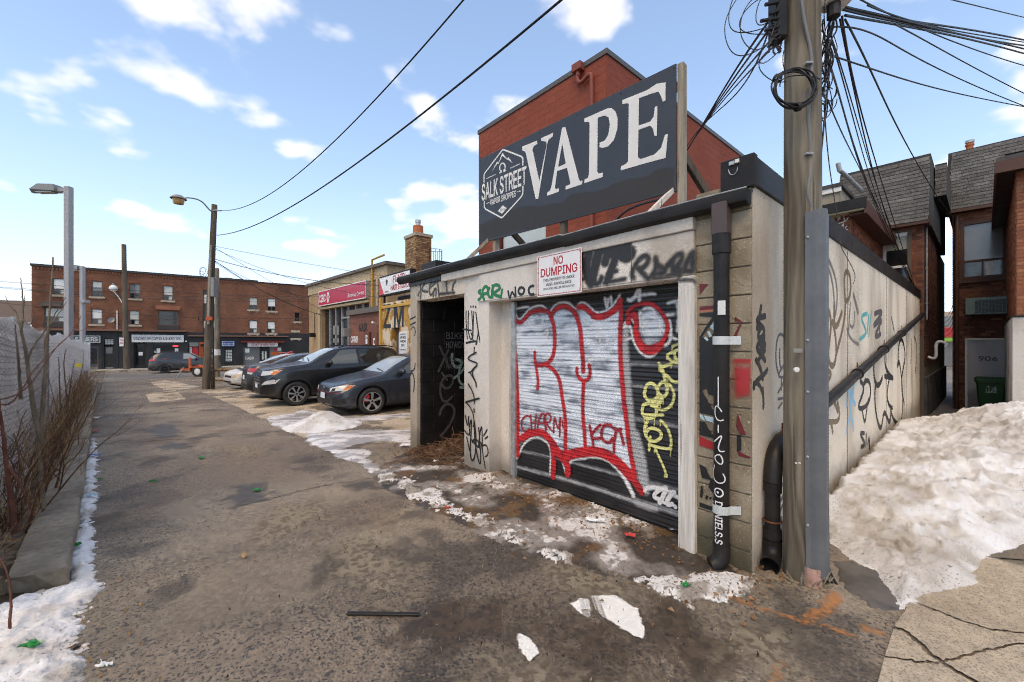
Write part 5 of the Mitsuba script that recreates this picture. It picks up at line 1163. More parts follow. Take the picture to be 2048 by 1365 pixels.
line('thin brown wire dangling from the thick pole onto the side wall', [(1648, 200, 2.86), (1655, 290, 3.1), (1664, 360, 3.5), (1676, 440, 4.05), (1681, 480, 4.4), (1690, 500, 4.55), (1706, 530, 4.8), (1710, 545, 4.88), (1706, 560, 4.83)], .004, None, 60, 'wire_grey_bsdf')
for k in range(5):
    line('one of the slack black wires drooping across the passage between the brick houses', [(1842, 588 + 4 * k, 10.4), (1862, 618 + 8 * k, 10.9), (1886, 628 + 9 * k, 11.3), (1908, 585 + 14 * k, 12.1)], .006, 'slack wires in the passage')


# ---------------------------------------------------------------- the pole with the amber street lamp
mp = thing('utility_pole', 'leaning timber pole with an amber street lamp on a curved arm beside the lane', 'utility pole')
b, tp = see(412, 773, 17.25), see(429, 401, 17.25)
mtop = tp.copy()
put('shaft', tube([b + (tp - b) * t for t in np.linspace(0, 1, 12)], np.linspace(.15, .10, 12), 14), 'old_wood_bsdf', parent=mp, smooth=35)
put('splint', tube([see(417, 640, 17.1), see(421, 500, 17.1), see(422, 482, 17.1)], .05, 8), 'pale_wood_bsdf', parent=mp)
put('cross_bracket', tube([see(424, 413, 17.2), see(432, 412, 17.1), see(442, 413, 17.0)], .03, 6), 'steel_bsdf', parent=mp)
sl = thing('street_lamp', 'amber street lamp with a round bowl on a curved arm of the leaning pole', 'street lamp')
M('lamp_grey_bsdf', pr((.24, .235, .22), .45, metallic=.2))
M('amber_bsdf', pr((.42, .25, .075), .25))
put('arm', tube(spline([see(424, 414, 17.15), see(416, 408, 17.0), see(405, 396, 16.8), (see(390, 389, 16.6)), see(371, 387, 16.4)], 24), .028, 8), 'lamp_grey_bsdf', parent=sl, smooth=True)
lc = see(357, 389, 16.3)
put('hood', lathe([(.03, .15), (.13, .13), (.22, .06), (.275, .0), (.25, -.02)], 24, mat4(lc, [1, 0, 0], [0, 1, 0], [0, 0, 1])), 'lamp_grey_bsdf', parent=sl, smooth=40)
put('bowl', lathe([(.20, -.01), (.19, -.10), (.165, -.20), (0, -.215)], 24, mat4(lc, [1, 0, 0], [0, 1, 0], [0, 0, 1])), 'amber_bsdf', parent=sl, smooth=40)
cc = thing('cable_coil', 'loop of black cable hanging on the leaning timber pole', 'cable')
t = np.linspace(0, 2 * np.pi * 3, 80)
q = see(403, 629, 17.0)
put('turns', tube([[q[0] + .13 * math.cos(s) * (1 + .06 * math.sin(s * .4)), q[1] + .02 * math.sin(2 * s), q[2] + .12 * math.sin(s)] for s in t], .012, 5), 'cable_bsdf', parent=cc, smooth=True)
put('band', box(see(413, 627, 17.05)[0] - .0, see(425, 627, 17.05)[0], 17.02, 17.12, see(0, 632, 17.05)[2], see(0, 625, 17.05)[2]), M('orange_band_bsdf', pr((.45, .08, .02), .6)), parent=mp)
put('meter_box', box(see(424, 0, 17.1)[0], see(431, 0, 17.1)[0], 17.0, 17.25, see(0, 585, 17.1)[2], see(0, 547, 17.1)[2], .01), 'lamp_grey_bsdf', parent=mp)
put('riser', tube([see(427, 770, 17.1), see(426, 640, 17.1), see(427, 520, 17.1), see(430, 470, 17.1)], .03, 6), 'cable_bsdf', parent=mp)
t = np.linspace(0, 2 * np.pi, 24)
for k, (dx, r) in enumerate(((0, .15), (.05, .19), (-.03, .11))):
    q = see(405, 533 + 3 * k, 17.0)
    put('spare_loop', tube([[q[0] + dx + r * math.cos(s) * .8, q[1], q[2] + r * math.sin(s)] for s in t], .008, 5), 'cable_bsdf', parent=mp, smooth=True)
tn = np.array([PC[0], PC[1]])
line2 = lambda lab, a_, b_, sag, r: put('overhead_cable', cable(a_, b_, sag, r, 60), 'cable_bsdf', smooth=True, label=lab, cat='cable')
line2('upper of the two long cables from the leaning pole across the sky', see(440, 412, 17.05), [PC[0], PC[1], 6.9], 1.2, .012)
line2('lower of the two long cables from the leaning pole across the sky', see(434, 462, 17.1), [PC[0], PC[1], 5.4], .70, .014)
for k, (y0, p1, sag) in enumerate(((484, (775, 545, 17), .05), (487, (700, 640, 18), .1), (510, (770, 562, 16.6), .25), (514, (640, 620, 25), .3), (517, (712, 640, 18), .35), (515, (640, 585, 25), .4), (490, (770, 588, 16.6), .3))):
    a_, b_ = see(431, y0, 17.1), see(*p1)
    put('overhead_cable', cable(a_, b_, sag, .013 if k in (2, 3) else .008, 30), 'cable_bsdf', smooth=True, cat='cable', label='one of the cables spreading from the leaning pole over the parked cars', group='cables over the parked cars')
tp_ = thing('utility_pole', 'thin pale weathered pole right behind the leaning pole with the amber lamp', 'utility pole')
put('shaft', tube([see(434, 745, 22), see(434, 640, 22), see(434, 528, 22)], [.14, .12, .10], 12), 'pole_wood_bsdf', parent=tp_, smooth=35)
put('band', cyl(see(434, 702, 22), see(434, 690, 22), .15, 12), 'white_paint_bsdf', parent=tp_)

# rusty rail by the pole
rl = thing('barrier_rail', 'rusty yellow pipe barrier beside the foot of the leaning pole', 'barrier')
M('rusty_yellow_bsdf', pr(speckled((.34, .22, .06), (.14, .065, .03), 9, 40), .7))
put('post', cyl(see(426, 773, 17.5), see(426, 733, 17.5), .075, 10), 'rusty_yellow_bsdf', parent=rl, smooth=40)
put('rail', tube([see(426, 733, 17.5), see(440, 731, 17.55), see(520, 733, 17.8)], .05, 8), 'rusty_yellow_bsdf', parent=rl, smooth=40)
put('rail', tube([see(426, 752, 17.5), see(520, 751, 17.8)], .04, 8), 'rusty_yellow_bsdf', parent=rl, smooth=40)
put('post', cyl(see(520, 770, 17.8), see(520, 733, 17.8), .07, 10), 'rusty_yellow_bsdf', parent=rl, smooth=40)

# ---------------------------------------------------------------- grey lamp posts behind the fence
M('post_grey_bsdf', pr((.33, .32, .32), .45, metallic=.1))


def lamp_post(label, x, d, ytop, ybot, r, hx, hy):
    lp = thing('lamp_post', label, 'lamp post')
    a_, b_ = see(x, ybot, d), see(x, ytop, d)
    put('post', box(a_[0] - r, a_[0] + r, d - r, d + r, float(gz(a_[0], d)) - .3, b_[2], .015), 'post_grey_bsdf', parent=lp)
    hz = see(x, hy, d)[2]
    hl = (x - hx) / 830 * d
    put('arm', box(a_[0] - hl * .34, a_[0] - r, d - .05, d + .05, hz - .06, hz + .08, .01), 'post_grey_bsdf', parent=lp)
    P_ = [(a_[0] - hl, .0), (a_[0] - hl * .97, .10), (a_[0] - hl * .75, .17), (a_[0] - hl * .3, .15), (a_[0] - hl * .28, -.08)]
    hull = trimesh.convex.convex_hull(np.array([[px_, d + s * (.05 if k in (0,) else .16), hz + dz - (.12 if k in (0, 1) else 0) + .02] for k, (px_, dz) in enumerate(P_) for s in (-1, 1)]))
    put('head', hull, 'lamp_grey_bsdf', parent=lp, smooth=30)
    put('lens', box(a_[0] - hl * .85, a_[0] - hl * .4, d - .11, d + .11, hz - .10, hz - .075), M('lens_bsdf', pr((.5, .48, .42), .2)) if 'lens_bsdf' not in scene else 'lens_bsdf', parent=lp)
    return lp


lamp_post('tall grey lamp post with a flat lamp head rising behind the white fence', 137.5, 15.0, 365, 700, .095, 66, 372)
l2 = lamp_post('smaller grey lamp post in front of the brick row, right of the tall one', 165, 23.0, 524, 700, .09, 148, 529)
q = see(165, 594, 22.85); put('clamp', box(q[0] - .13, q[0] + .13, 22.82, 23.15, q[2] - .08, q[2] + .08, .01), 'post_grey_bsdf', parent=l2)
# ---------------------------------------------------------------- brickwork, blocks and shingles as pieces
CUBE1 = mikit.ply(trimesh.creation.box([1, 1, 1]))


def brick_bsdf(name, a, b, f=9.0):
    return M(name, bump(pr(speckled(a, b, f, 70, .5), .88), lambda p, n, uv: .004 * fbm(p.x * 70, p.y * 70, p.z * 70, 2), 1.0))


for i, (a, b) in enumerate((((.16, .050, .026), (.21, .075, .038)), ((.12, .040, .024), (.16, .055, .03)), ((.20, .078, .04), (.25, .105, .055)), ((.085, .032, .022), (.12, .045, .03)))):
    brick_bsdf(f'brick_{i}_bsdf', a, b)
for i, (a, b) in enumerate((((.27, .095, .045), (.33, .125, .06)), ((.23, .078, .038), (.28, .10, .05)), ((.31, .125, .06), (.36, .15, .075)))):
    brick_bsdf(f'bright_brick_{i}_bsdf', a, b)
brick_bsdf('brick_darkest_bsdf', (.045, .022, .017), (.07, .032, .024))  # darkest brick tone, laid only on the flank along the passage
M('brick_mortar_bsdf', pr((.13, .10, .075), .95))
M('old_mortar_bsdf', pr((.22, .16, .11), .95))
RED = [brick_bsdf('red_block_bsdf', (.225, .052, .027), (.25, .062, .033), 1.2), brick_bsdf('red_block_dark_bsdf', (.215, .049, .025), (.24, .058, .031), 1.2)]
M('red_joint_bsdf', pr((.19, .044, .024), .9))


def courses(holder, key, Mx, s0, s1, z0, z1, bl, bh, joint, bsdfs, holes=(), limit=300, near=None, proud=.004, depth=.03, seed=1, half=.5, keep=None):
    """bricks or blocks on a wall plane (s, -n, z): the largest in view are pieces of their own, the rest one mesh"""
    rg = np.random.default_rng(seed)
    items = []
    nrow = int(math.ceil((z1 - z0) / bh))
    for r in range(nrow):
        za, zb = z0 + r * bh, min(z0 + (r + 1) * bh, z1)
        a = s0 - (half * bl if r % 2 else 0)
        while a < s1:
            spans = [(max(a, s0), min(a + bl, s1))]
            for h0, h1, g0, g1 in holes:
                if zb > g0 + .01 and za < g1 - .01:
                    nx = []
                    for q0, q1 in spans:
                        if q1 <= h0 or q0 >= h1:
                            nx.append((q0, q1))
                        else:
                            if q0 < h0: nx.append((q0, h0))
                            if q1 > h1: nx.append((h1, q1))
                    spans = nx
            for q0, q1 in spans:
                if q1 - q0 > .03 and (keep is None or keep((q0 + q1) / 2, (za + zb) / 2)):
                    items.append((q0 + joint / 2, q1 - joint / 2, za + joint / 2, zb - joint / 2, rg.uniform(0, proud), int(rg.integers(len(bsdfs)))))
            a += bl
    cen = np.array([[(i[0] + i[1]) / 2, 0, (i[2] + i[3]) / 2, 1] for i in items]) @ Mx.T
    d = np.linalg.norm(cen[:, :3] - np.array([0, 0, EYE]), axis=1)
    order = np.argsort(d)
    rest = {}
    for rank, k in enumerate(order):
        q0, q1, za, zb, pd, bi = items[k]
        Bx = np.eye(4)
        Bx[0, 0], Bx[1, 1], Bx[2, 2] = q1 - q0, depth, zb - za
        Bx[:3, 3] = [(q0 + q1) / 2, depth / 2 - .008 - pd, (za + zb) / 2]
        if rank < limit:
            put(key, CUBE1, bsdfs[bi], parent=holder, tw=ST(Mx @ Bx))
        else:
            rest.setdefault(bi, []).append(place(box(-.5, .5, -.5, .5, -.5, .5), Mx @ Bx))
    for bi, ms in rest.items():
        put(key + '_rest', cat(ms), bsdfs[bi], parent=holder, kind='stuff')


# ---------------------------------------------------------------- red block building behind the garage
RB = thing('red_building', 'tall plain building of red painted blocks rising behind the billboard', 'building')
RU, RV = 4.85, 5.0
FR_ = frame(W(9.89, RV)[:2], W(RU, RV)[:2])       # front: s from its left corner to the near corner
SR_ = frame(W(RU, RV)[:2], W(RU, 19)[:2])         # right side: s going back
LF = 9.89 - RU
RT = 8.45
wy0, wy1, wz0, wz1 = .93, 3.05, 3.2, 6.85
wall = cat([place(box(.0, wy0, .002, .3, -.8, RT), FR_), place(box(wy1, LF - .002, .002, .3, -.8, RT), FR_), place(box(wy0, wy1, .002, .3, -.8, wz0), FR_), place(box(wy0, wy1, .002, .3, wz1, RT), FR_)])
put('wall', wall, 'red_joint_bsdf', parent=RB)
w2 = put('wall', cat([place(box(.002, 9.2, .002, .3, -.8, RT), SR_)]), 'red_joint_bsdf', parent=RB)
w3 = put('wall', cat([place(box(9.2, 14, -.16, .3, -.8, RT + .02), SR_)]), 'red_joint_bsdf', parent=RB)
put('wall', cat([place(box(.0, .3, .3, 9, -.8, RT), FR_), place(box(0, LF, 8.8, 9.0, -.8, RT), FR_)]), 'red_joint_bsdf', parent=RB)
put('roof', cat([place(box(.1, LF - .1, .1, 14, RT - .5, RT - .4), FR_)]), 'roof_felt_bsdf', parent=RB)
courses(RB + '__wall', 'block', FR_, 0, LF, 2.65, RT, .4, .2, .005, RED, holes=[(wy0, wy1, wz0, wz1)], limit=300, proud=.002, seed=4)
courses(w2, 'block', SR_, 0, 9.2, 2.85, RT, .4, .2, .005, RED, limit=300, proud=.002, seed=5)
courses(w3, 'block', SR_ @ mat4([0, -.16, 0], [1, 0, 0], [0, 1, 0], [0, 0, 1]), 9.2, 14, 3.2, RT + .02, .4, .2, .006, RED, limit=100, proud=.004, seed=6)
M('coping_bsdf', pr((.10, .092, .085), .5, metallic=.2))
put('coping', cat([place(box(-.03, LF + .04, -.04, .36, RT, RT + .13, .004), FR_)]), 'coping_bsdf', parent=RB)
put('coping', cat([place(box(.36, 9.2, -.04, .36, RT, RT + .13, .004), SR_)]), 'coping_bsdf', parent=RB)
put('coping', cat([place(box(9.16, 14, -.20, .36, RT + .022, RT + .15, .004), SR_)]), 'coping_bsdf', parent=RB)
win = put('window', cat([place(box(wy0 + .10, wy0 + .13, .14, .2, wz0, wz1 - .08), FR_)]), 'black_metal_bsdf', parent=RB)
M('frosted_bsdf', pr((.46, .50, .47), .12, specular=.7))
put('pane', place(box(wy0 + .13, wy1, .16, .18, wz0, wz1 - .22), FR_), 'frosted_bsdf', parent=win)
put('frame', place(box(wy0 + .10, wy1, .12, .22, wz1 - .24, wz1 - .12), FR_), 'pale_trim_bsdf', parent=win)
put('frame', place(box(wy0 + .13, wy1, .15, .19, 3.92, 3.945), FR_), 'black_metal_bsdf', parent=win)
put('reveal', place(box(wy0, wy1, .24, .3, wz0, wz1), FR_), 'black_wall_bsdf', parent=win)
# rainwater head and pipe, painted red
M('red_pipe_bsdf', pr((.21, .046, .025), .6))
dpx = LF - .36
rp = put('downpipe', place(tube(spline([[dpx - .42, -.10, RT - .18], [dpx - .42, -.11, RT - .30], [dpx - .34, -.10, RT - .38], [dpx - .14, -.10, RT - .33], [dpx - .03, -.10, RT - .33], [dpx, -.10, RT - .42], [dpx, -.10, RT - .6]], 36), .05, 14), FR_), 'red_pipe_bsdf', parent=RB, smooth=40)
put('pipe', place(cyl([dpx, -.10, RT - .58], [dpx, -.10, 2.6], .05, 14), FR_), 'red_pipe_bsdf', parent=rp, smooth=40)
put('collar', place(cyl([dpx - .42, -.10, RT - .20], [dpx - .42, -.10, RT - .05], .06, 14), FR_), 'red_pipe_bsdf', parent=rp, smooth=40)
put('rainwater_head', place(box(dpx - .56, dpx - .28, -.20, -.0, RT - .08, RT + .12, .012), FR_), 'red_pipe_bsdf', parent=rp)
# service conduit and wires low on the wall
put('conduit', place(tube(spline([[dpx + .08, -.06, 2.6], [dpx + .1, -.06, 3.2], [dpx + .2, -.06, 3.6]], 10), .05, 8), FR_), 'cable_bsdf', parent=RB, smooth=True)
for k in range(7):
    r_ = np.random.default_rng(50 + k)
    put('service_wire', place(tube(spline([[dpx + .15, -.08, 3.6 + r_.uniform(-.1, .1)], [dpx + .3 + r_.uniform(0, .2), -.12, 3.1 + r_.uniform(-.1, .2)], [dpx + .12 + r_.uniform(0, .2), -.1, 2.9], [dpx + .3 + r_.uniform(-.2, .2), -.1, 2.6]], 16), .010, 5), FR_), 'cable_bsdf', parent=RB, smooth=True)
put('overhead_cable', tube(spline([FR_[:3, 3] + FR_[:3, 0] * (dpx + .2) + [0, 0, 3.7 - 0], see(1255, 412, 7.2), see(1300, 395, 6.3), see(1352, 372, 5.2)], 24), .02, 6), 'cable_bsdf', smooth=True, label='thick black cable sagging from the red building behind the lower edge of the billboard', cat='cable')

# ---------------------------------------------------------------- brick house behind the side wall
BH = thing('brick_house', 'dark red brick house with a grey shingled mansard roof behind the graffiti side wall', 'house')
HV = 11.4                                         # main wall
hu0 = .72                                         # wing's right side
hu1 = -.06                                        # right corner of the main wall
WV = 7.5                                          # wing front
FM = frame(W(hu0, HV)[:2], W(hu1 - .001, HV)[:2])
LM = hu0 - hu1
BR = ['brick_0_bsdf', 'brick_1_bsdf', 'brick_2_bsdf', 'brick_3_bsdf']
hz1 = 5.15
# window opening in the main wall
wx0, wx1, wz0, wz1 = .0, .56, 2.9, 4.45
put('wall', cat([place(box(wx1, LM, .002, .3, -.7, hz1), FM), place(box(-3, wx1, .002, .3, -.7, wz0), FM), place(box(-3, wx1, .002, .3, wz1, hz1), FM), place(box(-3, 0, .002, .3, wz0, wz1), FM)]), 'brick_mortar_bsdf', parent=BH)
courses(BH + '__wall', 'brick', FM, .0, LM, 1.8, hz1, .215, .073, .012, BR, holes=[(wx0, wx1, wz0, wz1)], limit=300, proud=.006, seed=11)
hw = put('window', cat([place(box(wx0, wx0 + .07, .03, .10, wz0, wz1), FM), place(box(wx1 - .07, wx1, .03, .10, wz0, wz1), FM), place(box(wx0, wx1, .032, .10, wz1 - .09, wz1), FM), place(box(wx0, wx1, .032, .10, wz0, wz0 + .07), FM), place(box(wx0, wx1, .04, .09, 3.55, 3.61), FM)]), 'white_paint_bsdf', parent=BH)
M('dark_glass_bsdf', pr((.012, .014, .016), .06, specular=.7))
put('pane', place(box(wx0 + .06, wx1 - .06, .062, .066, wz0 + .05, wz1 - .05), FM), 'dark_glass_bsdf', parent=hw)
put('blind', place(box(wx0 + .07, wx1 - .07, .058, .061, 4.02, wz1 - .09), FM), M('blind_bsdf', pr((.36, .36, .30), .7)), parent=hw)
put('sill', place(box(wx0 - .04, wx1 + .05, -.06, .05, wz0 - .07, wz0 - .002), FM), 'white_paint_bsdf', parent=hw)
# right flank along the passage
FK = frame(W(hu1, HV)[:2], W(hu1, 19.5)[:2])
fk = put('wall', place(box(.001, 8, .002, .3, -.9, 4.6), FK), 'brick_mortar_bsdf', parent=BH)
courses(fk, 'brick', FK, 0, 4.5, 1.0, 4.6, .215, .073, .012, ['brick_3_bsdf', 'brick_darkest_bsdf'], limit=200, proud=.006, seed=12)
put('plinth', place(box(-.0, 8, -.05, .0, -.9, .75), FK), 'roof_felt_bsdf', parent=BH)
vt = put('flue_vent', place(tube(spline([[.8, -.02, 1.25], [.8, -.16, 1.25], [.8, -.17, 1.55], [.8, -.22, 1.64], [.8, -.32, 1.62], [.8, -.34, 1.5]], 24), .035, 10), FK), 'white_paint_bsdf', parent=BH, smooth=40)
put('wall_conduit', place(tube([[.35, -.03, 2.2], [.35, -.03, 4.9], [.9, -.03, 5.6]], .016, 6), FK), 'galv_bsdf', parent=BH, smooth=40)
for z in (2.6, 3.0, 3.5, 4.1):
    put('conduit_clip', place(box(.31, .39, -.05, .0, z, z + .03), FK), 'galv_bsdf', parent=BH)
# mansard roof, its lower edge over the wall
shingle_cols = []
for i, c in enumerate(((.105, .101, .094), (.122, .118, .109), (.088, .085, .079), (.155, .15, .137))):
    M(f'shingle_{i}_bsdf', bump(pr(speckled(tuple(.85 * q for q in c), tuple(1.15 * q for q in c), 14, 90, .6), .95), lambda p, n, uv: .003 * noise(p.x * 200, p.y * 200, p.z * 200), 1.0))
    shingle_cols.append(f'shingle_{i}_bsdf')


def shingles(holder, Mx, outline, zl, zh, lean, limit=300, seed=1, ex=.105, tab=.27):
    """shingles on a steep roof plane: s along, z up, leaning back by lean metres over its height"""
    rg = np.random.default_rng(seed)
    L = math.hypot(zh - zl, lean)
    tdir = np.array([0, lean / L, (zh - zl) / L])
    nd_ = np.array([0, -(zh - zl) / L, lean / L])
    s0, _, s1, _ = outline.bounds
    shapely.prepare(outline)
    items = []
    for r in range(int(L / ex)):
        a = s0 - rg.uniform(0, tab)
        while a < s1:
            wdt = tab * rg.uniform(.75, 1.3)
            q0, q1 = max(a, s0), min(a + wdt, s1)
            zc = zl + (r + .5) * ex * tdir[2]
            c = sbox(q0, zc - .04, q1, zc + .04).intersection(outline) if q1 - q0 > .03 else None
            if c is not None and not c.is_empty and c.area > .002:
                q0, _, q1, _ = c.bounds
                items.append((q0 + .002, q1 - .002, r, rg.uniform(0, .004), rg.choice(4, p=[.42, .3, .2, .08])))
            a += wdt
    mid = np.array([[(i[0] + i[1]) / 2, 0, zl + i[2] * ex, 1] for i in items]) @ Mx.T
    order = np.argsort(np.linalg.norm(mid[:, :3], axis=1))
    rest = {}
    for rank, k in enumerate(order):
        q0, q1, r, pd, bi = items[k]
        Bx = np.eye(4)
        Bx[:3, 0] = [q1 - q0, 0, 0]
        t2 = tdir - nd_ * .14
        Bx[:3, 1] = nd_ * (.018 + pd)
        Bx[:3, 2] = t2 * ex * 1.12
        o = np.array([(q0 + q1) / 2, 0, zl]) + tdir * (r + .56) * ex + nd_ * .012
        Bx[:3, 3] = o
        if rank < limit:
            put('shingle', CUBE1, shingle_cols[bi], parent=holder, tw=ST(Mx @ Bx))
        else:
            rest.setdefault(bi, []).append(place(box(-.5, .5, -.5, .5, -.5, .5), Mx @ Bx))
    for bi, ms in rest.items():
        put('shingle_rest', cat(ms), shingle_cols[bi], parent=holder, kind='stuff')


M('roof_deck_bsdf', pr((.04, .038, .035), .95))
M('brown_trim_bsdf', pr((.075, .030, .018), .6))
mz0, mz1 = 4.62, 6.42
e0, e1 = -.95, LM + .10
rf = put('roof', place(trimesh.convex.convex_hull(np.array([[a, b, c] for a in (e0, e1) for b, c in ((-.22, mz0), (.35, mz1), (6, mz1), (6, mz0))])), FM), 'roof_deck_bsdf', parent=BH)
shingles(rf, FM @ mat4([0, -.225, 0], [1, 0, 0], [0, 1, 0], [0, 0, 1]), sbox(e0, mz0, e1, mz1), mz0, mz1, .57, 300, 21)
put('eave', place(box(-.2, e1, -.24, .3, mz0 - .07, mz0 - .003), FM), 'brown_trim_bsdf', parent=BH)
rk = put('rear_dormer_roof', place(trimesh.convex.convex_hull(np.array([[a, b, c] for a in (e1 + .02, e1 + .24) for b, c in ((1.2, 5.5), (1.35, 6.4), (4, 6.4), (4, 5.5))])), FM), 'roof_deck_bsdf', parent=BH)
shingles(rk, FM @ mat4([0, 1.195, 0], [1, 0, 0], [0, 1, 0], [0, 0, 1]), sbox(e1 + .02, 5.5, e1 + .24, 6.4), 5.5, 6.4, .15, 80, 22)
# the low wing in front
FWf = frame(W(4.2, WV)[:2], W(hu0, WV)[:2])
FWs = frame(W(hu0, WV)[:2], W(hu0, HV)[:2])
LW_ = 4.2 - hu0
wz = 4.25
wg = put('wing_wall', place(box(0, LW_, .002, .3, -.5, wz), FWf), 'old_mortar_bsdf', parent=BH)
courses(wg, 'brick', FWf, 1.6, LW_, 2.7, wz, .215, .073, .012, BR[:3], limit=300, proud=.006, seed=13)
wg2 = put('wing_wall', place(box(.0, HV - WV, .002, .3, -.5, wz), FWs), 'old_mortar_bsdf', parent=BH)
courses(wg2, 'brick', FWs, 0, HV - WV, 2.5, wz, .215, .073, .012, BR[:3], limit=300, proud=.006, seed=14)
ws = put('wing_roof', place(box(-.3, LW_ + .28, -.30, 4, wz + .05, wz + .13), FWf), 'roof_felt_bsdf', parent=BH)
put('fascia', place(box(-.3, LW_ + .29, -.32, -.28, wz - .03, wz + .17), FWf), 'black_metal_bsdf', parent=ws)
put('soffit_board', place(box(-.3, LW_ + .26, -.29, -.0, wz - .06, wz + .04), FWf), M('cream_bsdf', pr((.42, .36, .22), .6)), parent=ws)
put('side_fascia', place(box(-.30, HV - WV - .2, -.29, -.25, wz - .14, wz + .12), FWs), 'brown_trim_bsdf', parent=ws)
put('side_soffit', place(box(-.2, HV - WV - .2, -.25, .0, wz - .12, wz - .09), FWs), 'brown_trim_bsdf', parent=ws)
ink_s = unary_union([LineString(spline(p, 20) if len(p) > 2 else p).buffer(.012) for p in
                     [[(2.72, 3.62), (2.8, 3.9), (2.95, 3.98), (3.2, 3.95), (3.4, 3.8)], [(2.78, 3.7), (2.86, 3.92), (2.9, 3.68)], [(2.9, 3.68), (2.97, 3.9), (3.02, 3.7)], [(3.04, 3.7), (3.08, 3.92), (3.14, 3.7), (3.18, 3.9)], [(3.2, 3.7), (3.26, 3.88), (3.32, 3.66)], [(2.7, 3.55), (2.9, 3.62), (3.2, 3.6), (3.42, 3.7)],
                      [(2.95, 3.45), (3.0, 3.6), (3.06, 3.42), (3.1, 3.58), (3.16, 3.42)], [(3.2, 3.45), (3.3, 3.55), (3.25, 3.4), (3.38, 3.5)], [(2.85, 3.35), (3.1, 3.38), (3.4, 3.42)], [(3.3, 3.1), (3.42, 3.15), (3.44, 3.0)], [(3.05, 3.3), (3.2, 3.34), (3.1, 3.2), (3.3, 3.26)]]])
from shapely import affinity
put('graffiti_lettering', place(extr(affinity.affine_transform(ink_s, [.62, 0, 0, .85, 1.32, 1.0]), .001, 'xz', -.016), FWf), 'ink_white', parent=wg)
# tan clad upstand on the wing roof, bent flue
up_ = put('roof_upstand', place(box(-.2, LW_ - .28, .55, 2.2, wz + .13, wz + .72), FWf), M('tan_bsdf', pr(stain((.30, .26, .19), (.16, .135, .10), 6), .7)), parent=BH)
for k in range(14):
    put('cladding_batten', place(box(1.0 + k * .17, 1.02 + k * .17, .535, .552, wz + .13, wz + .70), FWf), 'tan_bsdf', parent=up_)
put('upstand_cap', place(box(-.2, LW_ - .22, .48, 2.3, wz + .722, wz + .80), FWf), 'roof_felt_bsdf', parent=up_)
put('cap_board', place(box(-.2, LW_ - .25, .50, .545, wz + .62, wz + .72), FWf), 'white_paint_bsdf', parent=up_)
put('vent_pipe', tube([see(1676, 318, 9.0), see(1679, 332, 9.0), see(1697, 347, 9.2), see(1722, 372, 9.4)], .045, 10), 'galv_bsdf', parent=BH, smooth=30)

# ---------------------------------------------------------------- far right brick house with door 906
EH = thing('corner_house', 'brick house at the far right with a grey door numbered 906 and a shingled mansard', 'house')
EV = 15.0
eu0 = -.42
FE = frame(W(eu0, EV)[:2], W(eu0 - 1, EV)[:2])
LE = 1.35
ez = 5.6
dx0, dx1, dz0, dz1 = .305, 1.11, -.33, 1.70       # door
vx0, vx1, vz0, vz1 = .16, 1.06, 3.46, 5.18        # window
put('wall', cat([place(box(0, dx0 if False else .16, .002, .3, -.8, ez), FE), place(box(.16, LE + 2, .002, .3, dz1 + .04, vz0), FE), place(box(.16, LE + 2, .002, .3, vz1, ez), FE), place(box(vx1, LE + 2, .002, .3, vz0, vz1), FE), place(box(.16, dx0 - .05, .002, .3, -.8, dz1 + .04), FE), place(box(dx1 + .05, LE + 2, .002, .3, -.8, dz1 + .04), FE)]), 'brick_mortar_bsdf', parent=EH)
courses(EH + '__wall', 'brick', FE, 0, LE, -.3, ez, .215, .073, .012, BR, holes=[(vx0, vx1, vz0, vz1), (dx0 - .05, dx1 + .05, -1, dz1 + .04)], limit=300, proud=.006, seed=15)
put('side_wall', place(box(0, .3, .3, 6, -.9, ez), FE), 'brick_mortar_bsdf', parent=EH)
dr2 = put('door', place(box(dx0, dx1, .05, .10, dz0, dz1, .003), FE), M('door_grey_bsdf', pr(stain((.48, .46, .455), (.34, .32, .31), 5, amt=.5, grain=.1), .5)), parent=EH)
put('frame', cat([place(box(dx0 - .05, dx0 - .002, -.01, .12, dz0, dz1 + .045), FE), place(box(dx1 + .002, dx1 + .05, -.01, .12, dz0, dz1 + .045), FE), place(box(dx0 - .05, dx1 + .05, -.012, .12, dz1 + .002, dz1 + .05), FE)]), 'white_paint_bsdf', parent=dr2)
put('handle', cat([place(box(dx1 - .09, dx1 - .06, .02, .05, .42, .58), FE)]), 'black_metal_bsdf', parent=dr2)
put('lock', place(cyl([dx1 - .075, .03, .34], [dx1 - .075, .06, .34], .025, 12), FE), 'black_metal_bsdf', parent=dr2)
t_ = text('906', .15, .36, .002, True)
t_.apply_translation([.52, .047, 1.08])
put('door_number', place(t_, FE), 'sign_ink_bsdf', parent=dr2)
w6 = put('window', cat([place(box(vx0, vx0 + .08, -.01, .10, vz0, vz1), FE), place(box(vx1 - .08, vx1, -.01, .10, vz0, vz1), FE), place(box(vx0, vx1, -.012, .10, vz1 - .09, vz1), FE), place(box(vx0, vx1, -.012, .10, vz0, vz0 + .10), FE), place(box(vx0 + .08, vx1 - .08, .01, .09, 3.98, 4.04), FE), place(box(.58, .62, .012, .09, 3.56, 3.98), FE)]), 'brown_trim_bsdf', parent=EH)
M('grey_glass_bsdf', pr((.16, .165, .17), .08, specular=.8))
put('pane', place(box(vx0 + .07, vx1 - .07, .05, .055, 4.03, vz1 - .08), FE), 'grey_glass_bsdf', parent=w6)
put('pane', place(box(vx0 + .07, .59, .05, .055, vz0 + .09, 3.99), FE), 'dark_glass_bsdf', parent=w6)
put('pane', place(box(.61, vx1 - .07, .05, .055, vz0 + .09, 3.99), FE), 'dark_glass_bsdf', parent=w6)
put('curtain', place(box(.66, .80, .046, .049, vz0 + .10, 3.97), FE), 'white_paint_bsdf', parent=w6)
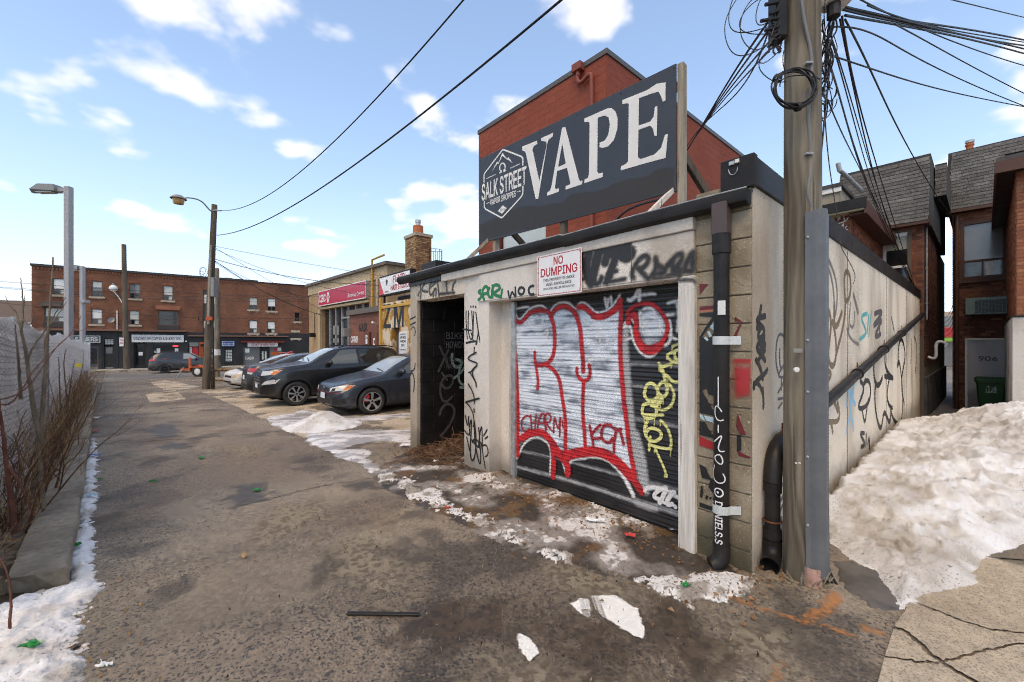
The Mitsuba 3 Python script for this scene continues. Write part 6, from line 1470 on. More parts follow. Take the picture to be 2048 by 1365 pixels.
put('sill', place(box(vx0 - .05, vx1 + .05, -.10, .05, vz0 - .09, vz0 - .002), FE), 'brown_trim_bsdf', parent=w6)
dp2 = put('downpipe', place(cyl([.09, -.07, -.6], [.09, -.07, 5.4], .05, 12), FE), 'brown_trim_bsdf', parent=EH, smooth=40)
ac = thing('air_conditioner', 'pale green window air conditioner with a wire grille above door 906', 'air conditioner')
M('ac_green_bsdf', pr((.20, .27, .235), .5))
put('case', place(box(.27, 1.11, -.40, .0, 2.42, 2.90, .01), FE), 'ac_green_bsdf', parent=ac)
put('grille_back', place(box(.45, 1.09, -.404, -.401, 2.46, 2.82), FE), 'sign_ink_bsdf', parent=ac)
gr = [place(box(.45, 1.09, -.412, -.4045, 2.46 + k * .036, 2.466 + k * .036), FE) for k in range(11)] + [place(box(.45 + k * .064, .458 + k * .064, -.415, -.4125, 2.46, 2.83), FE) for k in range(11)]
put('grille', cat(gr), 'ac_green_bsdf', parent=ac)
put('bracket', cat([place(box(.36, .39, -.35, .0, 2.30, 2.418), FE), place(box(1.0, 1.03, -.35, .0, 2.30, 2.418), FE)]), 'black_metal_bsdf', parent=ac)
put('recess_panel', place(box(.36, 1.10, -.012, .0, 1.78, 2.40), FE), 'brick_3_bsdf', parent=EH)
# mansard
sz0, sz1 = 5.55, 7.42
ro = Polygon([(-.10, sz0), (1.02, sz0), (1.02, 6.95), (2.8, 7.05), (2.8, sz1), (-.02, sz1)])
rf2 = put('roof', place(trimesh.convex.convex_hull(np.array([[a, b, c] for a in (-.1, 1.02) for b, c in ((-.25, sz0), (.30, sz1), (5, sz1), (5, sz0))])), FE), 'roof_deck_bsdf', parent=EH)
put('upper_roof', place(trimesh.convex.convex_hull(np.array([[a, b, c] for a in (1.0, 3.2) for b, c in ((.16, 6.9), (.30, sz1), (5, sz1), (5, 6.9))])), FE), 'roof_deck_bsdf', parent=EH)
shingles(rf2, FE @ mat4([0, -.255, 0], [1, 0, 0], [0, 1, 0], [0, 0, 1]), ro, sz0, sz1, .55, 300, 23)
put('eave', place(box(-.12, 1.04, -.28, .3, sz0 - .09, sz0 - .003), FE), 'brown_trim_bsdf', parent=EH)
ch = put('chimney_pot', place(lathe([(.08, 7.40), (.08, 7.58), (.10, 7.58), (.10, 7.62), (.08, 7.62), (.08, 7.66)], 16), FE @ mat4([.34, .55, 0], [1, 0, 0], [0, 1, 0], [0, 0, 1])), M('terracotta_bsdf', pr((.42, .13, .05), .8)), parent=EH, smooth=40)
put('cowl', place(lathe([(.07, 7.66), (.10, 7.67), (.105, 7.74), (.0, 7.75)], 16), FE @ mat4([.34, .55, 0], [1, 0, 0], [0, 1, 0], [0, 0, 1])), 'steel_bsdf', parent=ch, smooth=40)
# projecting bay at the right edge
XU, XV = -1.47, 9.4
FX = frame(W(XU, XV)[:2], W(XU - 1, XV)[:2])
FXs = frame(W(XU, XV)[:2], W(XU, EV)[:2])
BRB = ['bright_brick_0_bsdf', 'bright_brick_1_bsdf', 'bright_brick_2_bsdf']
bx = put('bay_wall', cat([place(box(0, 2.5, .002, .3, -.8, 4.9), FX)]), 'old_mortar_bsdf', parent=EH)
courses(bx, 'brick', FX, 0, 1.2, 2.0, 4.9, .215, .073, .012, BRB, limit=220, proud=.006, seed=16)
FXn = frame(W(XU, EV)[:2], W(XU, XV)[:2])
bx2 = put('bay_wall', place(box(0, EV - XV - .0, .002, .3, -.8, 4.9), FXn), 'old_mortar_bsdf', parent=EH)
courses(bx2, 'brick', FXn, 0, EV - XV, 2.0, 4.9, .215, .073, .012, BRB[:2], limit=260, proud=.006, seed=17)
put('bay_roof', place(box(-.26, 2.8, -.32, EV - XV, 5.02, 5.16), FX), 'roof_felt_bsdf', parent=EH)
put('bay_fascia', cat([place(box(-.28, 2.8, -.34, -.31, 4.86, 5.08), FX), place(box(-.28, -.25, -.31, EV - XV, 4.86, 5.08), FX)]), 'brown_trim_bsdf', parent=EH)
put('bay_soffit', place(box(-.25, 2.8, -.31, EV - XV, 4.90, 4.93), FX), 'black_wall_bsdf', parent=EH)
put('bay_plinth', cat([place(box(-.06, 2.5, -.10, .1, -.8, 2.10, .01), FX), place(box(-.06, .1, .1, 4.5, -.8, 2.10), FX)]), M('plinth_paint_bsdf', pr(stain((.60, .57, .53), (.33, .30, .26), 3), .7)), parent=EH)
put('plinth_cap', place(box(-.08, 2.5, -.12, 4.5, 2.102, 2.13), FX), 'black_metal_bsdf', parent=EH)
wl = put('wall_lamp', place(box(.18, .30, -.16, 0, 2.22, 2.42, .01), FX), 'black_metal_bsdf', parent=EH)

# green wheeled bin
GB = thing('wheeled_bin', 'green wheeled bin with a white city emblem behind the snow bank', 'bin')
M('bin_green_bsdf', pr((.016, .075, .018), .45))
bo = see(1981, 0, 11.0)
Bf = mat4([bo[0], 11.0, float(gz(bo[0], 11.0)) - .02], [.68, -.733, 0], [.733, .68, 0], [0, 0, 1]) @ np.diag([.94, .94, .94, 1])


def loft4(rings):
    pts = np.array(rings, float)
    n_, k_ = pts.shape[:2]
    f = []
    for i in range(n_ - 1):
        for j in range(k_):
            a_, b_ = i * k_ + j, i * k_ + (j + 1) % k_
            f += [[a_, b_, b_ + k_], [a_, b_ + k_, a_ + k_]]
    f += [[0, j + 1, j] for j in range(1, k_ - 1)] + [[(n_ - 1) * k_, (n_ - 1) * k_ + j, (n_ - 1) * k_ + j + 1] for j in range(1, k_ - 1)]
    return trimesh.Trimesh(pts.reshape(-1, 3), f, process=False)


def rrect(w, d, z, r=.05, y0=0):
    p = sbox(-w / 2, -d / 2, w / 2, d / 2).buffer(-r).buffer(r, 3).exterior.coords[:-1]
    return [(a_, b_ + y0, z) for a_, b_ in p]


put('body', place(loft4([rrect(.42, .50, .10), rrect(.50, .60, .62), rrect(.54, .66, .92), rrect(.60, .72, .935), rrect(.60, .72, .985)]), Bf), 'bin_green_bsdf', parent=GB, smooth=30)
ld = put('lid', place(loft4([rrect(.62, .76, .99), rrect(.62, .76, 1.02), rrect(.55, .66, 1.06), rrect(.38, .45, 1.075)]), Bf), 'bin_green_bsdf', parent=GB, smooth=30)
put('handle', place(cyl([-.24, .40, 1.0], [.24, .40, 1.0], .018, 8), Bf), 'plastic_black_bsdf', parent=GB)
for s_ in (-1, 1):
    w_ = put('wheel', place(cyl([s_ * .23, .28, .10], [s_ * .29, .28, .10], .10, 18), Bf), 'rubber_bsdf', parent=GB, smooth=40)
bars = [sbox(-.10, .66, .10, .685)] + [sbox(-.09 + k * .05, .69, -.09 + k * .05 + .012, .69 + h_) for k, h_ in enumerate((.10, .16, .13, .09))] + [LineString([(-.085, .69), (-.085, .80), (-.05, .84), (-.035, .79)]).buffer(.006), LineString([(.03, .69), (.05, .80), (.085, .84), (.09, .7)]).buffer(.006)]
em = extr(unary_union(bars), .002, 'xz', 0)
q = em.vertices.copy()
em.vertices = np.stack([q[:, 0], q[:, 1] - .300 - (q[:, 2] - .62) * .10, q[:, 2]], 1)
put('emblem', place(em, Bf), 'white_paint_bsdf', parent=GB)
bb = thing('rubbish_bag', 'black rubbish bag beside the green bin', 'bag')
ico = trimesh.creation.icosphere(3, .26)
ico.vertices *= 1 + .25 * (meshkit.fbm(ico.vertices * 6, 3, 3)[:, None] - .5)
ico.apply_scale([1, 1, .8])
ico.apply_translation([*(Bf @ np.array([.50, .05, 0, 1]))[:2], -.12])
put('sack', ico, 'plastic_black_bsdf', parent=bb, smooth=True)
put('knot', lathe([(.02, .22), (.05, .30), (.0, .31)], 8, mat4(ico.bounds.mean(0) * [1, 1, 0] + [0, 0, .0], [1, 0, 0], [0, 1, 0], [0, 0, 1])), 'plastic_black_bsdf', parent=bb)

# low buildings seen through the gap
sl2 = thing('far_shop', 'pale low shop front far behind, seen through the passage between the brick houses', 'building')
g0 = see(1899, 678, 34)
FP = frame(g0[:2] - V2[[0, 1]] * 0 + np.array([-4, 3]), g0[:2] + np.array([4, -3]))
put('wall', place(box(-1, 11, 0, 4, -1, 4.2), FP), M('far_pale_bsdf', pr((.45, .36, .29), .8)), parent=sl2)
put('sign_band', place(box(-1, 11, -.1, -.002, 2.1, 2.9), FP), M('far_red_bsdf', pr((.42, .03, .04), .5)), parent=sl2)
put('awning', place(box(-1, 11, -.5, -.102, 1.75, 2.05), FP), M('far_green_bsdf', pr((.25, .45, .05), .5)), parent=sl2)
put('window', place(box(3, 7.5, -.05, -.003, -.3, 1.7), FP), 'grey_glass_bsdf', parent=sl2)
put('upper_window', place(box(4, 6.5, -.05, -.003, 3.0, 3.8), FP), 'grey_glass_bsdf', parent=sl2)
# ---------------------------------------------------------------- the brick row across the street
FFa = frame(fp(0), fp(1))


def brick_tex(a, b, mortar, dx, dy, L=.22, H=.075):
    def fn(p, n, uv):
        h = p.x * dx + p.y * dy
        r = dr.floor(p.z / H)
        q = h / L + .5 * (r - 2 * dr.floor(r / 2))
        fx, fz = q - dr.floor(q), p.z / H - r
        rnd = cell_rand(dr.floor(q), r, 3)
        big = fbm(h * .7, p.z * 1.1, 4, 3)
        c = mix(a, b, .6 * rnd + .4 * smoothstep(.3, .7, big))
        m = dr.maximum(smoothstep(.06, .03, fx), smoothstep(.14, .06, fz))
        return mix(c, mortar, m * .55) * (.65 + .7 * fbm(h * 1.3 + 4, p.z * .5, 1, 3))
    return mikit.proc(fn)


M('row_brick_bsdf', pr(brick_tex((.115, .045, .026), (.225, .095, .050), (.15, .105, .075), float(FD[0]), float(FD[1])), .9))
M('row_soldier_bsdf', pr(speckled((.16, .06, .035), (.23, .09, .05), 6, 20), .9))
M('stone_bsdf', pr(speckled((.36, .30, .21), (.46, .39, .29), 5, 20), .8))
M('row_frame_bsdf', pr((.15, .095, .07), .6))
M('shop_black_bsdf', pr(speckled((.012, .011, .011), (.022, .02, .019), 1, 8), .5))
M('shade_white_bsdf', pr((.80, .79, .74), .7))
M('shade_pale_bsdf', pr((.58, .59, .53), .7))
M('brown_ledge_bsdf', pr((.19, .095, .065), .6))
RO = thing('brick_row', 'long dark red brick row with shops below and two floors of flats across the street', 'building')
S0, S1 = -3.28, 19.0
WIN = [(-2.19, -1.41, 5.42, 6.72), (-0.01, 0.66, 5.42, 6.71), (2.26, 2.99, 5.41, 6.69), (4.46, 5.17, 5.37, 6.68), (10.85, 11.59, 4.87, 6.09), (12.39, 13.14, 4.81, 6.06), (14.79, 15.3, 3.83, 4.78),
       (-2.62, -1.18, 3.27, 4.42), (-0.03, 0.66, 3.16, 4.42), (2.24, 2.95, 3.17, 4.39), (4.14, 5.52, 3.2, 4.46), (10.85, 11.59, 2.58, 3.84), (12.37, 13.11, 2.6, 3.79), (14.52, 15.27, 2.12, 2.68)]
ZP = ZS + .13
ol = sbox(S0, 2.25, S1, 7.55).difference(unary_union([sbox(a, c, b, d) for a, b, c, d in WIN] + [sbox(7.27, 2.25, 8.58, 6.52)]))
put('wall', place(extr(ol, .35, 'xz', 0), FFa), 'row_brick_bsdf', parent=RO)
put('side_wall', cat([place(box(S0, S0 + .3, .35, 12, ZS, 7.5), FFa), place(box(S0, S1, 11.7, 12, ZS, 7.3), FFa)]), 'row_brick_bsdf', parent=RO)
put('roof', place(box(S0 + .3, S1, .35, 11.7, 7.2, 7.3), FFa), 'roof_felt_bsdf', parent=RO)
put('cornice', place(box(S0 - .06, 11.6, -.09, .4, 7.552, 7.74, .01), FFa), M('cornice_bsdf', pr((.045, .038, .034), .7)), parent=RO)
put('cornice', place(box(11.61, S1, -.09, .4, 7.552, 7.62, .01), FFa), 'cornice_bsdf', parent=RO)
put('dentils', cat([place(box(S0 + .1 + k * .2, S0 + .2 + k * .2, -.06, -.002, 7.33, 7.5), FFa) for k in range(73)]), 'row_soldier_bsdf', parent=RO, kind='stuff')
put('interior', place(box(S0 + .3, S1 - .3, .6, .65, 2.3, 7.2), FFa), 'sign_ink_bsdf', parent=RO)
rg = np.random.default_rng(8)
lookw = [('shade_white_bsdf', .58), ('shade_pale_bsdf', .0), ('grey_glass_bsdf', .0), ('shade_pale_bsdf', .6), ('shade_pale_bsdf', .3), ('shade_white_bsdf', .55), (None, 0),
         ('shade_pale_bsdf', .42), ('shade_white_bsdf', .42), ('shade_pale_bsdf', .40), (None, 0), ('shade_white_bsdf', .42), ('shade_white_bsdf', .42), (None, 0)]
for (a, b, c, d), (sb, fr) in zip(WIN, lookw):
    wn = put('window', place(extr(sbox(a, c, b, d).difference(sbox(a + .06, c + .06, b - .06, d - .06)), .10, 'xz', .06), FFa), 'row_frame_bsdf', parent=RO)
    rail = c + (d - c) * .36
    put('rail', place(box(a + .06, b - .06, .07, .13, rail - .03, rail + .03), FFa), 'row_frame_bsdf', parent=wn)
    put('pane', place(box(a + .06, b - .06, .135, .14, c + .06, rail), FFa), 'dark_glass_bsdf', parent=wn)
    put('pane', place(box(a + .06, b - .06, .12, .125, rail, d - .06), FFa), 'grey_glass_bsdf' if sb is not None else 'dark_glass_bsdf', parent=wn)
    put('mullion', place(box((a + b) / 2 - .025, (a + b) / 2 + .025, .08, .134, c + .06, rail), FFa), 'row_frame_bsdf', parent=wn)
    if sb and sb.startswith('shade'):
        put('blind', place(box(a + .08, b - .08, .108, .118, rail + .02 + (0 if fr else .3), d - .06), FFa), sb, parent=wn)
        if rg.uniform() < .6:
            put('curtain', place(box((a + b) / 2 + .03, b - .09, .126, .133, c + .08, rail - .05), FFa), 'shade_pale_bsdf', parent=wn)
    wide = b - a > 1
    if not wide:
        put('sill', place(box(a - .14, b + .14, -.09, .06, c - .16, c - .003, .008), FFa), 'stone_bsdf', parent=wn)
        if a > 10:
            for s_ in (a, b - .1):
                put('corbel', place(box(s_, s_ + .1, -.07, .0, c - .27, c - .163), FFa), 'stone_bsdf', parent=wn)
    put('lintel', place(box(a - .08, b + .08, -.012, .06, d + .004, d + .24), FFa), 'row_soldier_bsdf', parent=wn)
put('pale_lintel', place(box(14.47, 15.3, -.03, .05, 2.70, 2.92), FFa), 'stone_bsdf', parent=RO)
for (a, b, c, d) in (WIN[7], WIN[10]):
    put('bay_hood', place(trimesh.convex.convex_hull(np.array([[s_, n_, z_] for s_ in (a - .15, b + .15) for n_, z_ in ((-.35, d + .06), (0, d + .06), (0, d + .45), (-.32, d + .12))])), FFa), 'cornice_bsdf' if a < 0 else 'row_soldier_bsdf', parent=RO)
    put('bay_apron', place(box(a - .05, b + .05, -.10, -.002, c - .42, c - .01), FFa), 'cornice_bsdf', parent=RO)
# stair bay
stb = put('stair_bay', place(box(7.27, 8.58, .05, .12, 2.25, 6.52), FFa), 'cornice_bsdf', parent=RO)
for z0_, z1_ in ((5.23, 6.11), (2.95, 3.70)):
    sw = put('window', place(box(7.32, 8.54, .02, .048, z0_, z1_), FFa), 'row_frame_bsdf', parent=RO)
    put('pane', place(box(7.38, 7.9, .012, .018, z0_ + .06, z1_ - .06), FFa), 'shade_pale_bsdf', parent=sw)
    put('pane', place(box(7.96, 8.48, .012, .018, z0_ + .06, z1_ - .06), FFa), 'shade_white_bsdf', parent=sw)
# ledges over the shops
put('shop_ledge', place(box(S0, 6.12, -.55, .0, 2.60, 2.74, .01), FFa), 'brown_ledge_bsdf', parent=RO)
put('shop_ledge', place(box(6.2, 14.2, -.45, .0, 2.22, 2.33, .01), FFa), 'brown_ledge_bsdf', parent=RO)
put('shop_front', place(extr(sbox(S0, ZP - .1, S1, 2.59).difference(unary_union([sbox(-.15, ZP, .41, 1.42), sbox(.72, ZP, 1.32, 2.0), sbox(2.57, ZP, 3.35, 1.62), sbox(3.8, .05, 5.59, 1.58), sbox(6.2, ZP, 8.4, 1.7), sbox(8.9, ZP, 9.6, 1.25), sbox(10.4, ZP, 13.7, 1.25)])), .3, 'xz', -.04), FFa), 'shop_black_bsdf', parent=RO)
put('shop_back', place(box(S0, S1, 1.2, 1.25, ZP, 2.6), FFa), 'sign_ink_bsdf', parent=RO)
put('shop_floor', place(box(S0, S1, .26, 1.2, ZP - .1, ZP + .02), FFa), 'far_walk_bsdf', parent=RO)
put('upper_band', place(box(S0, S1, .26, .35, 1.9, 2.5), FFa), 'shop_black_bsdf', parent=RO)


def shop_sign(label, a, b, c, d, face, txt, ink_, hgt, wd, border=None):
    sg = thing('shop_sign', label, 'sign')
    put('board', place(box(a, b, -.20, -.05, c, d, .006), FFa), face, parent=sg)
    if border:
        r_ = sbox(a + .03, c + .03, b - .03, d - .03)
        put('border', place(extr(r_.difference(r_.buffer(-.035)), .003, 'xz', -.204), FFa), border, parent=sg)
    z_ = (c + d) / 2 - hgt / 2
    t_ = text(txt, hgt, wd, .004, True)
    t_.apply_translation([(a + b) / 2 - wd / 2, -.202, z_])
    put('lettering', place(t_, FFa), ink_, parent=sg)
    return sg


M('sign_grey_bsdf', pr((.085, .09, .098), .5))
M('sign_blue_bsdf', pr((.035, .085, .26), .5))
shop_sign('dark grey sign with white capitals over the shop behind the end of the fence', -1.5, .57, 1.62, 2.24, 'sign_grey_bsdf', 'CLEANERS', 'board_white_bsdf', .34, 1.72, 'board_white_bsdf')
shop_sign('long white sign of the coffee shop and bakery with black capitals', 2.45, 5.91, 1.69, 2.33, 'sign_white_bsdf', 'OSSINGTON COFFEE & BAKERY INC.', 'sign_ink_bsdf', .26, 3.2)
shop_sign('white barber shop sign with red capitals under a dark red awning', 10.73, 13.28, 1.27, 1.66, 'sign_white_bsdf', 'OSSINGTON BARBER SHOP', 'sign_red_bsdf', .22, 2.0)
bs = shop_sign('blue sign with two rows of white lettering above a dark shop door', 8.68, 9.68, 1.31, 1.82, 'sign_blue_bsdf', 'CALL WALK-IN', 'board_white_bsdf', .12, .8, 'board_white_bsdf')
put('awning', place(trimesh.convex.convex_hull(np.array([[s_, n_, z_] for s_ in (10.2, 13.85) for n_, z_ in ((-.5, 1.68), (-.05, 1.70), (-.05, 1.9))])), FFa), M('awning_bsdf', pr((.12, .02, .018), .8)), parent=RO)


def shop_bit(name, a, b, c, d, n0, n1, m_, label=None):
    return put(name, place(box(a, b, n0, n1, c, d), FFa), m_, parent=RO, label=label)


dk = 'dark_glass_bsdf'
d1 = shop_bit('shop_door', -.15, .41, ZP, 1.42, .16, .22, 'sign_grey_bsdf'); put('pane', place(box(-.05, .31, .15, .158, -.1, 1.2), FFa), dk, parent=d1); put('kick_plate', place(box(-.1, .36, .145, .157, ZP + .02, ZP + .2), FFa), 'lamp_grey_bsdf', parent=d1)
d2 = shop_bit('shop_door', .72, 1.32, ZP, 1.34, .16, .22, 'shop_black_bsdf'); put('pane', place(box(.82, 1.22, .15, .158, .75, 1.25), FFa), 'grey_glass_bsdf', parent=d2); put('kick_plate', place(box(.78, 1.28, .10, .15, ZP + .02, ZP + .14), FFa), 'lamp_grey_bsdf', parent=d2)
tr_ = shop_bit('transom', .74, 1.30, 1.48, 1.98, .16, .2, 'shop_black_bsdf')
for i_ in range(3):
    for j_ in range(3):
        put('pane', place(box(.77 + i_ * .175, .92 + i_ * .175, .15, .158, 1.51 + j_ * .155, 1.64 + j_ * .155), FFa), 'shade_pale_bsdf', parent=tr_)
d3 = shop_bit('shop_door', 2.57, 3.35, ZP, 1.62, .16, .22, 'shop_black_bsdf'); put('pane', place(box(2.66, 3.26, .15, .158, -.3, 1.5), FFa), dk, parent=d3)
put('poster', place(box(2.85, 3.12, .142, .149, .55, .85), FFa), 'shade_white_bsdf', parent=d3)
bw = shop_bit('shop_window', 3.8, 5.59, .05, 1.58, .16, .2, dk)
for a_, b_, c_, d_, m_ in ((4.03, 4.27, .73, 1.15, 'shade_white_bsdf'), (5.27, 5.52, .76, 1.15, 'shade_white_bsdf'), (3.85, 4.0, .75, .95, 'shade_pale_bsdf')):
    put('poster', place(box(a_, b_, .15, .158, c_, d_), FFa), m_, parent=bw)
M('neon_bsdf', pr((.5, .02, .03), .4))
scene['neon_bsdf_glow'] = two(pr((.6, .03, .04), .4))
nk = np.linspace(0, 2 * np.pi, 24)
key = put('open_sign', place(extr(Polygon([(5.315 + .22 * math.cos(t_), 1.36 + .085 * math.sin(t_)) for t_ in nk]), .02, 'xz', .12), FFa), 'neon_bsdf_glow', parent=bw)
scene[key]['emitter'] = {'type': 'area', 'radiance': {'type': 'rgb', 'value': [.5, .03, .035]}}
sh3 = shop_bit('shop_window', 6.2, 8.4, ZP, 1.7, .2, .24, dk)
put('poster', place(box(6.5, 6.94, .19, .198, .1, 1.27), FFa), 'neon_bsdf', parent=sh3)
put('poster', place(box(6.3, 6.48, .19, .198, .1, 1.27), FFa), 'shade_pale_bsdf', parent=sh3)
put('name_board', place(box(6.3, 6.95, .0, .03, 1.32, 1.68), FFa), 'lamp_grey_bsdf', parent=sh3)
put('frame', cat([place(box(7.02, 7.10, -.05, .0, ZP, 1.7), FFa), place(box(7.10, 7.34, -.05, .0, 1.52, 1.7), FFa)]), M('orange_bsdf', pr((.50, .10, .02), .5)), parent=sh3)
put('poster', place(box(7.12, 7.3, .19, .198, .2, 1.3), FFa), 'orange_bsdf', parent=sh3)
put('poster', place(box(6.75, 6.98, .17, .188, -.2, .45), FFa), M('lime_bsdf', pr((.15, .38, .05), .5)), parent=sh3)
gt_ = put('folding_gate', cat([place(tube([[7.9 + k * .1, .05, ZP + .1], [8.2 + k * .1, .05, 1.2]], .012, 4), FFa) for k in range(-3, 4)] + [place(tube([[8.2 + k * .1, .07, ZP + .1], [7.9 + k * .1, .07, 1.2]], .012, 4), FFa) for k in range(-3, 4)]), 'shade_white_bsdf', parent=sh3)
d4 = shop_bit('shop_door', 8.9, 9.6, ZP, 1.25, .16, .22, 'shop_black_bsdf')
for i_ in range(3):
    for j_ in range(4):
        put('pane', place(box(9.0 + i_ * .18, 9.14 + i_ * .18, .15, .158, -.1 + j_ * .28, .13 + j_ * .28), FFa), 'shade_pale_bsdf', parent=d4)
bf = shop_bit('shop_window', 10.4, 11.75, ZP, 1.25, .16, .2, 'grey_glass_bsdf')
bf2 = shop_bit('shop_window', 12.6, 13.7, ZP, 1.25, .16, .2, 'grey_glass_bsdf')
bd = shop_bit('shop_door', 11.8, 12.55, ZP, 1.25, .26, .3, 'shop_black_bsdf')
put('pane', place(box(11.95, 12.1, .25, .258, .0, .8), FFa), 'shade_pale_bsdf', parent=bd); put('pane', place(box(12.2, 12.35, .25, .258, .0, .8), FFa), 'shade_pale_bsdf', parent=bd)
put('poster', place(box(10.55, 10.9, .15, .158, .7, 1.1), FFa), 'shade_white_bsdf', parent=bf)
t_ = text('HAIR', .3, .7, .003, True); t_.apply_translation([10.55, .156, .0]); put('lettering', place(t_, FFa), 'board_white_bsdf', parent=bf)
put('banner', place(box(12.7, 13.5, .15, .158, .42, .75), FFa), 'orange_bsdf', parent=bf2)
put('poster', place(box(13.3, 13.6, .15, .158, .85, 1.15), FFa), 'shade_white_bsdf', parent=bf2)
put('poster', place(box(12.95, 13.25, .15, .158, .85, 1.1), FFa), 'neon_bsdf', parent=bf2)
for a_ in (.48, 1.45, 2.42, 3.5, 5.75):
    put('pilaster', place(box(a_, a_ + .14, -.09, -.041, ZP, 2.55), FFa), 'shop_black_bsdf', parent=RO)
wl2 = put('wall_light', place(box(6.02, 6.12, -.22, -.05, 1.72, 1.82), FFa), 'shade_white_bsdf', parent=RO)
put('standpipe', place(cyl([1.535, -.06, 2.73], [1.535, -.06, 4.34], .045, 8), FFa), 'white_paint_bsdf', parent=RO)
dish = put('satellite_dish', place(lathe([(0, .0), (.12, .02), (.24, .08)], 18), FFa @ mat4([1.24, -.30, 3.5], [.9, .3, .2], [0, .3, .95], [-.35, -.9, .25])), 'lamp_grey_bsdf', parent=RO, smooth=40)
put('arm', place(tube([[1.24, -.3, 3.45], [1.3, -.05, 3.3], [1.3, 0, 3.0]], .02, 6), FFa), 'lamp_grey_bsdf', parent=dish)
put('chimney', place(box(9.0, 9.6, 2, 2.6, 7.3, 8.05), FFa), 'stone_bsdf', parent=RO)
ch2 = put('chimney', place(box(19.9 - 2.5, 20.6 - 2.5, 3, 3.6, 7.3, 8.3), FFa), 'concrete_bsdf', parent=RO)

# timber pole and globe lamp on the far pavement
fpole = thing('utility_pole', 'tall bare timber pole on the far pavement in front of the brick row', 'utility pole')
fb = fp(2.4, 2.2)
put('shaft', tube([[fb[0], fb[1], ZS], [fb[0] - .15, fb[1], 4], [fb[0] - .22, fb[1] - .02, 9.55]], [.21, .18, .15], 12), 'old_wood_bsdf', parent=fpole, smooth=35)
gl_ = thing('globe_lamp', 'white globe lamp on a bent arm of the bare timber pole', 'street lamp')
q = see(226.5, 568, 34.3)
put('globe', trimesh.creation.icosphere(3, .27).apply_translation(q), 'shade_white_bsdf', parent=gl_, smooth=True)
put('cap', lathe([(.12, .24), (.09, .42), (.0, .44)], 12, mat4(q, [1, 0, 0], [0, 1, 0], [0, 0, 1])), 'lamp_grey_bsdf', parent=gl_, smooth=40)
put('arm', tube(spline([q - [0, 0, .25], q + [.25, .1, -.6], q + [.5, .2, -1.1], [fb[0] - .15, fb[1], 4.2]], 14), .03, 6), 'shade_white_bsdf', parent=gl_)
ps = thing('street_sign', 'small white parking sign on the bare timber pole across the street', 'sign')
put('panel', place(box(1.98, 2.24, -2.45, -2.43, 1.36, 2.05, .005), FFa), 'sign_white_bsdf', parent=ps)
for z_ in (1.88, 1.62):
    put('roundel', place(extr(Point(2.11, z_).buffer(.085).difference(Point(2.11, z_).buffer(.06)).union(LineString([(2.05, z_ + .06), (2.17, z_ - .06)]).buffer(.012)), .003, 'xz', -2.454), FFa), 'sign_red_bsdf', parent=ps)
for k, (y_, dz) in enumerate(((554, 0), (565, .1), (566, .2), (595, .3))):
    a_, b_ = see(-40, y_ - 3, 31), see(640, y_ + (20 if k else 32) + 4 * k, 38)
    put('overhead_cable', cable(a_, b_, .25 + dz, .016, 24), 'cable_bsdf' if k != 1 else 'wire_grey_bsdf', smooth=True, cat='cable', label='one of the wires strung along the street in front of the brick row', group='wires along the street')
# low house at the far left
lh = thing('low_house', 'low pale house with a brown roof behind the fence at the far left', 'house')
FL = frame(see(-60, 700, 48)[:2], see(66, 700, 50)[:2])
put('wall', place(box(-4, 10, 0, 8, -1, 3.2), FL), 'far_pale_bsdf', parent=lh)
put('roof', place(trimesh.convex.convex_hull(np.array([[a_, n_, z_] for a_ in (-5, 11) for n_, z_ in ((-.6, 4.1), (8.6, 4.1), (4, 7.0))])), FL), M('brown_roof_bsdf', pr((.12, .085, .065), .9)), parent=lh)
put('eave', place(box(-5, 11, -.62, -.5, 3.85, 4.09), FL), 'white_paint_bsdf', parent=lh)

# ---------------------------------------------------------------- bank with the red sign
BA = thing('bank_building', 'tan brick bank with a long red sign and tall windows on the corner', 'building')
A1, B1 = np.array([-13.3, 27.2]), np.array([-5.84, 19.5])
FB = frame(A1, B1)
FBs = frame(B1, B1 + V2)
LB = 10.72
M('tan_brick_bsdf', pr(brick_tex((.27, .17, .085), (.36, .235, .125), (.30, .24, .17), float((B1 - A1)[0] / LB), float((B1 - A1)[1] / LB)), .9))
M('tan_stone_bsdf', pr(stain((.43, .33, .20), (.30, .21, .12), 1.2), .8))
put('wall', place(extr(sbox(0, -1.2, LB, 4.72).difference(sbox(2.3, -.6, 8.75, 3.66)), .3, 'xz', 0), FB), 'tan_brick_bsdf', parent=BA)
put('side_wall', place(box(.0, 10, .0, .3, -1.2, 4.72), FBs), 'tan_brick_bsdf', parent=BA)
put('back_wall', place(box(0, .3, .3, 10, -1.2, 4.72), FB), 'tan_brick_bsdf', parent=BA)
put('frieze', cat([place(box(-.05, LB + .05, -.05, .3, 4.722, 5.28), FB), place(box(.31, 10, -.05, .3, 4.722, 5.28), FBs), place(box(-.05, .3, .31, 10, 4.722, 5.28), FB)]), 'tan_stone_bsdf', parent=BA)
put('roof_edge', cat([place(box(-.2, LB + .2, -.2, 10, 5.282, 5.43), FB)]), M('roof_edge_bsdf', pr((.13, .11, .09), .7)), parent=BA)
bsg = thing('bank_sign', 'long red bank sign with white lettering on the tan brick bank', 'sign')
put('case', place(box(2.29, 8.83, -.2, -.0, 3.85, 4.75), FB), 'galv_bsdf', parent=bsg)
put('face', place(box(2.32, 8.80, -.21, -.201, 3.88, 4.72), FB), M('bank_red_bsdf', pr((.43, .012, .045), .35)), parent=bsg)
r_ = sbox(2.29, 3.85, 8.83, 4.75)
put('border', place(extr(r_.difference(r_.buffer(-.04)), .004, 'xz', -.216), FB), 'sign_white_bsdf', parent=bsg)
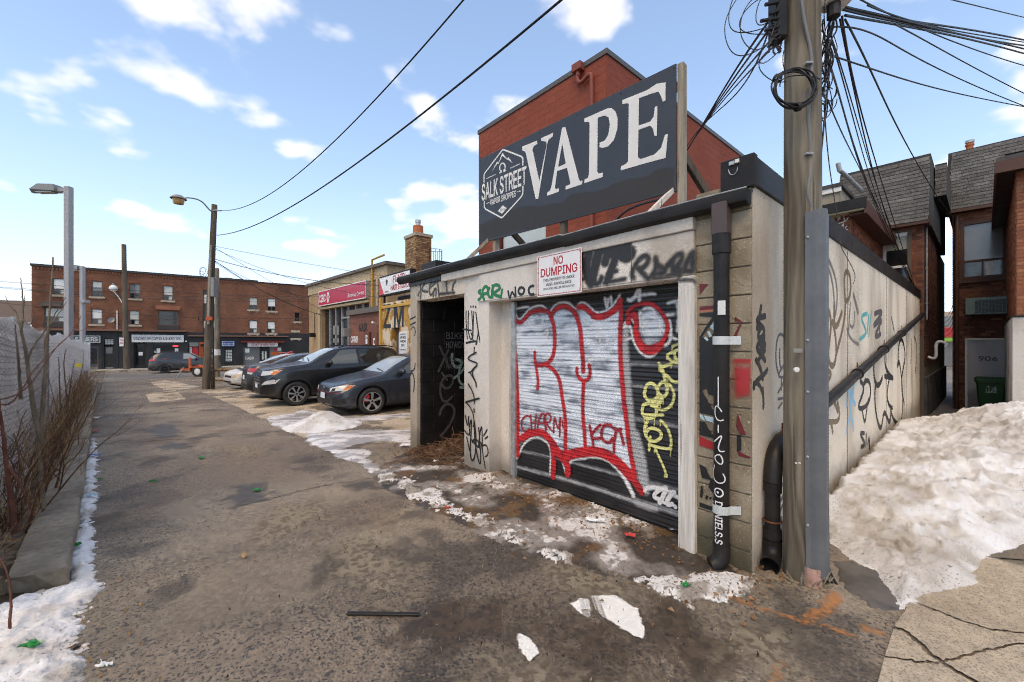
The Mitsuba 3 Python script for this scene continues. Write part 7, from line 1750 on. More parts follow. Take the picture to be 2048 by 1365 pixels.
t_ = text('CIBC', .46, 1.05, .004, True); t_.apply_translation([2.45, -.213, 4.06]); put('lettering', place(t_, FB), 'sign_white_bsdf', parent=bsg)
from shapely import affinity
lo_ = Polygon([(3.10, 4.35), (3.24, 4.66), (3.40, 4.66), (3.56, 4.35), (3.40, 4.04), (3.24, 4.04)]).difference(Polygon([(3.22, 4.35), (3.30, 4.54), (3.36, 4.54), (3.44, 4.35), (3.36, 4.16), (3.30, 4.16)]))
put('emblem', place(extr(affinity.translate(lo_, .55, -.06), .004, 'xz', -.217), FB), 'sign_white_bsdf', parent=bsg)
t_ = text('Banking Centre', .26, 1.95, .004, False); t_.apply_translation([6.7, -.213, 4.0]); put('lettering', place(t_, FB), 'sign_white_bsdf', parent=bsg)
bwn = put('window', place(box(2.3, 8.75, .2, .24, -.6, 3.66), FB), dk, parent=BA)
for s_ in (3.2, 4.1, 5.0, 5.9, 6.9, 7.8):
    put('mullion', place(box(s_, s_ + .09, .1, .198, -.6, 3.66), FB), 'galv_bsdf', parent=bwn)
put('transom', place(box(5.0, 8.75, .11, .197, 3.0, 3.08), FB), 'galv_bsdf', parent=bwn)
put('head', place(box(2.2, 8.85, -.12, .3, 3.663, 3.78), FB), 'tan_stone_bsdf', parent=BA)
put('pier', place(box(1.95, 2.29, -.12, .3, -1, 3.66), FB), 'tan_stone_bsdf', parent=BA)
put('wall_lamp', place(box(1.0, 1.25, -.35, 0, 2.0, 2.25, .03), FB), 'black_metal_bsdf', parent=BA)
put('lamp_conduit', place(tube([[1.12, -.04, 2.2], [1.12, -.04, 3.5]], .02, 5), FB), 'cable_bsdf', parent=BA)
M('yellow_paint_bsdf', pr((.52, .30, .035), .5))
put('gas_pipe', place(tube([[9.35, -.12, 1.0], [9.35, -.12, 5.0], [9.35, -.12, 5.7], [10.6, -.12, 5.75]], .05, 8), FB), 'yellow_paint_bsdf', parent=BA)
put('gas_pipe', place(tube([[1.8, -.12, 4.75], [1.8, -.12, 5.62], [.9, -.12, 5.64]], .05, 8), FBs), 'yellow_paint_bsdf', parent=BA)
put('riser', place(tube([[9.9, -.12, -1], [9.9, -.12, 4.7]], .06, 8), FB), 'stone_bsdf', parent=BA)
pk = thing('street_sign', 'blank grey back of a double sign on a post in front of the bank windows', 'sign')
q = see(672, 676, 22)
put('post', cyl([q[0], 22, -1], see(672, 642, 22), .035, 8), 'galv_bsdf', parent=pk)
for x0_, x1_, y0_, y1_ in ((666.5, 671.5, 643, 661), (673.5, 678, 643, 661), (666.5, 671.5, 668, 677), (673.5, 678, 668, 677)):
    a_, b_ = see(x0_, y1_, 21.9), see(x1_, y0_, 21.9)
    put('panel', box(a_[0], b_[0], 21.88, 21.92, a_[2], b_[2]), 'lamp_grey_bsdf', parent=pk)

# ---------------------------------------------------------------- brown block with graffiti, yellow shop wall, hair salon sign
BW = thing('brown_building', 'low brown painted building with white and black graffiti behind the parked cars', 'building')
A2, B2 = np.array([-7.0, 18.62]), np.array([-4.94, 16.25])
FW2 = frame(A2, B2) @ np.diag([1.25, 1.25, 1.25, 1])
FW2[2, 3] = -.4
put('wall', place(box(-.63, 2.42, 0, 4, -.9, 2.62), FW2), M('brown_paint_bsdf', pr(brick_tex((.155, .058, .037), (.19, .075, .05), (.11, .045, .03), float((B2 - A2)[0] / 3.14), float((B2 - A2)[1] / 3.14), .22, .075), .8)), parent=BW)
put('roof_edge', place(box(-.72, 2.46, -.10, 4, 2.622, 2.80), FW2), 'roof_edge_bsdf', parent=BW)
put('wall_pipe', place(cyl([1.32, -.06, .6], [1.32, -.06, 1.98], .05, 10), FW2), 'brown_paint_bsdf', parent=BW)
put('meter_box', place(box(-.72, -.50, -.25, -.0, 1.85, 2.15, .01), FW2), 'lamp_grey_bsdf', parent=BW)
for s_, z_, h_, w_, b_, txt in ((.30, 2.00, .30, .75, 'ink_black', 'MASK'), (-.5, 1.62, .24, .70, 'ink_white', 'CRMR'), (-.2, 1.38, .15, .55, 'ink_grey', 'SALERO'), (1.55, 1.35, .42, .14, 'ink_white', 'F'), (1.95, 1.35, .42, .40, 'ink_white', 'KW')):
    t_ = text(txt, h_, w_, .003, True); t_.apply_translation([s_, -.004, z_]); put('graffiti_lettering', place(t_, FW2), b_, parent=BW)
put('door', place(box(1.82, 2.38, -.012, .02, .0, 1.95), FW2), 'brick_3_bsdf', parent=BW)
put('notice', place(box(.92, 1.16, -.015, -.002, 1.58, 1.88), FW2), 'sign_white_bsdf', parent=BW)
t_ = text('NO', .07, .14, .002, True); t_.apply_translation([.97, -.016, 1.75]); put('notice_lettering', place(t_, FW2), 'sign_ink_bsdf', parent=BW)
cam_ = put('camera', place(cyl([1.92, -.05, 2.20], [2.14, -.28, 2.26], .035, 10), FW2), 'white_paint_bsdf', parent=BW)
YB = thing('yellow_shop', 'yellow and white painted shop wall with big black letters beside the brown building', 'building')
M('yellow_wall_bsdf', pr(mikit.proc(lambda p, n, uv: mix(mix(C(.46, .24, .035), C(.34, .16, .03), smoothstep(.4, .65, fbm(p.x * 3, p.y * 3, p.z * 3, 3))), C(.60, .50, .36), smoothstep(.50, .58, fbm(p.x * 5.1 + 4, p.y * 5.1, p.z * 2.6, 4)))), .6))
put('wall', place(extr(sbox(2.46, -.9, 6.2, 2.83).difference(sbox(3.24, -.9, 3.78, 2.06)), .3, 'xz', -.15), FW2), 'yellow_wall_bsdf', parent=YB)
put('body', place(box(2.46, 6.2, .15, 4, -.9, 2.83), FW2), 'yellow_wall_bsdf', parent=YB)
put('corner_post', place(box(2.50, 2.60, -.22, -.151, -.9, 3.0), FW2), 'yellow_paint_bsdf', parent=YB)
put('top_rail', place(box(2.46, 6.2, -.2, -.151, 2.66, 2.74), FW2), 'yellow_paint_bsdf', parent=YB)
yd = put('door', place(box(3.26, 3.76, .0, .06, -.9, 2.04), FW2), M('door_brown_bsdf', pr((.10, .05, .03), .6)), parent=YB)
put('pane', place(box(3.38, 3.66, -.012, -.002, .9, 1.9), FW2), 'grey_glass_bsdf', parent=yd)
for txt, s_, w_ in (('Z', 2.68, .52), ('M', 3.42, .62)):
    t_ = text(txt, .72, w_, .004, True); t_.apply_translation([s_, -.154, 2.06]); put('lettering', place(t_, FW2), 'ink_black', parent=YB)
ns = thing('parking_notice', 'white authorized parking only notice beside the brown door of the yellow shop', 'sign')
put('panel', place(box(3.80, 4.28, -.175, -.153, 1.30, 1.93, .004), FW2), 'sign_white_bsdf', parent=ns)
for k, (txt, h_) in enumerate((('PRIVATE PROPERTY', .03), ('AUTHORIZED', .07), ('PARKING', .07), ('ONLY', .07), ('VEHICLES WILL BE TOWED', .03))):
    w_ = {'ONLY': .2}.get(txt, .36)
    t_ = text(txt, h_, w_, .002, True); t_.apply_translation([4.04 - w_ / 2, -.177, 1.84 - k * .11]); put('lettering', place(t_, FW2), 'sign_ink_bsdf', parent=ns)
hs = thing('salon_sign', 'white hair salon sign with red lettering and a red wedge above the yellow wall', 'sign')
put('case', place(box(2.41, 4.5, -.18, -.002, 3.05, 3.66, .006), FW2), 'black_metal_bsdf', parent=hs)
put('face', place(box(2.45, 4.46, -.186, -.181, 3.09, 3.61), FW2), 'sign_white_bsdf', parent=hs)
put('wedge', place(extr(Polygon([(2.45, 3.09), (2.80, 3.09), (2.45, 3.60)]), .003, 'xz', -.191), FW2), M('wedge_red_bsdf', pr((.52, .045, .055), .4)), parent=hs)
put('emblem', place(extr(Polygon([(3.0 + .075 * math.cos(t_) * (1 if math.sin(t_) > -.3 else .5), 3.43 + .10 * math.sin(t_)) for t_ in nk]).difference(Point(3.04, 3.42).buffer(.03)), .003, 'xz', -.191), FW2), 'sign_ink_bsdf', parent=hs)
for txt, s_, z_, h_, w_ in (('FLAIR', 3.42, 3.38, .2, .75), ('HAIR STUDIO', 3.28, 3.16, .16, 1.12), ('TORONTO', 2.85, 3.13, .04, .26)):
    t_ = text(txt, h_, w_, .003, True); t_.apply_translation([s_, -.188, z_]); put('lettering', place(t_, FW2), 'sign_red_bsdf', parent=hs)
put('hanger', cat([place(box(2.6 + k * 1.2, 2.64 + k * 1.2, -.12, -.06, 2.83, 3.05), FW2) for k in range(1)]), 'black_metal_bsdf', parent=hs)
rb = thing('roof_plant', 'dark roof machinery under the hair salon sign', 'machinery')
put('cabinet', place(box(2.9, 4.6, .2, 1.2, 2.84, 3.05, .03), FW2), 'black_metal_bsdf', parent=rb)
put('duct', place(cyl([2.7, .3, 2.9], [3.3, .3, 2.9], .06, 10), FW2), 'galv_bsdf', parent=rb)

# chimney stack and ladder cage behind the garage
CH = thing('chimney_stack', 'tall tan brick chimney with an orange clay pot beyond the garage roof', 'chimney')
cc0 = see(832, 678, 18)[:2]
Fc1, Fc2 = frame(cc0 + U2 * 1.0, cc0), frame(cc0, cc0 + V2)
zt_ = see(0, 462, 18)[2]
put('core', cat([place(box(.01, .99, .006, .75, 2.0, zt_), Fc1)]), 'old_mortar_bsdf', parent=CH)
TB = [brick_bsdf('tan_piece_0_bsdf', (.22, .125, .06), (.30, .18, .09)), brick_bsdf('tan_piece_1_bsdf', (.17, .09, .045), (.22, .125, .07)), brick_bsdf('tan_piece_2_bsdf', (.33, .21, .10), (.38, .25, .13))]
courses(CH + '__core', 'brick', Fc1, 0, 1.0, 4.2, zt_, .22, .078, .014, TB, limit=120, seed=31)
courses(CH + '__core', 'brick', Fc2, 0, .76, 4.2, zt_, .22, .078, .014, TB, limit=90, seed=32)
put('cap', place(box(-.05, 1.05, -.06, .81, zt_ + .002, zt_ + .14, .01), Fc1), 'stone_bsdf', parent=CH)
pt_ = put('pot', place(lathe([(.23, zt_ + .14), (.225, zt_ + .56), (.18, zt_ + .56), (.18, zt_ + .4)], 18), mat4([*(cc0 + U2 * .48 + V2 * .36), 0], [1, 0, 0], [0, 1, 0], [0, 0, 1])), 'terracotta_bsdf', parent=CH, smooth=40)
put('cowl', place(lathe([(.11, zt_ + .54), (.11, zt_ + .70), (.13, zt_ + .71), (.13, zt_ + .83), (0, zt_ + .86)], 14), mat4([*(cc0 + U2 * .48 + V2 * .36), 0], [1, 0, 0], [0, 1, 0], [0, 0, 1])), 'steel_bsdf', parent=pt_, smooth=40)
LC = thing('ladder_cage', 'round black ladder cage rising beside the brick chimney', 'ladder')
lc = see(871, 500, 18.0)
lz0, lz1 = see(0, 521, 18)[2], see(0, 492, 18)[2]
for z_ in (lz0, lz1):
    put('hoop', tube([[lc[0] + .28 * math.cos(t_), 18 + .28 * math.sin(t_), z_] for t_ in np.linspace(0, 2 * np.pi, 28)], .011, 5, caps=False), 'black_metal_bsdf', parent=LC)
for k in range(9):
    t_ = k * 2 * np.pi / 9
    put('bar', cyl([lc[0] + .28 * math.cos(t_), 18 + .28 * math.sin(t_), lz0 - 1.5], [lc[0] + .28 * math.cos(t_), 18 + .28 * math.sin(t_), lz1], .012, 5), 'black_metal_bsdf', parent=LC)
# ---------------------------------------------------------------- parked cars
import manifold3d as m3
from scipy.interpolate import PchipInterpolator


def paint(name, c, rough=.22):
    a, b = np.array(c) * .92, np.array(c) * 1.1
    dust = (.16, .145, .125)

    def fn(p, n, uv):
        base = mix(C(*[float(q) for q in a]), C(*[float(q) for q in b]), noise(p.x * 3, p.y * 3, p.z * 3))
        low = smoothstep(.62, .0, p.z + .15) * smoothstep(.35, .7, fbm(p.x * 7, p.y * 7, p.z * 7, 3))
        return mix(base, C(*dust), low * .35)
    return M(name, pr(mikit.proc(fn), rough, clearcoat=1.0, clearcoat_gloss=.95, specular=.5))


paint('car_black_bsdf', (.007, .007, .008))
paint('car_blue_bsdf', (.016, .020, .028))
paint('car_grey_bsdf', (.030, .029, .032))
paint('car_white_bsdf', (.56, .55, .52), .3)
paint('car_suv_bsdf', (.017, .018, .021))
M('car_glass_bsdf', pr((.020, .024, .024), .05, specular=.8))
M('car_screen_bsdf', pr((.26, .28, .265), .08, specular=.9))  # pale base colour stands in for sky reflected in the glass
M('car_side_bsdf', pr((.085, .095, .088), .05, specular=.9))  # base lifted to paint in reflected light and a pale interior
M('lamp_clear_bsdf', pr((.55, .55, .53), .12, specular=.8))
M('lamp_amber_bsdf', pr((.60, .18, .02), .15, specular=.7))
M('lamp_red_bsdf', pr((.45, .012, .015), .12, specular=.8))
M('chrome_bsdf', pr((.62, .62, .62), .15, metallic=1.0))
M('alloy_bsdf', pr((.55, .55, .54), .32, metallic=.8))
M('trim_black_bsdf', pr((.014, .014, .014), .5))
M('gap_bsdf', pr((.003, .003, .003), .8))
M('tyre_bsdf', pr(speckled((.016, .016, .016), (.034, .032, .03), 9, 60), .8))
M('plate_bsdf', pr((.62, .66, .70), .4))


class Car:
    def __init__(self, name, label, Mx, L, Wd, top, belt, foh, wb, r, body, bottom=.20, plan=None, tumble=.42, scale=1.0):
        self.M = Mx @ np.diag([scale, scale, scale, 1.0])
        self.k = thing(name, label, 'car')
        self.top = PchipInterpolator(*np.array(top).T)
        self.belt = PchipInterpolator(*np.array(belt).T)
        plan = plan or [(0, .60), (.04, .72), (.12, .84), (.3, .93), (.65, .985), (1.2, 1), (L - 1, 1), (L - .35, .955), (L - .08, .87), (L, .78)]
        self.plan = PchipInterpolator(*np.array(plan).T)
        self.L, self.W, self.z0, self.tum = L, Wd / 2, bottom, tumble
        xs = np.unique(np.r_[np.linspace(0, .4, 12), np.linspace(.4, L - .4, 64), np.linspace(L - .4, L, 12)])
        rings = []
        for x in xs:
            y, z = self.section(x)
            rings.append(np.r_[np.stack([y * 0 + x, -y, z], 1), np.stack([y * 0 + x, y, z], 1)[::-1][1:-1]])
        R_ = np.array(rings)
        n_, k_ = R_.shape[:2]
        i, j = np.meshgrid(np.arange(n_ - 1), np.arange(k_), indexing='ij')
        q = np.stack([i * k_ + j, i * k_ + (j + 1) % k_, (i + 1) * k_ + (j + 1) % k_, (i + 1) * k_ + j], -1).reshape(-1, 4)
        f = np.vstack([q[:, [0, 2, 1]], q[:, [0, 3, 2]]])
        v = np.vstack([R_.reshape(-1, 3), R_[0].mean(0), R_[-1].mean(0)])
        c0, c1 = n_ * k_, n_ * k_ + 1
        j = np.arange(k_)
        f = np.vstack([f, np.stack([j, (j + 1) % k_, j * 0 + c0], 1), np.stack([(n_ - 1) * k_ + (j + 1) % k_, (n_ - 1) * k_ + j, j * 0 + c1], 1)])
        m_ = trimesh.Trimesh(v, f, process=True)
        if m_.volume < 0:
            m_.invert()
        man = m3.Manifold(m3.Mesh(np.asarray(m_.vertices, np.float32), np.asarray(m_.faces, np.uint32)))
        self.wx = (foh, foh + wb)
        for wx in self.wx:
            for s in (-1, 1):
                cy_ = m3.Manifold.cylinder(.34, r + .055, r + .055, 40).rotate([90, 0, 0]).translate([wx, s * (self.W + .06) + (.34 if s > 0 else 0) - (.28 if s > 0 else -.28), r + .01])
                man = man - cy_
        out = man.to_mesh()
        bm = trimesh.Trimesh(out.vert_properties[:, :3], out.tri_verts, process=False)
        self.body = self.add('body', bm, body, smooth=38)
        for wx in self.wx:
            for s in (-1, 1):
                pass
        self.r = r

    def section(self, x):
        w, zt, z0 = self.W * float(self.plan(x)), float(self.top(x)), self.z0
        rise = .10 * max(0, 1 - x / .35) + .12 * max(0, 1 - (self.L - x) / .4)
        z0 = z0 + rise
        zb = min(float(self.belt(x)), zt - .03)
        g = zt - zb
        yr = max(.95 * w - self.tum * g, .5 * w)
        pts = [(0, z0), (.6 * w, z0), (.90 * w, z0 + .015), (.965 * w, z0 + .08), (.99 * w, z0 + .22), (1.0 * w, z0 + .55 * (zb - z0)), (.985 * w, zb - .10 * (zb - z0)), (.95 * w, zb),
               (.95 * w + (yr - .95 * w) * .45, zb + .42 * g), (yr, zb + .82 * g), (yr - .09 * w, zb + .93 * g), (yr - .25 * w, zb + .975 * g), (.35 * w, zb + .995 * g), (0, zt)]
        p = np.array(pts)
        s = np.r_[0, np.cumsum(np.linalg.norm(np.diff(p, axis=0), axis=1))]
        u = np.linspace(0, 1, 44)
        si = np.interp(u, np.linspace(0, 1, len(s)), s)
        return np.interp(si, s, p[:, 0]), np.interp(si, s, p[:, 1])

    def add(self, name, m_, bsdf, parent=None, smooth=False, label=None):
        return put(name, place(m_, self.M), bsdf, parent=parent or self.k, smooth=smooth, label=label)

    def flat(self, poly, cell=.07):
        return sheet(poly, 0, cell, zf=lambda a, b: a * 0)

    def side(self, name, pts, bsdf, off=.004, both=True, parent=None, ctr=None):
        poly = Polygon(pts).buffer(0) if not hasattr(pts, 'geom_type') else pts
        m_ = self.flat(poly)
        v = np.array(m_.vertices)
        secs = {}
        y = np.zeros(len(v))
        for i, (x, z) in enumerate(v[:, :2]):
            kx = round(float(np.clip(x, 0, self.L)), 3)
            if kx not in secs:
                sy, sz = self.section(kx)
                secs[kx] = (np.maximum.accumulate(sz[1:] + np.arange(len(sz) - 1) * 1e-6), sy[1:])
            y[i] = np.interp(z, *secs[kx])
        out = []
        for s in ((-1, 1) if both else (-1,)):
            mm = trimesh.Trimesh(np.stack([v[:, 0], s * (y + off), v[:, 1]], 1), m_.faces if s < 0 else m_.faces[:, ::-1], process=False)
            out.append(self.add(name, mm, bsdf, parent=parent, smooth=True))
        return out

    def over(self, name, pts, bsdf, off=.006, parent=None):
        """a patch on the upper surface, outline in (x, y)"""
        m_ = self.flat(Polygon(pts).buffer(0))
        v = np.array(m_.vertices)
        z = np.zeros(len(v))
        for i, (x, y) in enumerate(v[:, :2]):
            sy, sz = self.section(float(np.clip(x, 0, self.L)))
            k0 = 16
            z[i] = np.interp(abs(y), sy[k0:][::-1] + np.arange(len(sy) - k0) * 1e-6, sz[k0:][::-1])
        return self.add(name, trimesh.Trimesh(np.stack([v[:, 0] - off * .5, v[:, 1], z + off], 1), m_.faces, process=False), bsdf, parent=parent, smooth=True)

    def front(self, name, pts, bsdf, off=.008, parent=None, rear=False, cell=.05):
        """a patch on the nose (or tail), outline in (y, z)"""
        poly = Polygon(pts).buffer(0) if not hasattr(pts, 'geom_type') else pts
        m_ = self.flat(poly, cell)
        v = np.array(m_.vertices)
        grid_x = np.r_[np.linspace(0, 1.2, 121)]
        if rear:
            grid_x = self.L - grid_x
        prof_ = []
        for x in grid_x:
            sy, sz = self.section(float(np.clip(x, 0, self.L)))
            prof_.append((np.maximum.accumulate(sz[1:] + np.arange(len(sz) - 1) * 1e-6), sy[1:], sz[-1], sz[0]))
        xo = np.zeros(len(v))
        for i, (y, z) in enumerate(v[:, :2]):
            gap = np.array([(np.interp(z, a, b) - abs(y)) if d - .02 <= z <= c + .003 else -.3 for a, b, c, d in prof_])
            ok = np.nonzero(gap > 0)[0]
            k = int(ok[0]) if len(ok) else len(grid_x) - 1
            if 0 < k:
                f_ = gap[k] / max(gap[k] - gap[k - 1], 1e-6)
                xo[i] = grid_x[k] + (grid_x[k - 1] - grid_x[k]) * np.clip(f_, 0, 1)
            else:
                xo[i] = grid_x[0]
        mm = trimesh.Trimesh(np.stack([xo + (off if rear else -off), v[:, 0], v[:, 1]], 1), m_.faces if rear else m_.faces[:, ::-1], process=False)
        return self.add(name, mm, bsdf, parent=parent, smooth=True)

    def pair(self, name, pts, bsdf, **k):
        self.front(name, pts, bsdf, **k)
        return self.front(name, [(-a, b) for a, b in pts], bsdf, **k)

    def wheels(self, spokes, rim, width=.2, style='split', red=False, steer=0.0):
        r = self.r
        for wi, wx in enumerate(self.wx):
            for s in (-1, 1):
                Q = mat4([wx, s * (self.W - .10), r], [1, 0, 0], [0, 0, 1], [0, s, 0]) if s < 0 else mat4([wx, s * (self.W - .10), r], [1, 0, 0], [0, 0, -1], [0, 1, 0])
                ty = lathe([(rim * .95, -width / 2), (r - .03, -width / 2), (r - .005, -width / 2 + .03), (r, -.05), (r, .05), (r - .006, width / 2 - .03), (r - .04, width / 2), (rim + .012, width / 2 - .004), (rim, width / 2 - .012), (rim - .014, width / 2 - .03), (rim - .02, -.02)], 40, Q)
                w = self.add('wheel', ty, 'tyre_bsdf', smooth=30)
                R_ = Point(0, 0).buffer(rim, 24).difference(Point(0, 0).buffer(rim - .022, 24))
                sp_ = [R_, Point(0, 0).buffer(rim * .24)]
                for k in range(spokes):
                    a = 2 * np.pi * k / spokes + .3
                    if style == 'split':
                        sp_.append(Polygon([(.25 * rim * math.cos(a - 1.6 / spokes), .25 * rim * math.sin(a - 1.6 / spokes)), (rim * .98 * math.cos(a - .85 / spokes), rim * .98 * math.sin(a - .85 / spokes)), (rim * .98 * math.cos(a + .85 / spokes), rim * .98 * math.sin(a + .85 / spokes)), (.25 * rim * math.cos(a + 1.6 / spokes), .25 * rim * math.sin(a + 1.6 / spokes))]))
                    else:
                        for d_ in (-.17, .17):
                            sp_.append(LineString([(0, 0), (rim * .97 * math.cos(a + d_), rim * .97 * math.sin(a + d_))]).buffer(rim * .062))
                g_ = extr(unary_union(sp_), .028, 'xy', width / 2 - .045)
                self.add('rim', place(g_, Q), 'alloy_bsdf' if style != 'black' else 'trim_black_bsdf', parent=w)
                self.add('brake', place(lathe([(rim * .72, width / 2 - .085), (0, width / 2 - .08)], 24), Q), 'gap_bsdf', parent=w)
                self.add('barrel', place(lathe([(rim - .012, -.06), (rim - .006, width / 2 - .02)], 28), Q), 'trim_black_bsdf', parent=w, smooth=True)
                self.add('hub_cap', place(lathe([(rim * .13, width / 2 - .02), (rim * .10, width / 2 - .008), (0, width / 2 - .006)], 14), Q), 'trim_black_bsdf', parent=w, smooth=30)
                if red and wi == 0:
                    a = 2.6
                    self.add('caliper', place(extr(Polygon([(rim * f_ * math.cos(t_), rim * f_ * math.sin(t_)) for f_, ts in ((.82, np.linspace(a - .6, a + .6, 8)), (.45, np.linspace(a + .6, a - .6, 8))) for t_ in ts]), .03, 'xy', width / 2 - .08), Q), 'neon_bsdf', parent=w)

    def under(self):
        self.add('underbody', box(.25, self.L - .25, -self.W * .72, self.W * .72, self.z0 - .03, self.z0 + .25), 'gap_bsdf')
        for wx in self.wx:
            self.add('wheel_well', box(wx - self.r - .03, wx + self.r + .03, -self.W * .7, self.W * .7, self.z0 + .1, self.z0 + self.r + .35), 'gap_bsdf')

    def mirror(self, x, z, bsdf):
        for s in (-1, 1):
            yb = self.W * .93
            m_ = trimesh.creation.icosphere(3, 1.0)
            m_.apply_scale([.075, .12, .075])
            m_.apply_translation([x, s * (yb + .10), z + .03])
            mk = self.add('mirror', m_, bsdf, smooth=True)
            self.add('mirror_arm', box(x - .03, x + .05, min(s * (yb - .08), s * (yb + .06)), max(s * (yb - .08), s * (yb + .06)), z - .05, z - .0), 'trim_black_bsdf', parent=mk)

    def seam(self, pts, w=.009):
        return self.side('panel_gap', LineString(pts).buffer(w / 2, 2), 'gap_bsdf', off=.002)


def heading(p_near_front_wheel, d, foh, W_, scale=1.0):
    """frame whose x runs from nose to tail along d, placed so that the near (-y) front wheel stands at the point"""
    d = np.array(d, float) / np.linalg.norm(d)
    y = np.array([-d[1], d[0]])
    o = np.array(p_near_front_wheel) - d * foh * scale + y * (W_ / 2 - .10) * scale
    return mat4([o[0], o[1], float(gz(*p_near_front_wheel)) - .0], [*d, 0], [*y, 0], [0, 0, 1])


# black compact SUV
c = Car('parked_car', 'black compact sport utility car with silver grille and pale headlights, second from the garage', heading((-5.98, 11.49), V2, .80, 1.77), 4.1, 1.77,
        [(0, .70), (.02, .90), (.07, 1.0), (.25, 1.055), (.65, 1.11), (1.12, 1.17), (1.55, 1.42), (1.95, 1.59), (2.4, 1.65), (3.2, 1.65), (3.75, 1.60), (3.90, 1.50), (4.04, 1.12), (4.10, .80)],
        [(0, .62), (.3, .92), (1.0, 1.05), (2, 1.08), (3.2, 1.14), (4.1, 1.0)], .80, 2.52, .335, 'car_black_bsdf', .23)
c.under(); c.wheels(7, .225, .2, 'split')
c.side('window', [(1.62, 1.13), (2.05, 1.53), (2.50, 1.56), (2.52, 1.13)], 'car_side_bsdf')
c.side('window', [(2.60, 1.13), (2.59, 1.56), (3.12, 1.55), (3.33, 1.19)], 'car_glass_bsdf')
c.side('window', [(3.22, 1.55), (3.62, 1.49), (3.80, 1.30), (3.40, 1.20)], 'car_glass_bsdf')
c.over('windscreen', [(1.17, -.66), (1.17, .66), (1.90, .52), (1.90, -.52)], 'car_screen_bsdf')
c.front('rear_window', [(-.5, 1.15), (.5, 1.15), (.45, 1.5), (-.45, 1.5)], 'car_glass_bsdf', rear=True)
hl = c.pair('headlight', [(.44, .84), (.80, .89), (.80, 1.0), (.47, .97)], 'lamp_clear_bsdf')
c.pair('indicator', [(.74, .88), (.80, .89), (.80, .99), (.75, .98)], 'lamp_amber_bsdf', off=.013)
c.pair('fog_lamp', [(.56, .60), (.82, .64), (.84, .77), (.66, .70)], 'lamp_clear_bsdf')
gk = c.front('grille', [(-.42, .70), (-.36, .62), (.36, .62), (.42, .70), (.42, .90), (.36, .96), (-.36, .96), (-.42, .90)], 'chrome_bsdf')
for z_ in (.66, .735, .81, .88):
    c.front('grille_slot', [(-.37, z_), (.37, z_), (.37, z_ + .05), (-.37, z_ + .05)], 'trim_black_bsdf', off=.013, parent=gk)
c.front('badge', [(.08 * math.cos(t_), .845 + .034 * math.sin(t_)) for t_ in nk], 'sign_blue_bsdf', off=.022, parent=gk)
c.front('lower_grille', [(-.55, .36), (.55, .36), (.48, .55), (-.48, .55)], 'trim_black_bsdf')
c.front('number_plate', [(-.16, .50), (.16, .50), (.16, .62), (-.16, .62)], 'plate_bsdf', off=.016)
c.side('sill', [(1.18, .25), (2.92, .25), (2.92, .42), (1.18, .42)], 'trim_black_bsdf')
for w_ in c.wx:
    a = np.linspace(-.15, np.pi + .15, 26)
    c.side('arch_trim', Polygon([(w_ + .392 * math.cos(t_), .345 + .392 * math.sin(t_)) for t_ in a] + [(w_ + .435 * math.cos(t_), .345 + .435 * math.sin(t_)) for t_ in a[::-1]]).intersection(sbox(0.02, .25, 4.08, 2)), 'trim_black_bsdf')
c.seam([(1.30, .43), (1.22, .75), (1.42, 1.10), (1.62, 1.13)]); c.seam([(2.56, .43), (2.56, 1.56)]); c.seam([(3.02, .75), (3.22, 1.0), (3.36, 1.18)]); c.seam([(.62, 1.0), (1.18, 1.09)])
for x_ in (2.28, 3.02):
    for s_ in (-1, 1):
        c.add('door_handle', box(x_, x_ + .17, s_ * .895 - .02, s_ * .895 + .02, .985, 1.015, .006), 'car_black_bsdf')
c.mirror(1.66, 1.14, 'car_black_bsdf')
for s_ in (-1, 1):
    c.add('roof_rail', tube([[2.0, s_ * .62, 1.60], [2.2, s_ * .62, 1.655], [3.5, s_ * .61, 1.655], [3.75, s_ * .6, 1.61]], .018, 8), 'trim_black_bsdf', smooth=40)
c.over('wiper', LineString([(1.20, -.55), (1.33, .05)]).buffer(.012).exterior.coords[:], 'trim_black_bsdf', off=.018)
c.over('wiper', LineString([(1.20, .05), (1.33, .55)]).buffer(.012).exterior.coords[:], 'trim_black_bsdf', off=.018)
c.pair('tail_light', [(.62, .95), (.80, .95), (.78, 1.12), (.62, 1.12)], 'lamp_red_bsdf', rear=True)

# dark blue grey hatchback
c = Car('parked_car', 'dark blue grey hatchback with red brake calipers, nearest the garage', heading((-3.436, 10.11), V2, .86, 1.79), 4.26, 1.79,
        [(0, .50), (.02, .64), (.07, .72), (.22, .775), (.6, .86), (1.18, .97), (1.6, 1.20), (2.0, 1.38), (2.45, 1.45), (3.1, 1.45), (3.65, 1.39), (3.85, 1.30), (4.14, .98), (4.24, .85), (4.26, .6)],
        [(0, .48), (.3, .66), (1.0, .85), (2, .90), (3.2, .95), (4.26, .85)], .86, 2.63, .325, 'car_blue_bsdf', .16)
c.under(); c.wheels(5, .232, .21, 'split', red=True)
c.side('window', [(1.58, .96), (2.08, 1.34), (2.58, 1.38), (2.58, .96)], 'car_side_bsdf')
c.side('window', [(2.66, .96), (2.65, 1.38), (3.15, 1.37), (3.36, 1.02)], 'car_glass_bsdf')
c.side('window', [(3.26, 1.36), (3.5, 1.31), (3.62, 1.16), (3.42, 1.04)], 'car_glass_bsdf')
c.over('windscreen', [(1.24, -.67), (1.24, .67), (1.96, .54), (1.96, -.54)], 'car_screen_bsdf')
c.front('rear_window', [(-.5, 1.02), (.5, 1.02), (.45, 1.3), (-.45, 1.3)], 'car_glass_bsdf', rear=True)
c.pair('headlight', [(.40, .58), (.815, .63), (.82, .74), (.68, .73), (.42, .66)], 'lamp_clear_bsdf')
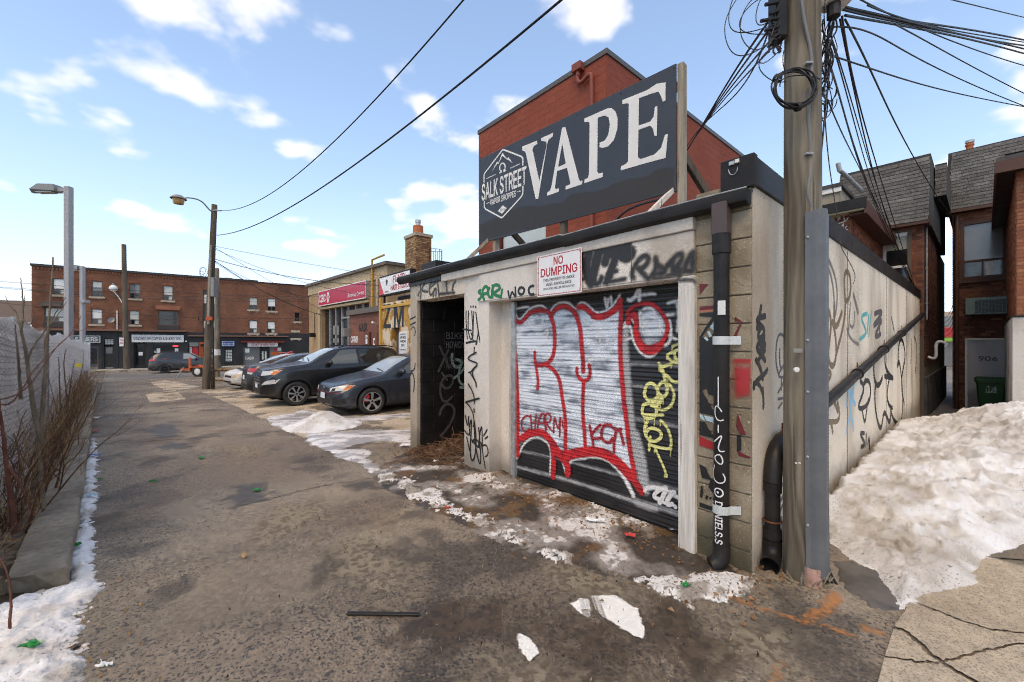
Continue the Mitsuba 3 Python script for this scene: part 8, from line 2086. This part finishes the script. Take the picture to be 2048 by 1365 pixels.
c.pair('headlight_reflector', [(.52, .60), (.62, .615), (.62, .68), (.54, .665)], 'trim_black_bsdf', off=.012)
c.pair('indicator', [(.76, .63), (.815, .635), (.82, .73), (.77, .73)], 'lamp_amber_bsdf', off=.013)
gk = c.front('grille', [(-.44, .565), (.44, .565), (.44, .655), (-.44, .655)], 'trim_black_bsdf')
c.front('red_strip', [(-.78, .556), (.78, .556), (.78, .564), (-.78, .564)], 'neon_bsdf', off=.012, parent=gk)
c.front('badge', Point(0, .61).buffer(.062).difference(Point(0, .61).buffer(.05)).union(LineString([(-.035, .645), (-.012, .575), (0, .61), (.012, .575), (.035, .645)]).buffer(.006)), 'chrome_bsdf', off=.018, parent=gk, cell=.02)
c.front('lower_grille', [(-.46, .24), (.46, .24), (.50, .42), (-.50, .42)], 'trim_black_bsdf')
c.pair('vent', [(.56, .27), (.84, .31), (.86, .43), (.60, .43)], 'trim_black_bsdf')
c.front('splitter', [(-.85, .205), (.85, .205), (.85, .235), (-.85, .235)], 'trim_black_bsdf', off=.012)
c.front('number_plate', [(-.16, .40), (.16, .40), (.16, .54), (-.16, .54)], 'plate_bsdf', off=.02)
c.seam([(1.32, .30), (1.28, .62), (1.42, .90), (1.58, .96)]); c.seam([(2.62, .30), (2.62, 1.36)]); c.seam([(.5, .72), (1.24, .88)]); c.seam([(3.10, .6), (3.22, .85), (3.38, 1.0)])
c.side('sill', [(1.25, .185), (3.1, .185), (3.1, .27), (1.25, .27)], 'trim_black_bsdf')
for x_ in (2.30, 3.06):
    for s_ in (-1, 1):
        c.add('door_handle', box(x_, x_ + .17, s_ * .905 - .02, s_ * .905 + .02, .835, .865, .006), 'car_blue_bsdf')
c.mirror(1.62, .985, 'car_blue_bsdf')
c.over('wiper', LineString([(1.27, -.6), (1.36, .0)]).buffer(.012).exterior.coords[:], 'trim_black_bsdf', off=.018)
c.pair('tail_light', [(.55, .78), (.84, .80), (.82, .95), (.6, .94)], 'lamp_red_bsdf', rear=True)

# dark grey saloon, its tail towards the lane: x still runs from the end at the lane inwards
sd = Car('parked_car', 'dark grey saloon showing its red tail lights, beyond the black compact', heading((-7.50, 13.65), V2, 1.0, 1.78), 4.6, 1.78,
         [(0, .60), (.03, .86), (.08, 1.03), (.2, 1.07), (.55, 1.10), (1.0, 1.24), (1.45, 1.38), (2.0, 1.44), (2.6, 1.43), (3.1, 1.30), (3.55, 1.02), (4.2, .88), (4.5, .76), (4.6, .5)],
         [(0, .6), (.3, .92), (1.0, .98), (2, .95), (3.4, .90), (4.6, .6)], 1.0, 2.7, .32, 'car_grey_bsdf', .19)
sd.under(); sd.wheels(5, .22, .2, 'twin')
sd.over('rear_window', [(.62, -.60), (.62, .60), (1.35, .50), (1.35, -.50)], 'car_glass_bsdf')
sd.side('window', [(1.0, 1.06), (1.45, 1.32), (1.95, 1.36), (1.95, 1.04)], 'car_glass_bsdf')
sd.side('window', [(2.03, 1.04), (2.03, 1.36), (2.55, 1.35), (3.05, 1.14), (3.1, 1.0)], 'car_glass_bsdf')
sd.over('windscreen', [(2.72, -.54), (2.72, .54), (3.5, .64), (3.5, -.64)], 'car_glass_bsdf')
sd.pair('tail_light', [(.40, .88), (.84, .86), (.86, .98), (.60, .99), (.40, .95)], 'lamp_red_bsdf')
sd.pair('reverse_light', [(.42, .80), (.70, .79), (.70, .85), (.42, .87)], 'lamp_clear_bsdf')
sd.front('boot_trim', [(-.40, .93), (.40, .93), (.40, .96), (-.40, .96)], 'chrome_bsdf')
sd.front('number_plate', [(-.16, .60), (.16, .60), (.16, .74), (-.16, .74)], 'plate_bsdf', off=.016)
sd.front('lower_bumper', [(-.78, .24), (.78, .24), (.74, .46), (-.74, .46)], 'trim_black_bsdf')
sd.seam([(1.0, .32), (1.0, .62), (1.3, 1.0)]); sd.seam([(1.99, .3), (1.99, 1.36)])
sd.mirror(2.95, 1.02, 'car_grey_bsdf')

# old white saloon by the leaning pole, nose to the lane
wd = np.array([.62, .785])
wo = see(455, 678, 16.9)[:2]
wc = Car('parked_car', 'old white saloon facing the lane behind the rusty yellow rail', mat4([wo[0], wo[1], float(gz(*wo)), ], [*wd, 0], [-wd[1], wd[0], 0], [0, 0, 1]), 4.4, 1.70,
         [(0, .45), (.02, .58), (.08, .68), (.3, .76), (.8, .86), (1.25, .95), (1.7, 1.20), (2.05, 1.35), (2.5, 1.42), (3.0, 1.38), (3.7, 1.08), (4.2, 1.02), (4.4, .6)],
         [(0, .44), (.3, .62), (1.0, .84), (2, .90), (3.4, .92), (4.4, .6)], .85, 2.6, .30, 'car_white_bsdf', .18)
wc.under(); wc.wheels(6, .20, .19, 'twin')
wc.over('windscreen', [(1.28, -.62), (1.28, .62), (2.02, .50), (2.02, -.50)], 'car_screen_bsdf')
wc.side('window', [(1.62, .96), (2.1, 1.30), (2.5, 1.34), (2.5, .95)], 'car_glass_bsdf')
wc.side('window', [(2.57, .95), (2.57, 1.34), (3.0, 1.30), (3.4, 1.0)], 'car_glass_bsdf')
wc.pair('headlight', [(.44, .48), (.80, .50), (.78, .66), (.50, .62)], M('lamp_old_bsdf', pr((.50, .40, .26), .3)))
wc.front('grille', [(-.36, .50), (.36, .50), (.36, .58), (-.36, .58)], 'trim_black_bsdf')
wc.front('lower_grille', [(-.45, .24), (.45, .24), (.42, .36), (-.42, .36)], 'trim_black_bsdf')
wc.over('bonnet_patch', [(.35, -.55), (.35, .1), (.8, -.0), (1.1, -.6), (.8, -.7)], 'trim_black_bsdf')
wc.mirror(1.6, .98, 'car_white_bsdf')
wc.add('roof_rack', cat([tube([[2.2, -.5, 1.46], [2.2, .5, 1.46]], .02, 6), tube([[2.3, -.15, 1.44], [2.5, -.1, 1.5]], .05, 6)]), 'lamp_red_bsdf')

# grey estate car driving past on the street
so = np.array([-25.9, 31.0])
sv = Car('passing_car', 'dark grey sport utility car on the street in front of the coffee shop', mat4([*(so - FD * 1.02 - FN * .80), ZS + .01], [*FD, 0], [FD[1] * -1, FD[0], 0], [0, 0, 1]) @ np.diag([.97, .97, .93, 1]), 4.6, 1.8,
         [(0, .7), (.03, .95), (.08, 1.12), (.25, 1.40), (.5, 1.60), (.9, 1.69), (2.0, 1.71), (2.5, 1.66), (3.3, 1.18), (3.6, 1.08), (4.2, 1.0), (4.5, .86), (4.6, .5)],
         [(0, .7), (.4, 1.12), (1.0, 1.10), (2, 1.05), (3.4, 1.0), (4.6, .6)], 1.02, 2.66, .345, 'car_suv_bsdf', .24)
sv.under(); sv.wheels(5, .22, .22, 'black')
sv.side('window', [(.55, 1.22), (.75, 1.52), (1.15, 1.60), (1.2, 1.18)], 'car_glass_bsdf')
sv.side('window', [(1.27, 1.17), (1.25, 1.60), (2.05, 1.62), (2.08, 1.13)], 'car_glass_bsdf')
sv.side('window', [(2.15, 1.13), (2.13, 1.61), (2.5, 1.58), (3.05, 1.17)], 'car_screen_bsdf')
sv.over('windscreen', [(2.55, -.55), (2.55, .55), (3.25, .66), (3.25, -.66)], 'car_screen_bsdf')
sv.pair('tail_light', [(.45, 1.0), (.84, 1.0), (.84, 1.18), (.6, 1.14)], 'lamp_red_bsdf')
sv.side('tail_light', [(.06, 1.0), (.48, 1.02), (.42, 1.15), (.1, 1.12)], 'lamp_red_bsdf')
sv.side('sill', [(1.4, .26), (3.25, .26), (3.25, .42), (1.4, .42)], 'trim_black_bsdf')
sv.mirror(2.95, 1.12, 'trim_black_bsdf')
for s_ in (-1, 1):
    sv.add('roof_rail', tube([[.8, s_ * .62, 1.72], [1.0, s_ * .62, 1.77], [2.2, s_ * .62, 1.77], [2.4, s_ * .62, 1.72]], .02, 6), 'trim_black_bsdf')

# small orange trailer at the end of the lane
TR = thing('trailer', 'small orange trailer with a white rimmed wheel and a jack leg by the street', 'trailer')
to = see(396, 678, 27.0)
tz = float(gz(to[0], 27.0))
Q = mat4([to[0], 27.0, tz + .36], [1, 0, 0], [0, 0, 1], [0, -1, 0])
tw_ = put('wheel', lathe([(.2, -.1), (.34, -.1), (.36, -.05), (.36, .05), (.34, .1), (.22, .1), (.2, .08)], 32, Q), 'tyre_bsdf', parent=TR, smooth=30)
put('rim', lathe([(.21, .07), (.16, .06), (.13, .09), (0, .095)], 24, Q), 'white_paint_bsdf', parent=tw_, smooth=30)
a = np.linspace(0, np.pi, 14)
put('mudguard', grid(np.stack([to[0] + .42 * np.cos(a)] * 2, 1), np.stack([a * 0 + 26.86, a * 0 + 27.14], 1), np.stack([tz + .38 + .40 * np.sin(a)] * 2, 1)), 'orange_bsdf', parent=TR, smooth=True)
put('frame', cat([box(to[0] - 1.3, to[0] + .5, 27.16, 27.24, tz + .42, tz + .52), box(to[0] - .45, to[0] + .5, 26.9, 28.2, tz + .60, tz + .70)]), 'orange_bsdf', parent=TR)
put('upright', box(to[0] - .62, to[0] - .52, 27.0, 27.1, tz + .5, tz + 1.25), 'orange_bsdf', parent=TR)
put('drawbar', beam([to[0] - .55, 27, tz + .55], [to[0] - 1.15, 27, tz + .30], .08, .08), 'orange_bsdf', parent=TR)
put('jack_leg', beam([to[0] - .85, 26.9, tz + .62], [to[0] - 1.25, 26.9, tz + .02], .05, .05), 'steel_bsdf', parent=TR)
# ---------------------------------------------------------------- white slatted chain link fence on the left
FEN = thing('fence', 'long chain link fence with white privacy slats along the left of the lane', 'fence')
fa = np.array([-3.05, 2.21]); fd = np.array([-.7, .713]); fd /= np.linalg.norm(fd)
FFn = frame(fa, fa + fd)                          # s away from the camera, n to the left (behind the fence)
LFN = 28.0
M('fence_white_bsdf', pr(speckled((.72, .68, .615), (.80, .765, .71), 3, 30, .3), .5))
M('fence_wire_bsdf', pr((.11, .093, .077), .6))


def f_top(s):
    return 1.83 - .23 * np.clip(s / 26, 0, 1.1) + .03 * np.sin(s * .8) + .02 * np.sin(s * 2.3 + 1)


def f_off(s):
    return .014 * np.sin(s * 1.1) + .006 * np.sin(s * 2.7 + 2)


def f_bot(s):
    q = fa + fd * s
    return float(gz(q[0], q[1])) + .05


pitch_f = .064
ns_ = int(LFN / pitch_f)
rest = []
for k in range(ns_):
    s = k * pitch_f
    zb, zt2 = f_bot(s), f_top(s)
    n_ = f_off(s)
    m_ = trimesh.Trimesh([[s - .026, n_ + .004, zb], [s, n_ - .003, zb], [s + .026, n_ + .004, zb], [s - .026, n_ + .004, zt2 - RNG.uniform(0, .02)], [s, n_ - .003, zt2], [s + .026, n_ + .004, zt2 - RNG.uniform(0, .02)],
                          [s - .026, n_ + .012, zb], [s + .026, n_ + .012, zb], [s - .026, n_ + .012, zt2], [s + .026, n_ + .012, zt2]],
                         [[0, 1, 4], [0, 4, 3], [1, 2, 5], [1, 5, 4], [2, 7, 9], [2, 9, 5], [6, 0, 3], [6, 3, 8], [7, 6, 8], [7, 8, 9], [3, 4, 8], [4, 9, 8], [4, 5, 9]], process=False)
    m_ = place(m_, FFn)
    if k < 300:
        put('slat', m_, 'fence_white_bsdf', parent=FEN)
    else:
        rest.append(m_)
put('slat_rest', cat(rest), 'fence_white_bsdf', parent=FEN, kind='stuff')
# chain link wire: zigzag strands, woven over the slats
V_, F_ = [], []
at_ = 0
rw = .0010
for k in range(-1, int(6.0 / pitch_f)):
    s = k * pitch_f
    zb, zt2 = f_bot(max(s, 0)), f_top(max(s, 0)) + .02
    nz_ = int((zt2 - zb) / pitch_f) + 1
    zz_ = zb + np.arange(nz_) * pitch_f
    ss_ = s + pitch_f * (np.arange(nz_) % 2)
    nn_ = f_off(ss_) - .010 - .004 * (np.arange(nz_) % 2)
    P_ = np.stack([ss_, nn_, zz_], 1)
    ring = np.array([[rw, 0, rw], [-rw, -rw * 1.4, 0], [0, rw, -rw]])
    V_.append((P_[:, None] + ring[None]).reshape(-1, 3))
    i_, j_ = np.meshgrid(np.arange(nz_ - 1), np.arange(3), indexing='ij')
    a_, b_ = i_ * 3 + j_, i_ * 3 + (j_ + 1) % 3
    F_.append(np.stack([np.stack([a_, b_, b_ + 3], -1), np.stack([a_, b_ + 3, a_ + 3], -1)], -2).reshape(-1, 3) + at_)
    at_ += nz_ * 3
put('wire_mesh', place(trimesh.Trimesh(np.vstack(V_), np.vstack(F_), process=False), FFn), 'fence_wire_bsdf', parent=FEN, kind='stuff')
rows = []
for k in range(33):
    ss_ = np.linspace(0, LFN, 120)
    q_ = fa[:, None] + fd[:, None] * ss_
    zr = gz(q_[0], q_[1]) + .10 + k * .0525
    zr = np.minimum(zr, f_top(ss_) - .02) + .004 * np.sin(ss_ * 5 + k)
    if k * .0525 + .1 < 1.78:
        rows.append(place(tube(np.stack([ss_, f_off(ss_) - .012, zr], 1), .0026, 3, caps=False), FFn))
put('lacing_wire', cat(rows), 'fence_wire_bsdf', parent=FEN, kind='stuff')  # added straight wires standing in for the dark rows of woven crossings
for s in (.3, 3.2, 6.2, 9.2, 12.2, 15.4, 18.6, 21.8, 25.0, 27.6):
    put('post', place(cyl([s, .06, f_bot(s) - .3], [s, .06, f_top(s) + .05], .03, 10), FFn), 'galv_bsdf', parent=FEN, smooth=40)
put('top_rail', place(tube([[s, .05 + f_off(s), f_top(s) - .04] for s in np.linspace(0, LFN, 60)], .02, 6), FFn), 'galv_bsdf', parent=FEN, smooth=True)
put('end_post', place(box(LFN - .1, LFN + .1, -.08, .12, -1, 1.62, .01), FFn), 'fence_white_bsdf', parent=FEN)
wp = thing('timber_post', 'short pale timber post at the far end of the kerb', 'post')
q = kerb_pt(25.0, .5)
put('post', box(q[0] - .11, q[0] + .11, q[1] - .11, q[1] + .11, -.8, float(gz(*q)) + .75, .015), 'pale_wood_bsdf', parent=wp)

# ---------------------------------------------------------------- bare shrubs, stems and weeds along the fence
M('bark_brown_bsdf', pr(speckled((.085, .046, .026), (.15, .085, .048), 12, 80), .8))
M('bark_red_bsdf', pr(speckled((.10, .035, .022), (.17, .065, .038), 12, 80), .8))
M('bark_grey_bsdf', pr(speckled((.12, .088, .058), (.20, .155, .105), 12, 80), .85))
M('straw_bsdf', pr(speckled((.30, .175, .075), (.42, .27, .13), 9, 50), .8))


def stem(base, d, length, r, rg, levels, out, bend=.25, kink=.10, tw=.3):
    n_ = max(5, int(length / .09))
    p = np.array(base, float)
    d = np.array(d, float); d /= np.linalg.norm(d)
    pts = [p.copy()]
    for k in range(n_):
        d = d + rg.normal(0, kink, 3) + np.array([0, 0, .05 * bend])
        d /= np.linalg.norm(d)
        p = p + d * length / n_
        pts.append(p.copy())
    pts = np.array(pts)
    rad = r * np.linspace(1, .35, len(pts))
    out.append(tube(pts, rad, 5 if r > .006 else 4))
    if levels > 0:
        for k in range(rg.integers(2, 5)):
            i_ = rg.integers(max(1, len(pts) // 4), len(pts) - 1)
            a = rg.normal(0, 1, 3); a -= a @ d * d
            nd2 = d * .75 + a / np.linalg.norm(a) * rg.uniform(.35, .8) + [0, 0, .25]
            stem(pts[i_], nd2, length * rg.uniform(.3, .55), rad[i_] * .6, rg, levels - 1, out, bend, kink)


def shrub(label, s, n, stems, h, r, mats, seed, levels=2, spread=.35, lean=(0, 0), group=None, name='bare_shrub', cat_='shrub'):
    rg = np.random.default_rng(seed)
    q = kerb_pt(s, n)
    k0 = thing(name, label, cat_, group)
    for i, m_ in enumerate(mats):
        out = []
        for j in range(stems):
            a = rg.uniform(0, 2 * np.pi)
            off_ = np.array([math.cos(a), math.sin(a)]) * rg.uniform(0, .10 + .02 * stems)
            b = [q[0] + off_[0], q[1] + off_[1], float(gz(*q)) + .05]
            d = [math.cos(a) * spread * rg.uniform(.2, 1) + lean[0], math.sin(a) * spread * rg.uniform(.2, 1) + lean[1], 1]
            stem(b, d, h * rg.uniform(.6, 1.1), r * rg.uniform(.6, 1.15) / (1 + .5 * i), rg, levels, out)
        put(('stems', 'twigs', 'shoots')[i], cat(out), m_, parent=k0, smooth=True)
    return k0


def custom(label, stems, mat_, name='bare_sapling', cat_='sapling'):
    """stems given as (points in pixels with depth, base radius)"""
    k0 = thing(name, label, cat_)
    out = []
    for pts, r in stems:
        p = spline([see(*a) for a in pts], 26)
        p[1:-1] += np.random.default_rng(int(pts[0][0] * 7 + pts[-1][1])).normal(0, .0015, (24, 3))
        out.append(tube(p, np.linspace(r, r * .3, 26), 6))
    put('stems', cat(out), mat_, parent=k0, smooth=True)
    return k0


custom('tallest grey brown sapling with forked top against the lamp post', [([(88, 1010, 3.75), (80, 900, 3.8), (86, 800, 3.85), (92, 700, 3.9), (100, 600, 3.95), (106, 506, 4.0)], .020), ([(86, 880, 3.82), (66, 800, 3.8), (55, 720, 3.8), (42, 650, 3.8), (28, 610, 3.8)], .022), ([(42, 655, 3.8), (46, 610, 3.8), (41, 548, 3.8)], .010), ([(46, 630, 3.8), (60, 640, 3.8), (66, 618, 3.8)], .008), ([(28, 612, 3.8), (18, 600, 3.8), (10, 582, 3.8)], .006), ([(46, 612, 3.8), (49, 592, 3.8), (50, 582, 3.8)], .006),
        ([(55, 720, 3.8), (70, 680, 3.85), (100, 640, 3.9), (133, 595, 4)], .009), ([(92, 700, 3.9), (96, 650, 3.95), (116, 610, 4.0), (132, 586, 4.0)], .008), ([(42, 790, 3.8), (36, 700, 3.8), (30, 640, 3.8)], .014)], 'bark_grey_bsdf')
custom("reddish brown sapling leaning at the left edge of the picture", [([(30, 1058, 3.3), (18, 960, 3.3), (6, 860, 3.3), (-6, 760, 3.3)], .022), ([(12, 920, 3.3), (40, 960, 3.3), (66, 1025, 3.35)], .012), ([(4, 800, 3.3), (30, 790, 3.3), (70, 730, 3.4), (120, 680, 3.5), (162, 622, 3.6)], .006), ([(0, 790, 3.3), (60, 760, 3.4), (110, 690, 3.5), (172, 650, 3.6)], .006)], 'bark_red_bsdf')
custom('single dark red shoot standing in the snow at lower left', [([(20, 1275, 2.25), (21, 1210, 2.25), (18, 1150, 2.25), (6, 1118, 2.25), (-6, 1090, 2.25)], .008)], 'bark_red_bsdf', 'weed_stem', 'weed')
custom('cluster of tall thin dark stems by the middle of the fence', [([(130, 860, 5.6), (133, 780, 5.6), (128, 720, 5.6), (133, 690, 5.6)], .012), ([(126, 860, 5.6), (120, 790, 5.6), (118, 720, 5.6), (116, 705, 5.6)], .012), ([(134, 850, 5.7), (140, 770, 5.7), (150, 710, 5.7)], .010), ([(140, 860, 5.8), (148, 790, 5.8), (162, 740, 5.8), (166, 690, 5.8)], .009), ([(122, 850, 5.6), (108, 790, 5.6), (94, 735, 5.6)], .008)], 'bark_brown_bsdf')
ORD = 'first second third fourth fifth sixth seventh eighth ninth tenth eleventh twelfth thirteenth fourteenth fifteenth sixteenth seventeenth eighteenth'.split()
SHR = [(1.75, .55, 15, 1.0, .012, 1), (2.6, .62, 18, 1.1, .011, 2), (1.35, .50, 9, .42, .008, 3)] + [(3.4 + .72 * k + .012 * k * k, .50 + .22 * (k % 3) / 2, 20, (.95, 1.15, .8, 1.05)[k % 4], .008, 10 + k) for k in range(18)]
for i, (s, n, st_n, h, r, sd) in enumerate(SHR):
    shrub(('bare brown shrub with broken lower twigs nearest the kerb end', 'second bare shrub from the kerb end, dense with rusty twigs', 'low tuft of broken straw coloured shoots at the kerb end')[i] if i < 3 else f'rusty bare shrub between kerb and fence, {ORD[i - 3]} behind the two nearest the kerb end',
          s, n, st_n, h, r, ['bark_brown_bsdf', ('bark_red_bsdf', 'straw_bsdf', 'straw_bsdf')[i % 3], 'straw_bsdf'], sd, 1 if i > 2 else 2, .42, (.10, -.08), 'shrubs along the fence' if i > 2 else None)
# dry grass and leaf litter on the soil
out = []
rg = np.random.default_rng(77)
for k in range(1500):
    s, n = rg.uniform(-2.0, 9) if k % 3 else rg.uniform(1, 6), rg.uniform(.30, 1.5)
    if s < 0: n = rg.uniform(.45, 1.6)
    q = kerb_pt(s, n)
    b = np.array([q[0], q[1], float(gz(*q)) + .02 + .08 * (s > .2)])
    d = np.array([rg.normal(0, .7), rg.normal(0, .7), rg.uniform(.05, .9) if s > .5 else rg.uniform(.02, .35)])
    out.append(tube([b, b + d * rg.uniform(.05, .16), b + d * rg.uniform(.16, .28) - [0, 0, .03]], [.0022, .0016, .0006], 3, caps=False))
put('dry_grass', cat(out), 'straw_bsdf', kind='stuff', label='dry straw coloured grass and twigs littering the soil by the fence')


def leaf_litter(name, pts, mat_, label, size=(.015, .045), seed=3):
    rg = np.random.default_rng(seed)
    ms = []
    for x, y, z in pts:
        L_ = rg.uniform(*size); w_ = L_ * rg.uniform(.35, .7)
        a = rg.uniform(0, 6.28)
        v = np.array([[-L_, 0, 0], [0, -w_, .006], [L_, 0, .003], [0, w_, .008], [0, 0, -.002]])
        v[:, 2] += rg.uniform(.0, .012) * np.sign(rg.normal(0, 1, 5))
        c_, s_ = math.cos(a), math.sin(a)
        v[:, :2] = v[:, :2] @ np.array([[c_, s_], [-s_, c_]])
        ms.append(trimesh.Trimesh(v + [x, y, z], [[0, 1, 4], [1, 2, 4], [2, 3, 4], [3, 0, 4]], process=False))
    put(name, cat(ms), mat_, kind='stuff', label=label)


pts = []
for k in range(700):
    s, n = rg.uniform(-1.8, 7), rg.uniform(.3, 1.6)
    q = kerb_pt(s, n)
    pts.append((q[0], q[1], float(gz(*q)) + .015 + .09 * sstep(-.5, .5, s)))
M('leaf_bsdf', pr(speckled((.16, .075, .03), (.30, .17, .08), 30, 90), .8))
leaf_litter('fallen_leaves', pts, 'leaf_bsdf', 'brown fallen leaves on the soil along the fence')
# dead vines heaped in the recess
out = []
for k in range(420):
    u, v = rg.uniform(3.5, 4.75), rg.uniform(-.35, .9)
    h = max(0, .34 * (1 - abs(u - 3.9) / .9)) * sstep(-.45, .25, v)
    b = W(u, v, float(gz(*W(u, v)[:2])) + rg.uniform(.0, 1) * h + .015)
    d = np.array([rg.normal(0, 1), rg.normal(0, 1), rg.normal(0, .28)]); d /= np.linalg.norm(d)
    L_ = rg.uniform(.12, .5)
    out.append(tube(spline([b - d * L_ / 2, b + rg.normal(0, .03, 3), b + d * L_ / 2], 6), [.005, .006, .006, .005, .004, .002], 4))
put('brush_heap', cat(out), M('vine_bsdf', pr(speckled((.10, .05, .025), (.21, .115, .06), 14, 70), .85)), smooth=True, label='heap of dead brown vines and twigs lying in the dark recess', cat='brush heap')
pts = []
for k in range(900):
    u, v = rg.uniform(-.2, 5.6), -abs(rg.normal(0, .45)) + .12
    q = W(u, v)
    pts.append((q[0], q[1], float(gz(q[0], q[1])) + .022))
leaf_litter('leaf_litter', pts, 'leaf_bsdf', 'brown leaf bits scattered along the foot of the garage', (.006, .022), 5)
pts = []
for k in range(1200):
    x, y = rg.uniform(-1.9, 1.6), rg.uniform(1.75, 7)
    pts.append((x, y, float(gz(x, y)) + .006))
leaf_litter('grit', pts[:700], M('grit_bsdf', pr((.34, .29, .22), .8)), 'pale grit scattered over the asphalt', (.002, .006), 6)
leaf_litter('grit', pts[700:], M('grit_dark_bsdf', pr((.03, .026, .022), .8)), 'dark grit scattered over the asphalt', (.003, .008), 7)
pts = [(*kerb_pt(rg.uniform(-1.6, -.05), rg.uniform(-.35, .1)), .012) for k in range(70)]
leaf_litter('grit', pts, M('ochre_bsdf', pr((.42, .22, .05), .8)), 'ochre leaf crumbs on the asphalt edge by the snow', (.003, .008), 8)

# ---------------------------------------------------------------- litter
M('glass_green_bsdf', pr((.02, .22, .045), .15, specular=.6))
M('paper_white_bsdf', pr((.72, .72, .70), .7))
M('paper_blue_bsdf', pr((.42, .60, .70), .7))
M('paper_blue2_bsdf', pr((.08, .22, .52), .6))
M('paper_red_bsdf', pr((.52, .06, .05), .6))
M('card_bsdf', pr((.38, .25, .13), .8))


def scrap(label, x, y, w_, d_, m_, seed, crumple=.02, base=.012, name='litter_scrap', cat_='litter', depth=None):
    rg = np.random.default_rng(seed)
    r = np.array([(x - 1024) / 830, 1, (678 - y) / 830])
    z = 0.0
    for _ in range(30):
        t_ = (EYE - z) / -r[2]; z = float(gz(r[0] * t_, t_))
    X, Y = np.meshgrid(np.linspace(-w_ / 2, w_ / 2, 7), np.linspace(-d_ / 2, d_ / 2, 6))
    Z = np.abs(rg.normal(0, crumple, X.shape)) + .003
    X = X + rg.normal(0, w_ * .07, X.shape); Y = Y + rg.normal(0, d_ * .07, X.shape)
    a = rg.uniform(-.5, .5)
    top = grid(X * math.cos(a) - Y * math.sin(a) + r[0] * t_, X * math.sin(a) + Y * math.cos(a) + t_, Z + z + base)
    put(name, top, m_, label=label, cat=cat_, smooth=False)


for i, a in enumerate((('bright green scrap of plastic lying in the middle of the lane', 514, 974, .095, .05, 'glass_green_bsdf'), ('small green scrap farther up the lane, left of centre', 403, 909, .09, .07, 'glass_green_bsdf'), ('thin green sliver on the lane', 306, 957, .09, .02, 'glass_green_bsdf'), ('small green scrap at the snowy foot of the kerb', 201, 952, .05, .03, 'glass_green_bsdf'),
                       ('green scrap half buried in the snow strip beside the kerb', 155, 1090, .05, .04, 'glass_green_bsdf', .03), ('green leafy scrap on the corner snow at lower left', 62, 1303, .085, .04, 'glass_green_bsdf', .05), ('tiny green scrap on the snow by the downpipe', 1372, 1172, .06, .035, 'glass_green_bsdf', .03),
                       ('pale blue crumpled wrapper on the snow beside the kerb', 186, 990, .11, .06, 'paper_blue_bsdf', .04), ('bright blue wrapper by the kerb farther up', 190, 907, .14, .07, 'paper_blue2_bsdf', .03), ('red wrapper on the kerb side snow far up the lane', 190, 856, .16, .08, 'paper_red_bsdf', .03),
                       ('crumpled white paper by the corner of the left pillar', 812, 886, .20, .12, 'paper_white_bsdf', .03), ('small white lump on the ice before the recess', 872, 919, .07, .05, 'paper_white_bsdf', .03), ('flat white rag at the foot of the shutter', 1190, 1040, .17, .06, 'paper_white_bsdf', .03), ('orange red scrap on the snow edge before the shutter', 897, 1019, .05, .03, 'paper_red_bsdf', .045),
                       ('faded red scrap in the slush before the shutter', 1260, 1072, .08, .05, 'paper_red_bsdf', .035), ('white torn packet at the right end of the shutter', 1352, 1058, .10, .03, 'paper_white_bsdf', .02), ('pale torn card on the asphalt at lower left', 212, 1326, .07, .025, 'paper_white_bsdf'), ('tan splintered card on the lane', 487, 1108, .06, .03, 'card_bsdf'),
                       ('white scrap on the snow beside the kerb, far up', 188, 830, .2, .1, 'paper_white_bsdf', .03), ('white rag lying in the slush left of the door', 1330, 1000, .01, .01, 'paper_white_bsdf'))):
    if i != 19:
        scrap(a[0], a[1], a[2], a[3], a[4], a[5], 100 + i, .012, a[6] if len(a) > 6 else .008)
put('metal_strip', box(-.155 * 0 - .93, -.50, 2.41, 2.435, .006, .018, .003), 'black_metal_bsdf', label='thin black metal strip lying flat on the asphalt', cat='strip')
scene['metal_strip']['to_world'] = ST(mat4([-.09, 0, 0], [1, -.02, 0], [.02, 1, 0], [0, 0, 1]))
yt_ = thing('yellow_tag', 'small bright yellow tag caught in the stems by the fence', 'tag')
q = see(156, 722, 6.2)
put('tag', box(q[0] - .04, q[0] + .045, q[1], q[1] + .004, q[2] - .025, q[2] + .025), M('tag_yellow_bsdf', pr((.75, .60, .02), .5)), parent=yt_)
# stones and clods along the kerb and at the foot of the pole
for i, (s, n, r) in enumerate(((.95, .45, .05), (2.1, .40, .035), (.3, .9, .07), (-.6, 1.1, .09), (.55, .55, .04))):
    m_ = trimesh.creation.icosphere(2, r); m_.vertices *= 1 + .5 * (meshkit.fbm(m_.vertices * 18 + i, 3, i)[:, None] - .5); m_.apply_scale([1.2, 1, .7])
    q = kerb_pt(s, n); m_.apply_translation([q[0], q[1], float(gz(*q)) + .11 + r * .3])
    put('stone', m_, 'kerb_bsdf', label='one of the loose rough stones on the soil behind the kerb', cat='stone', group='stones behind the kerb', smooth=True)
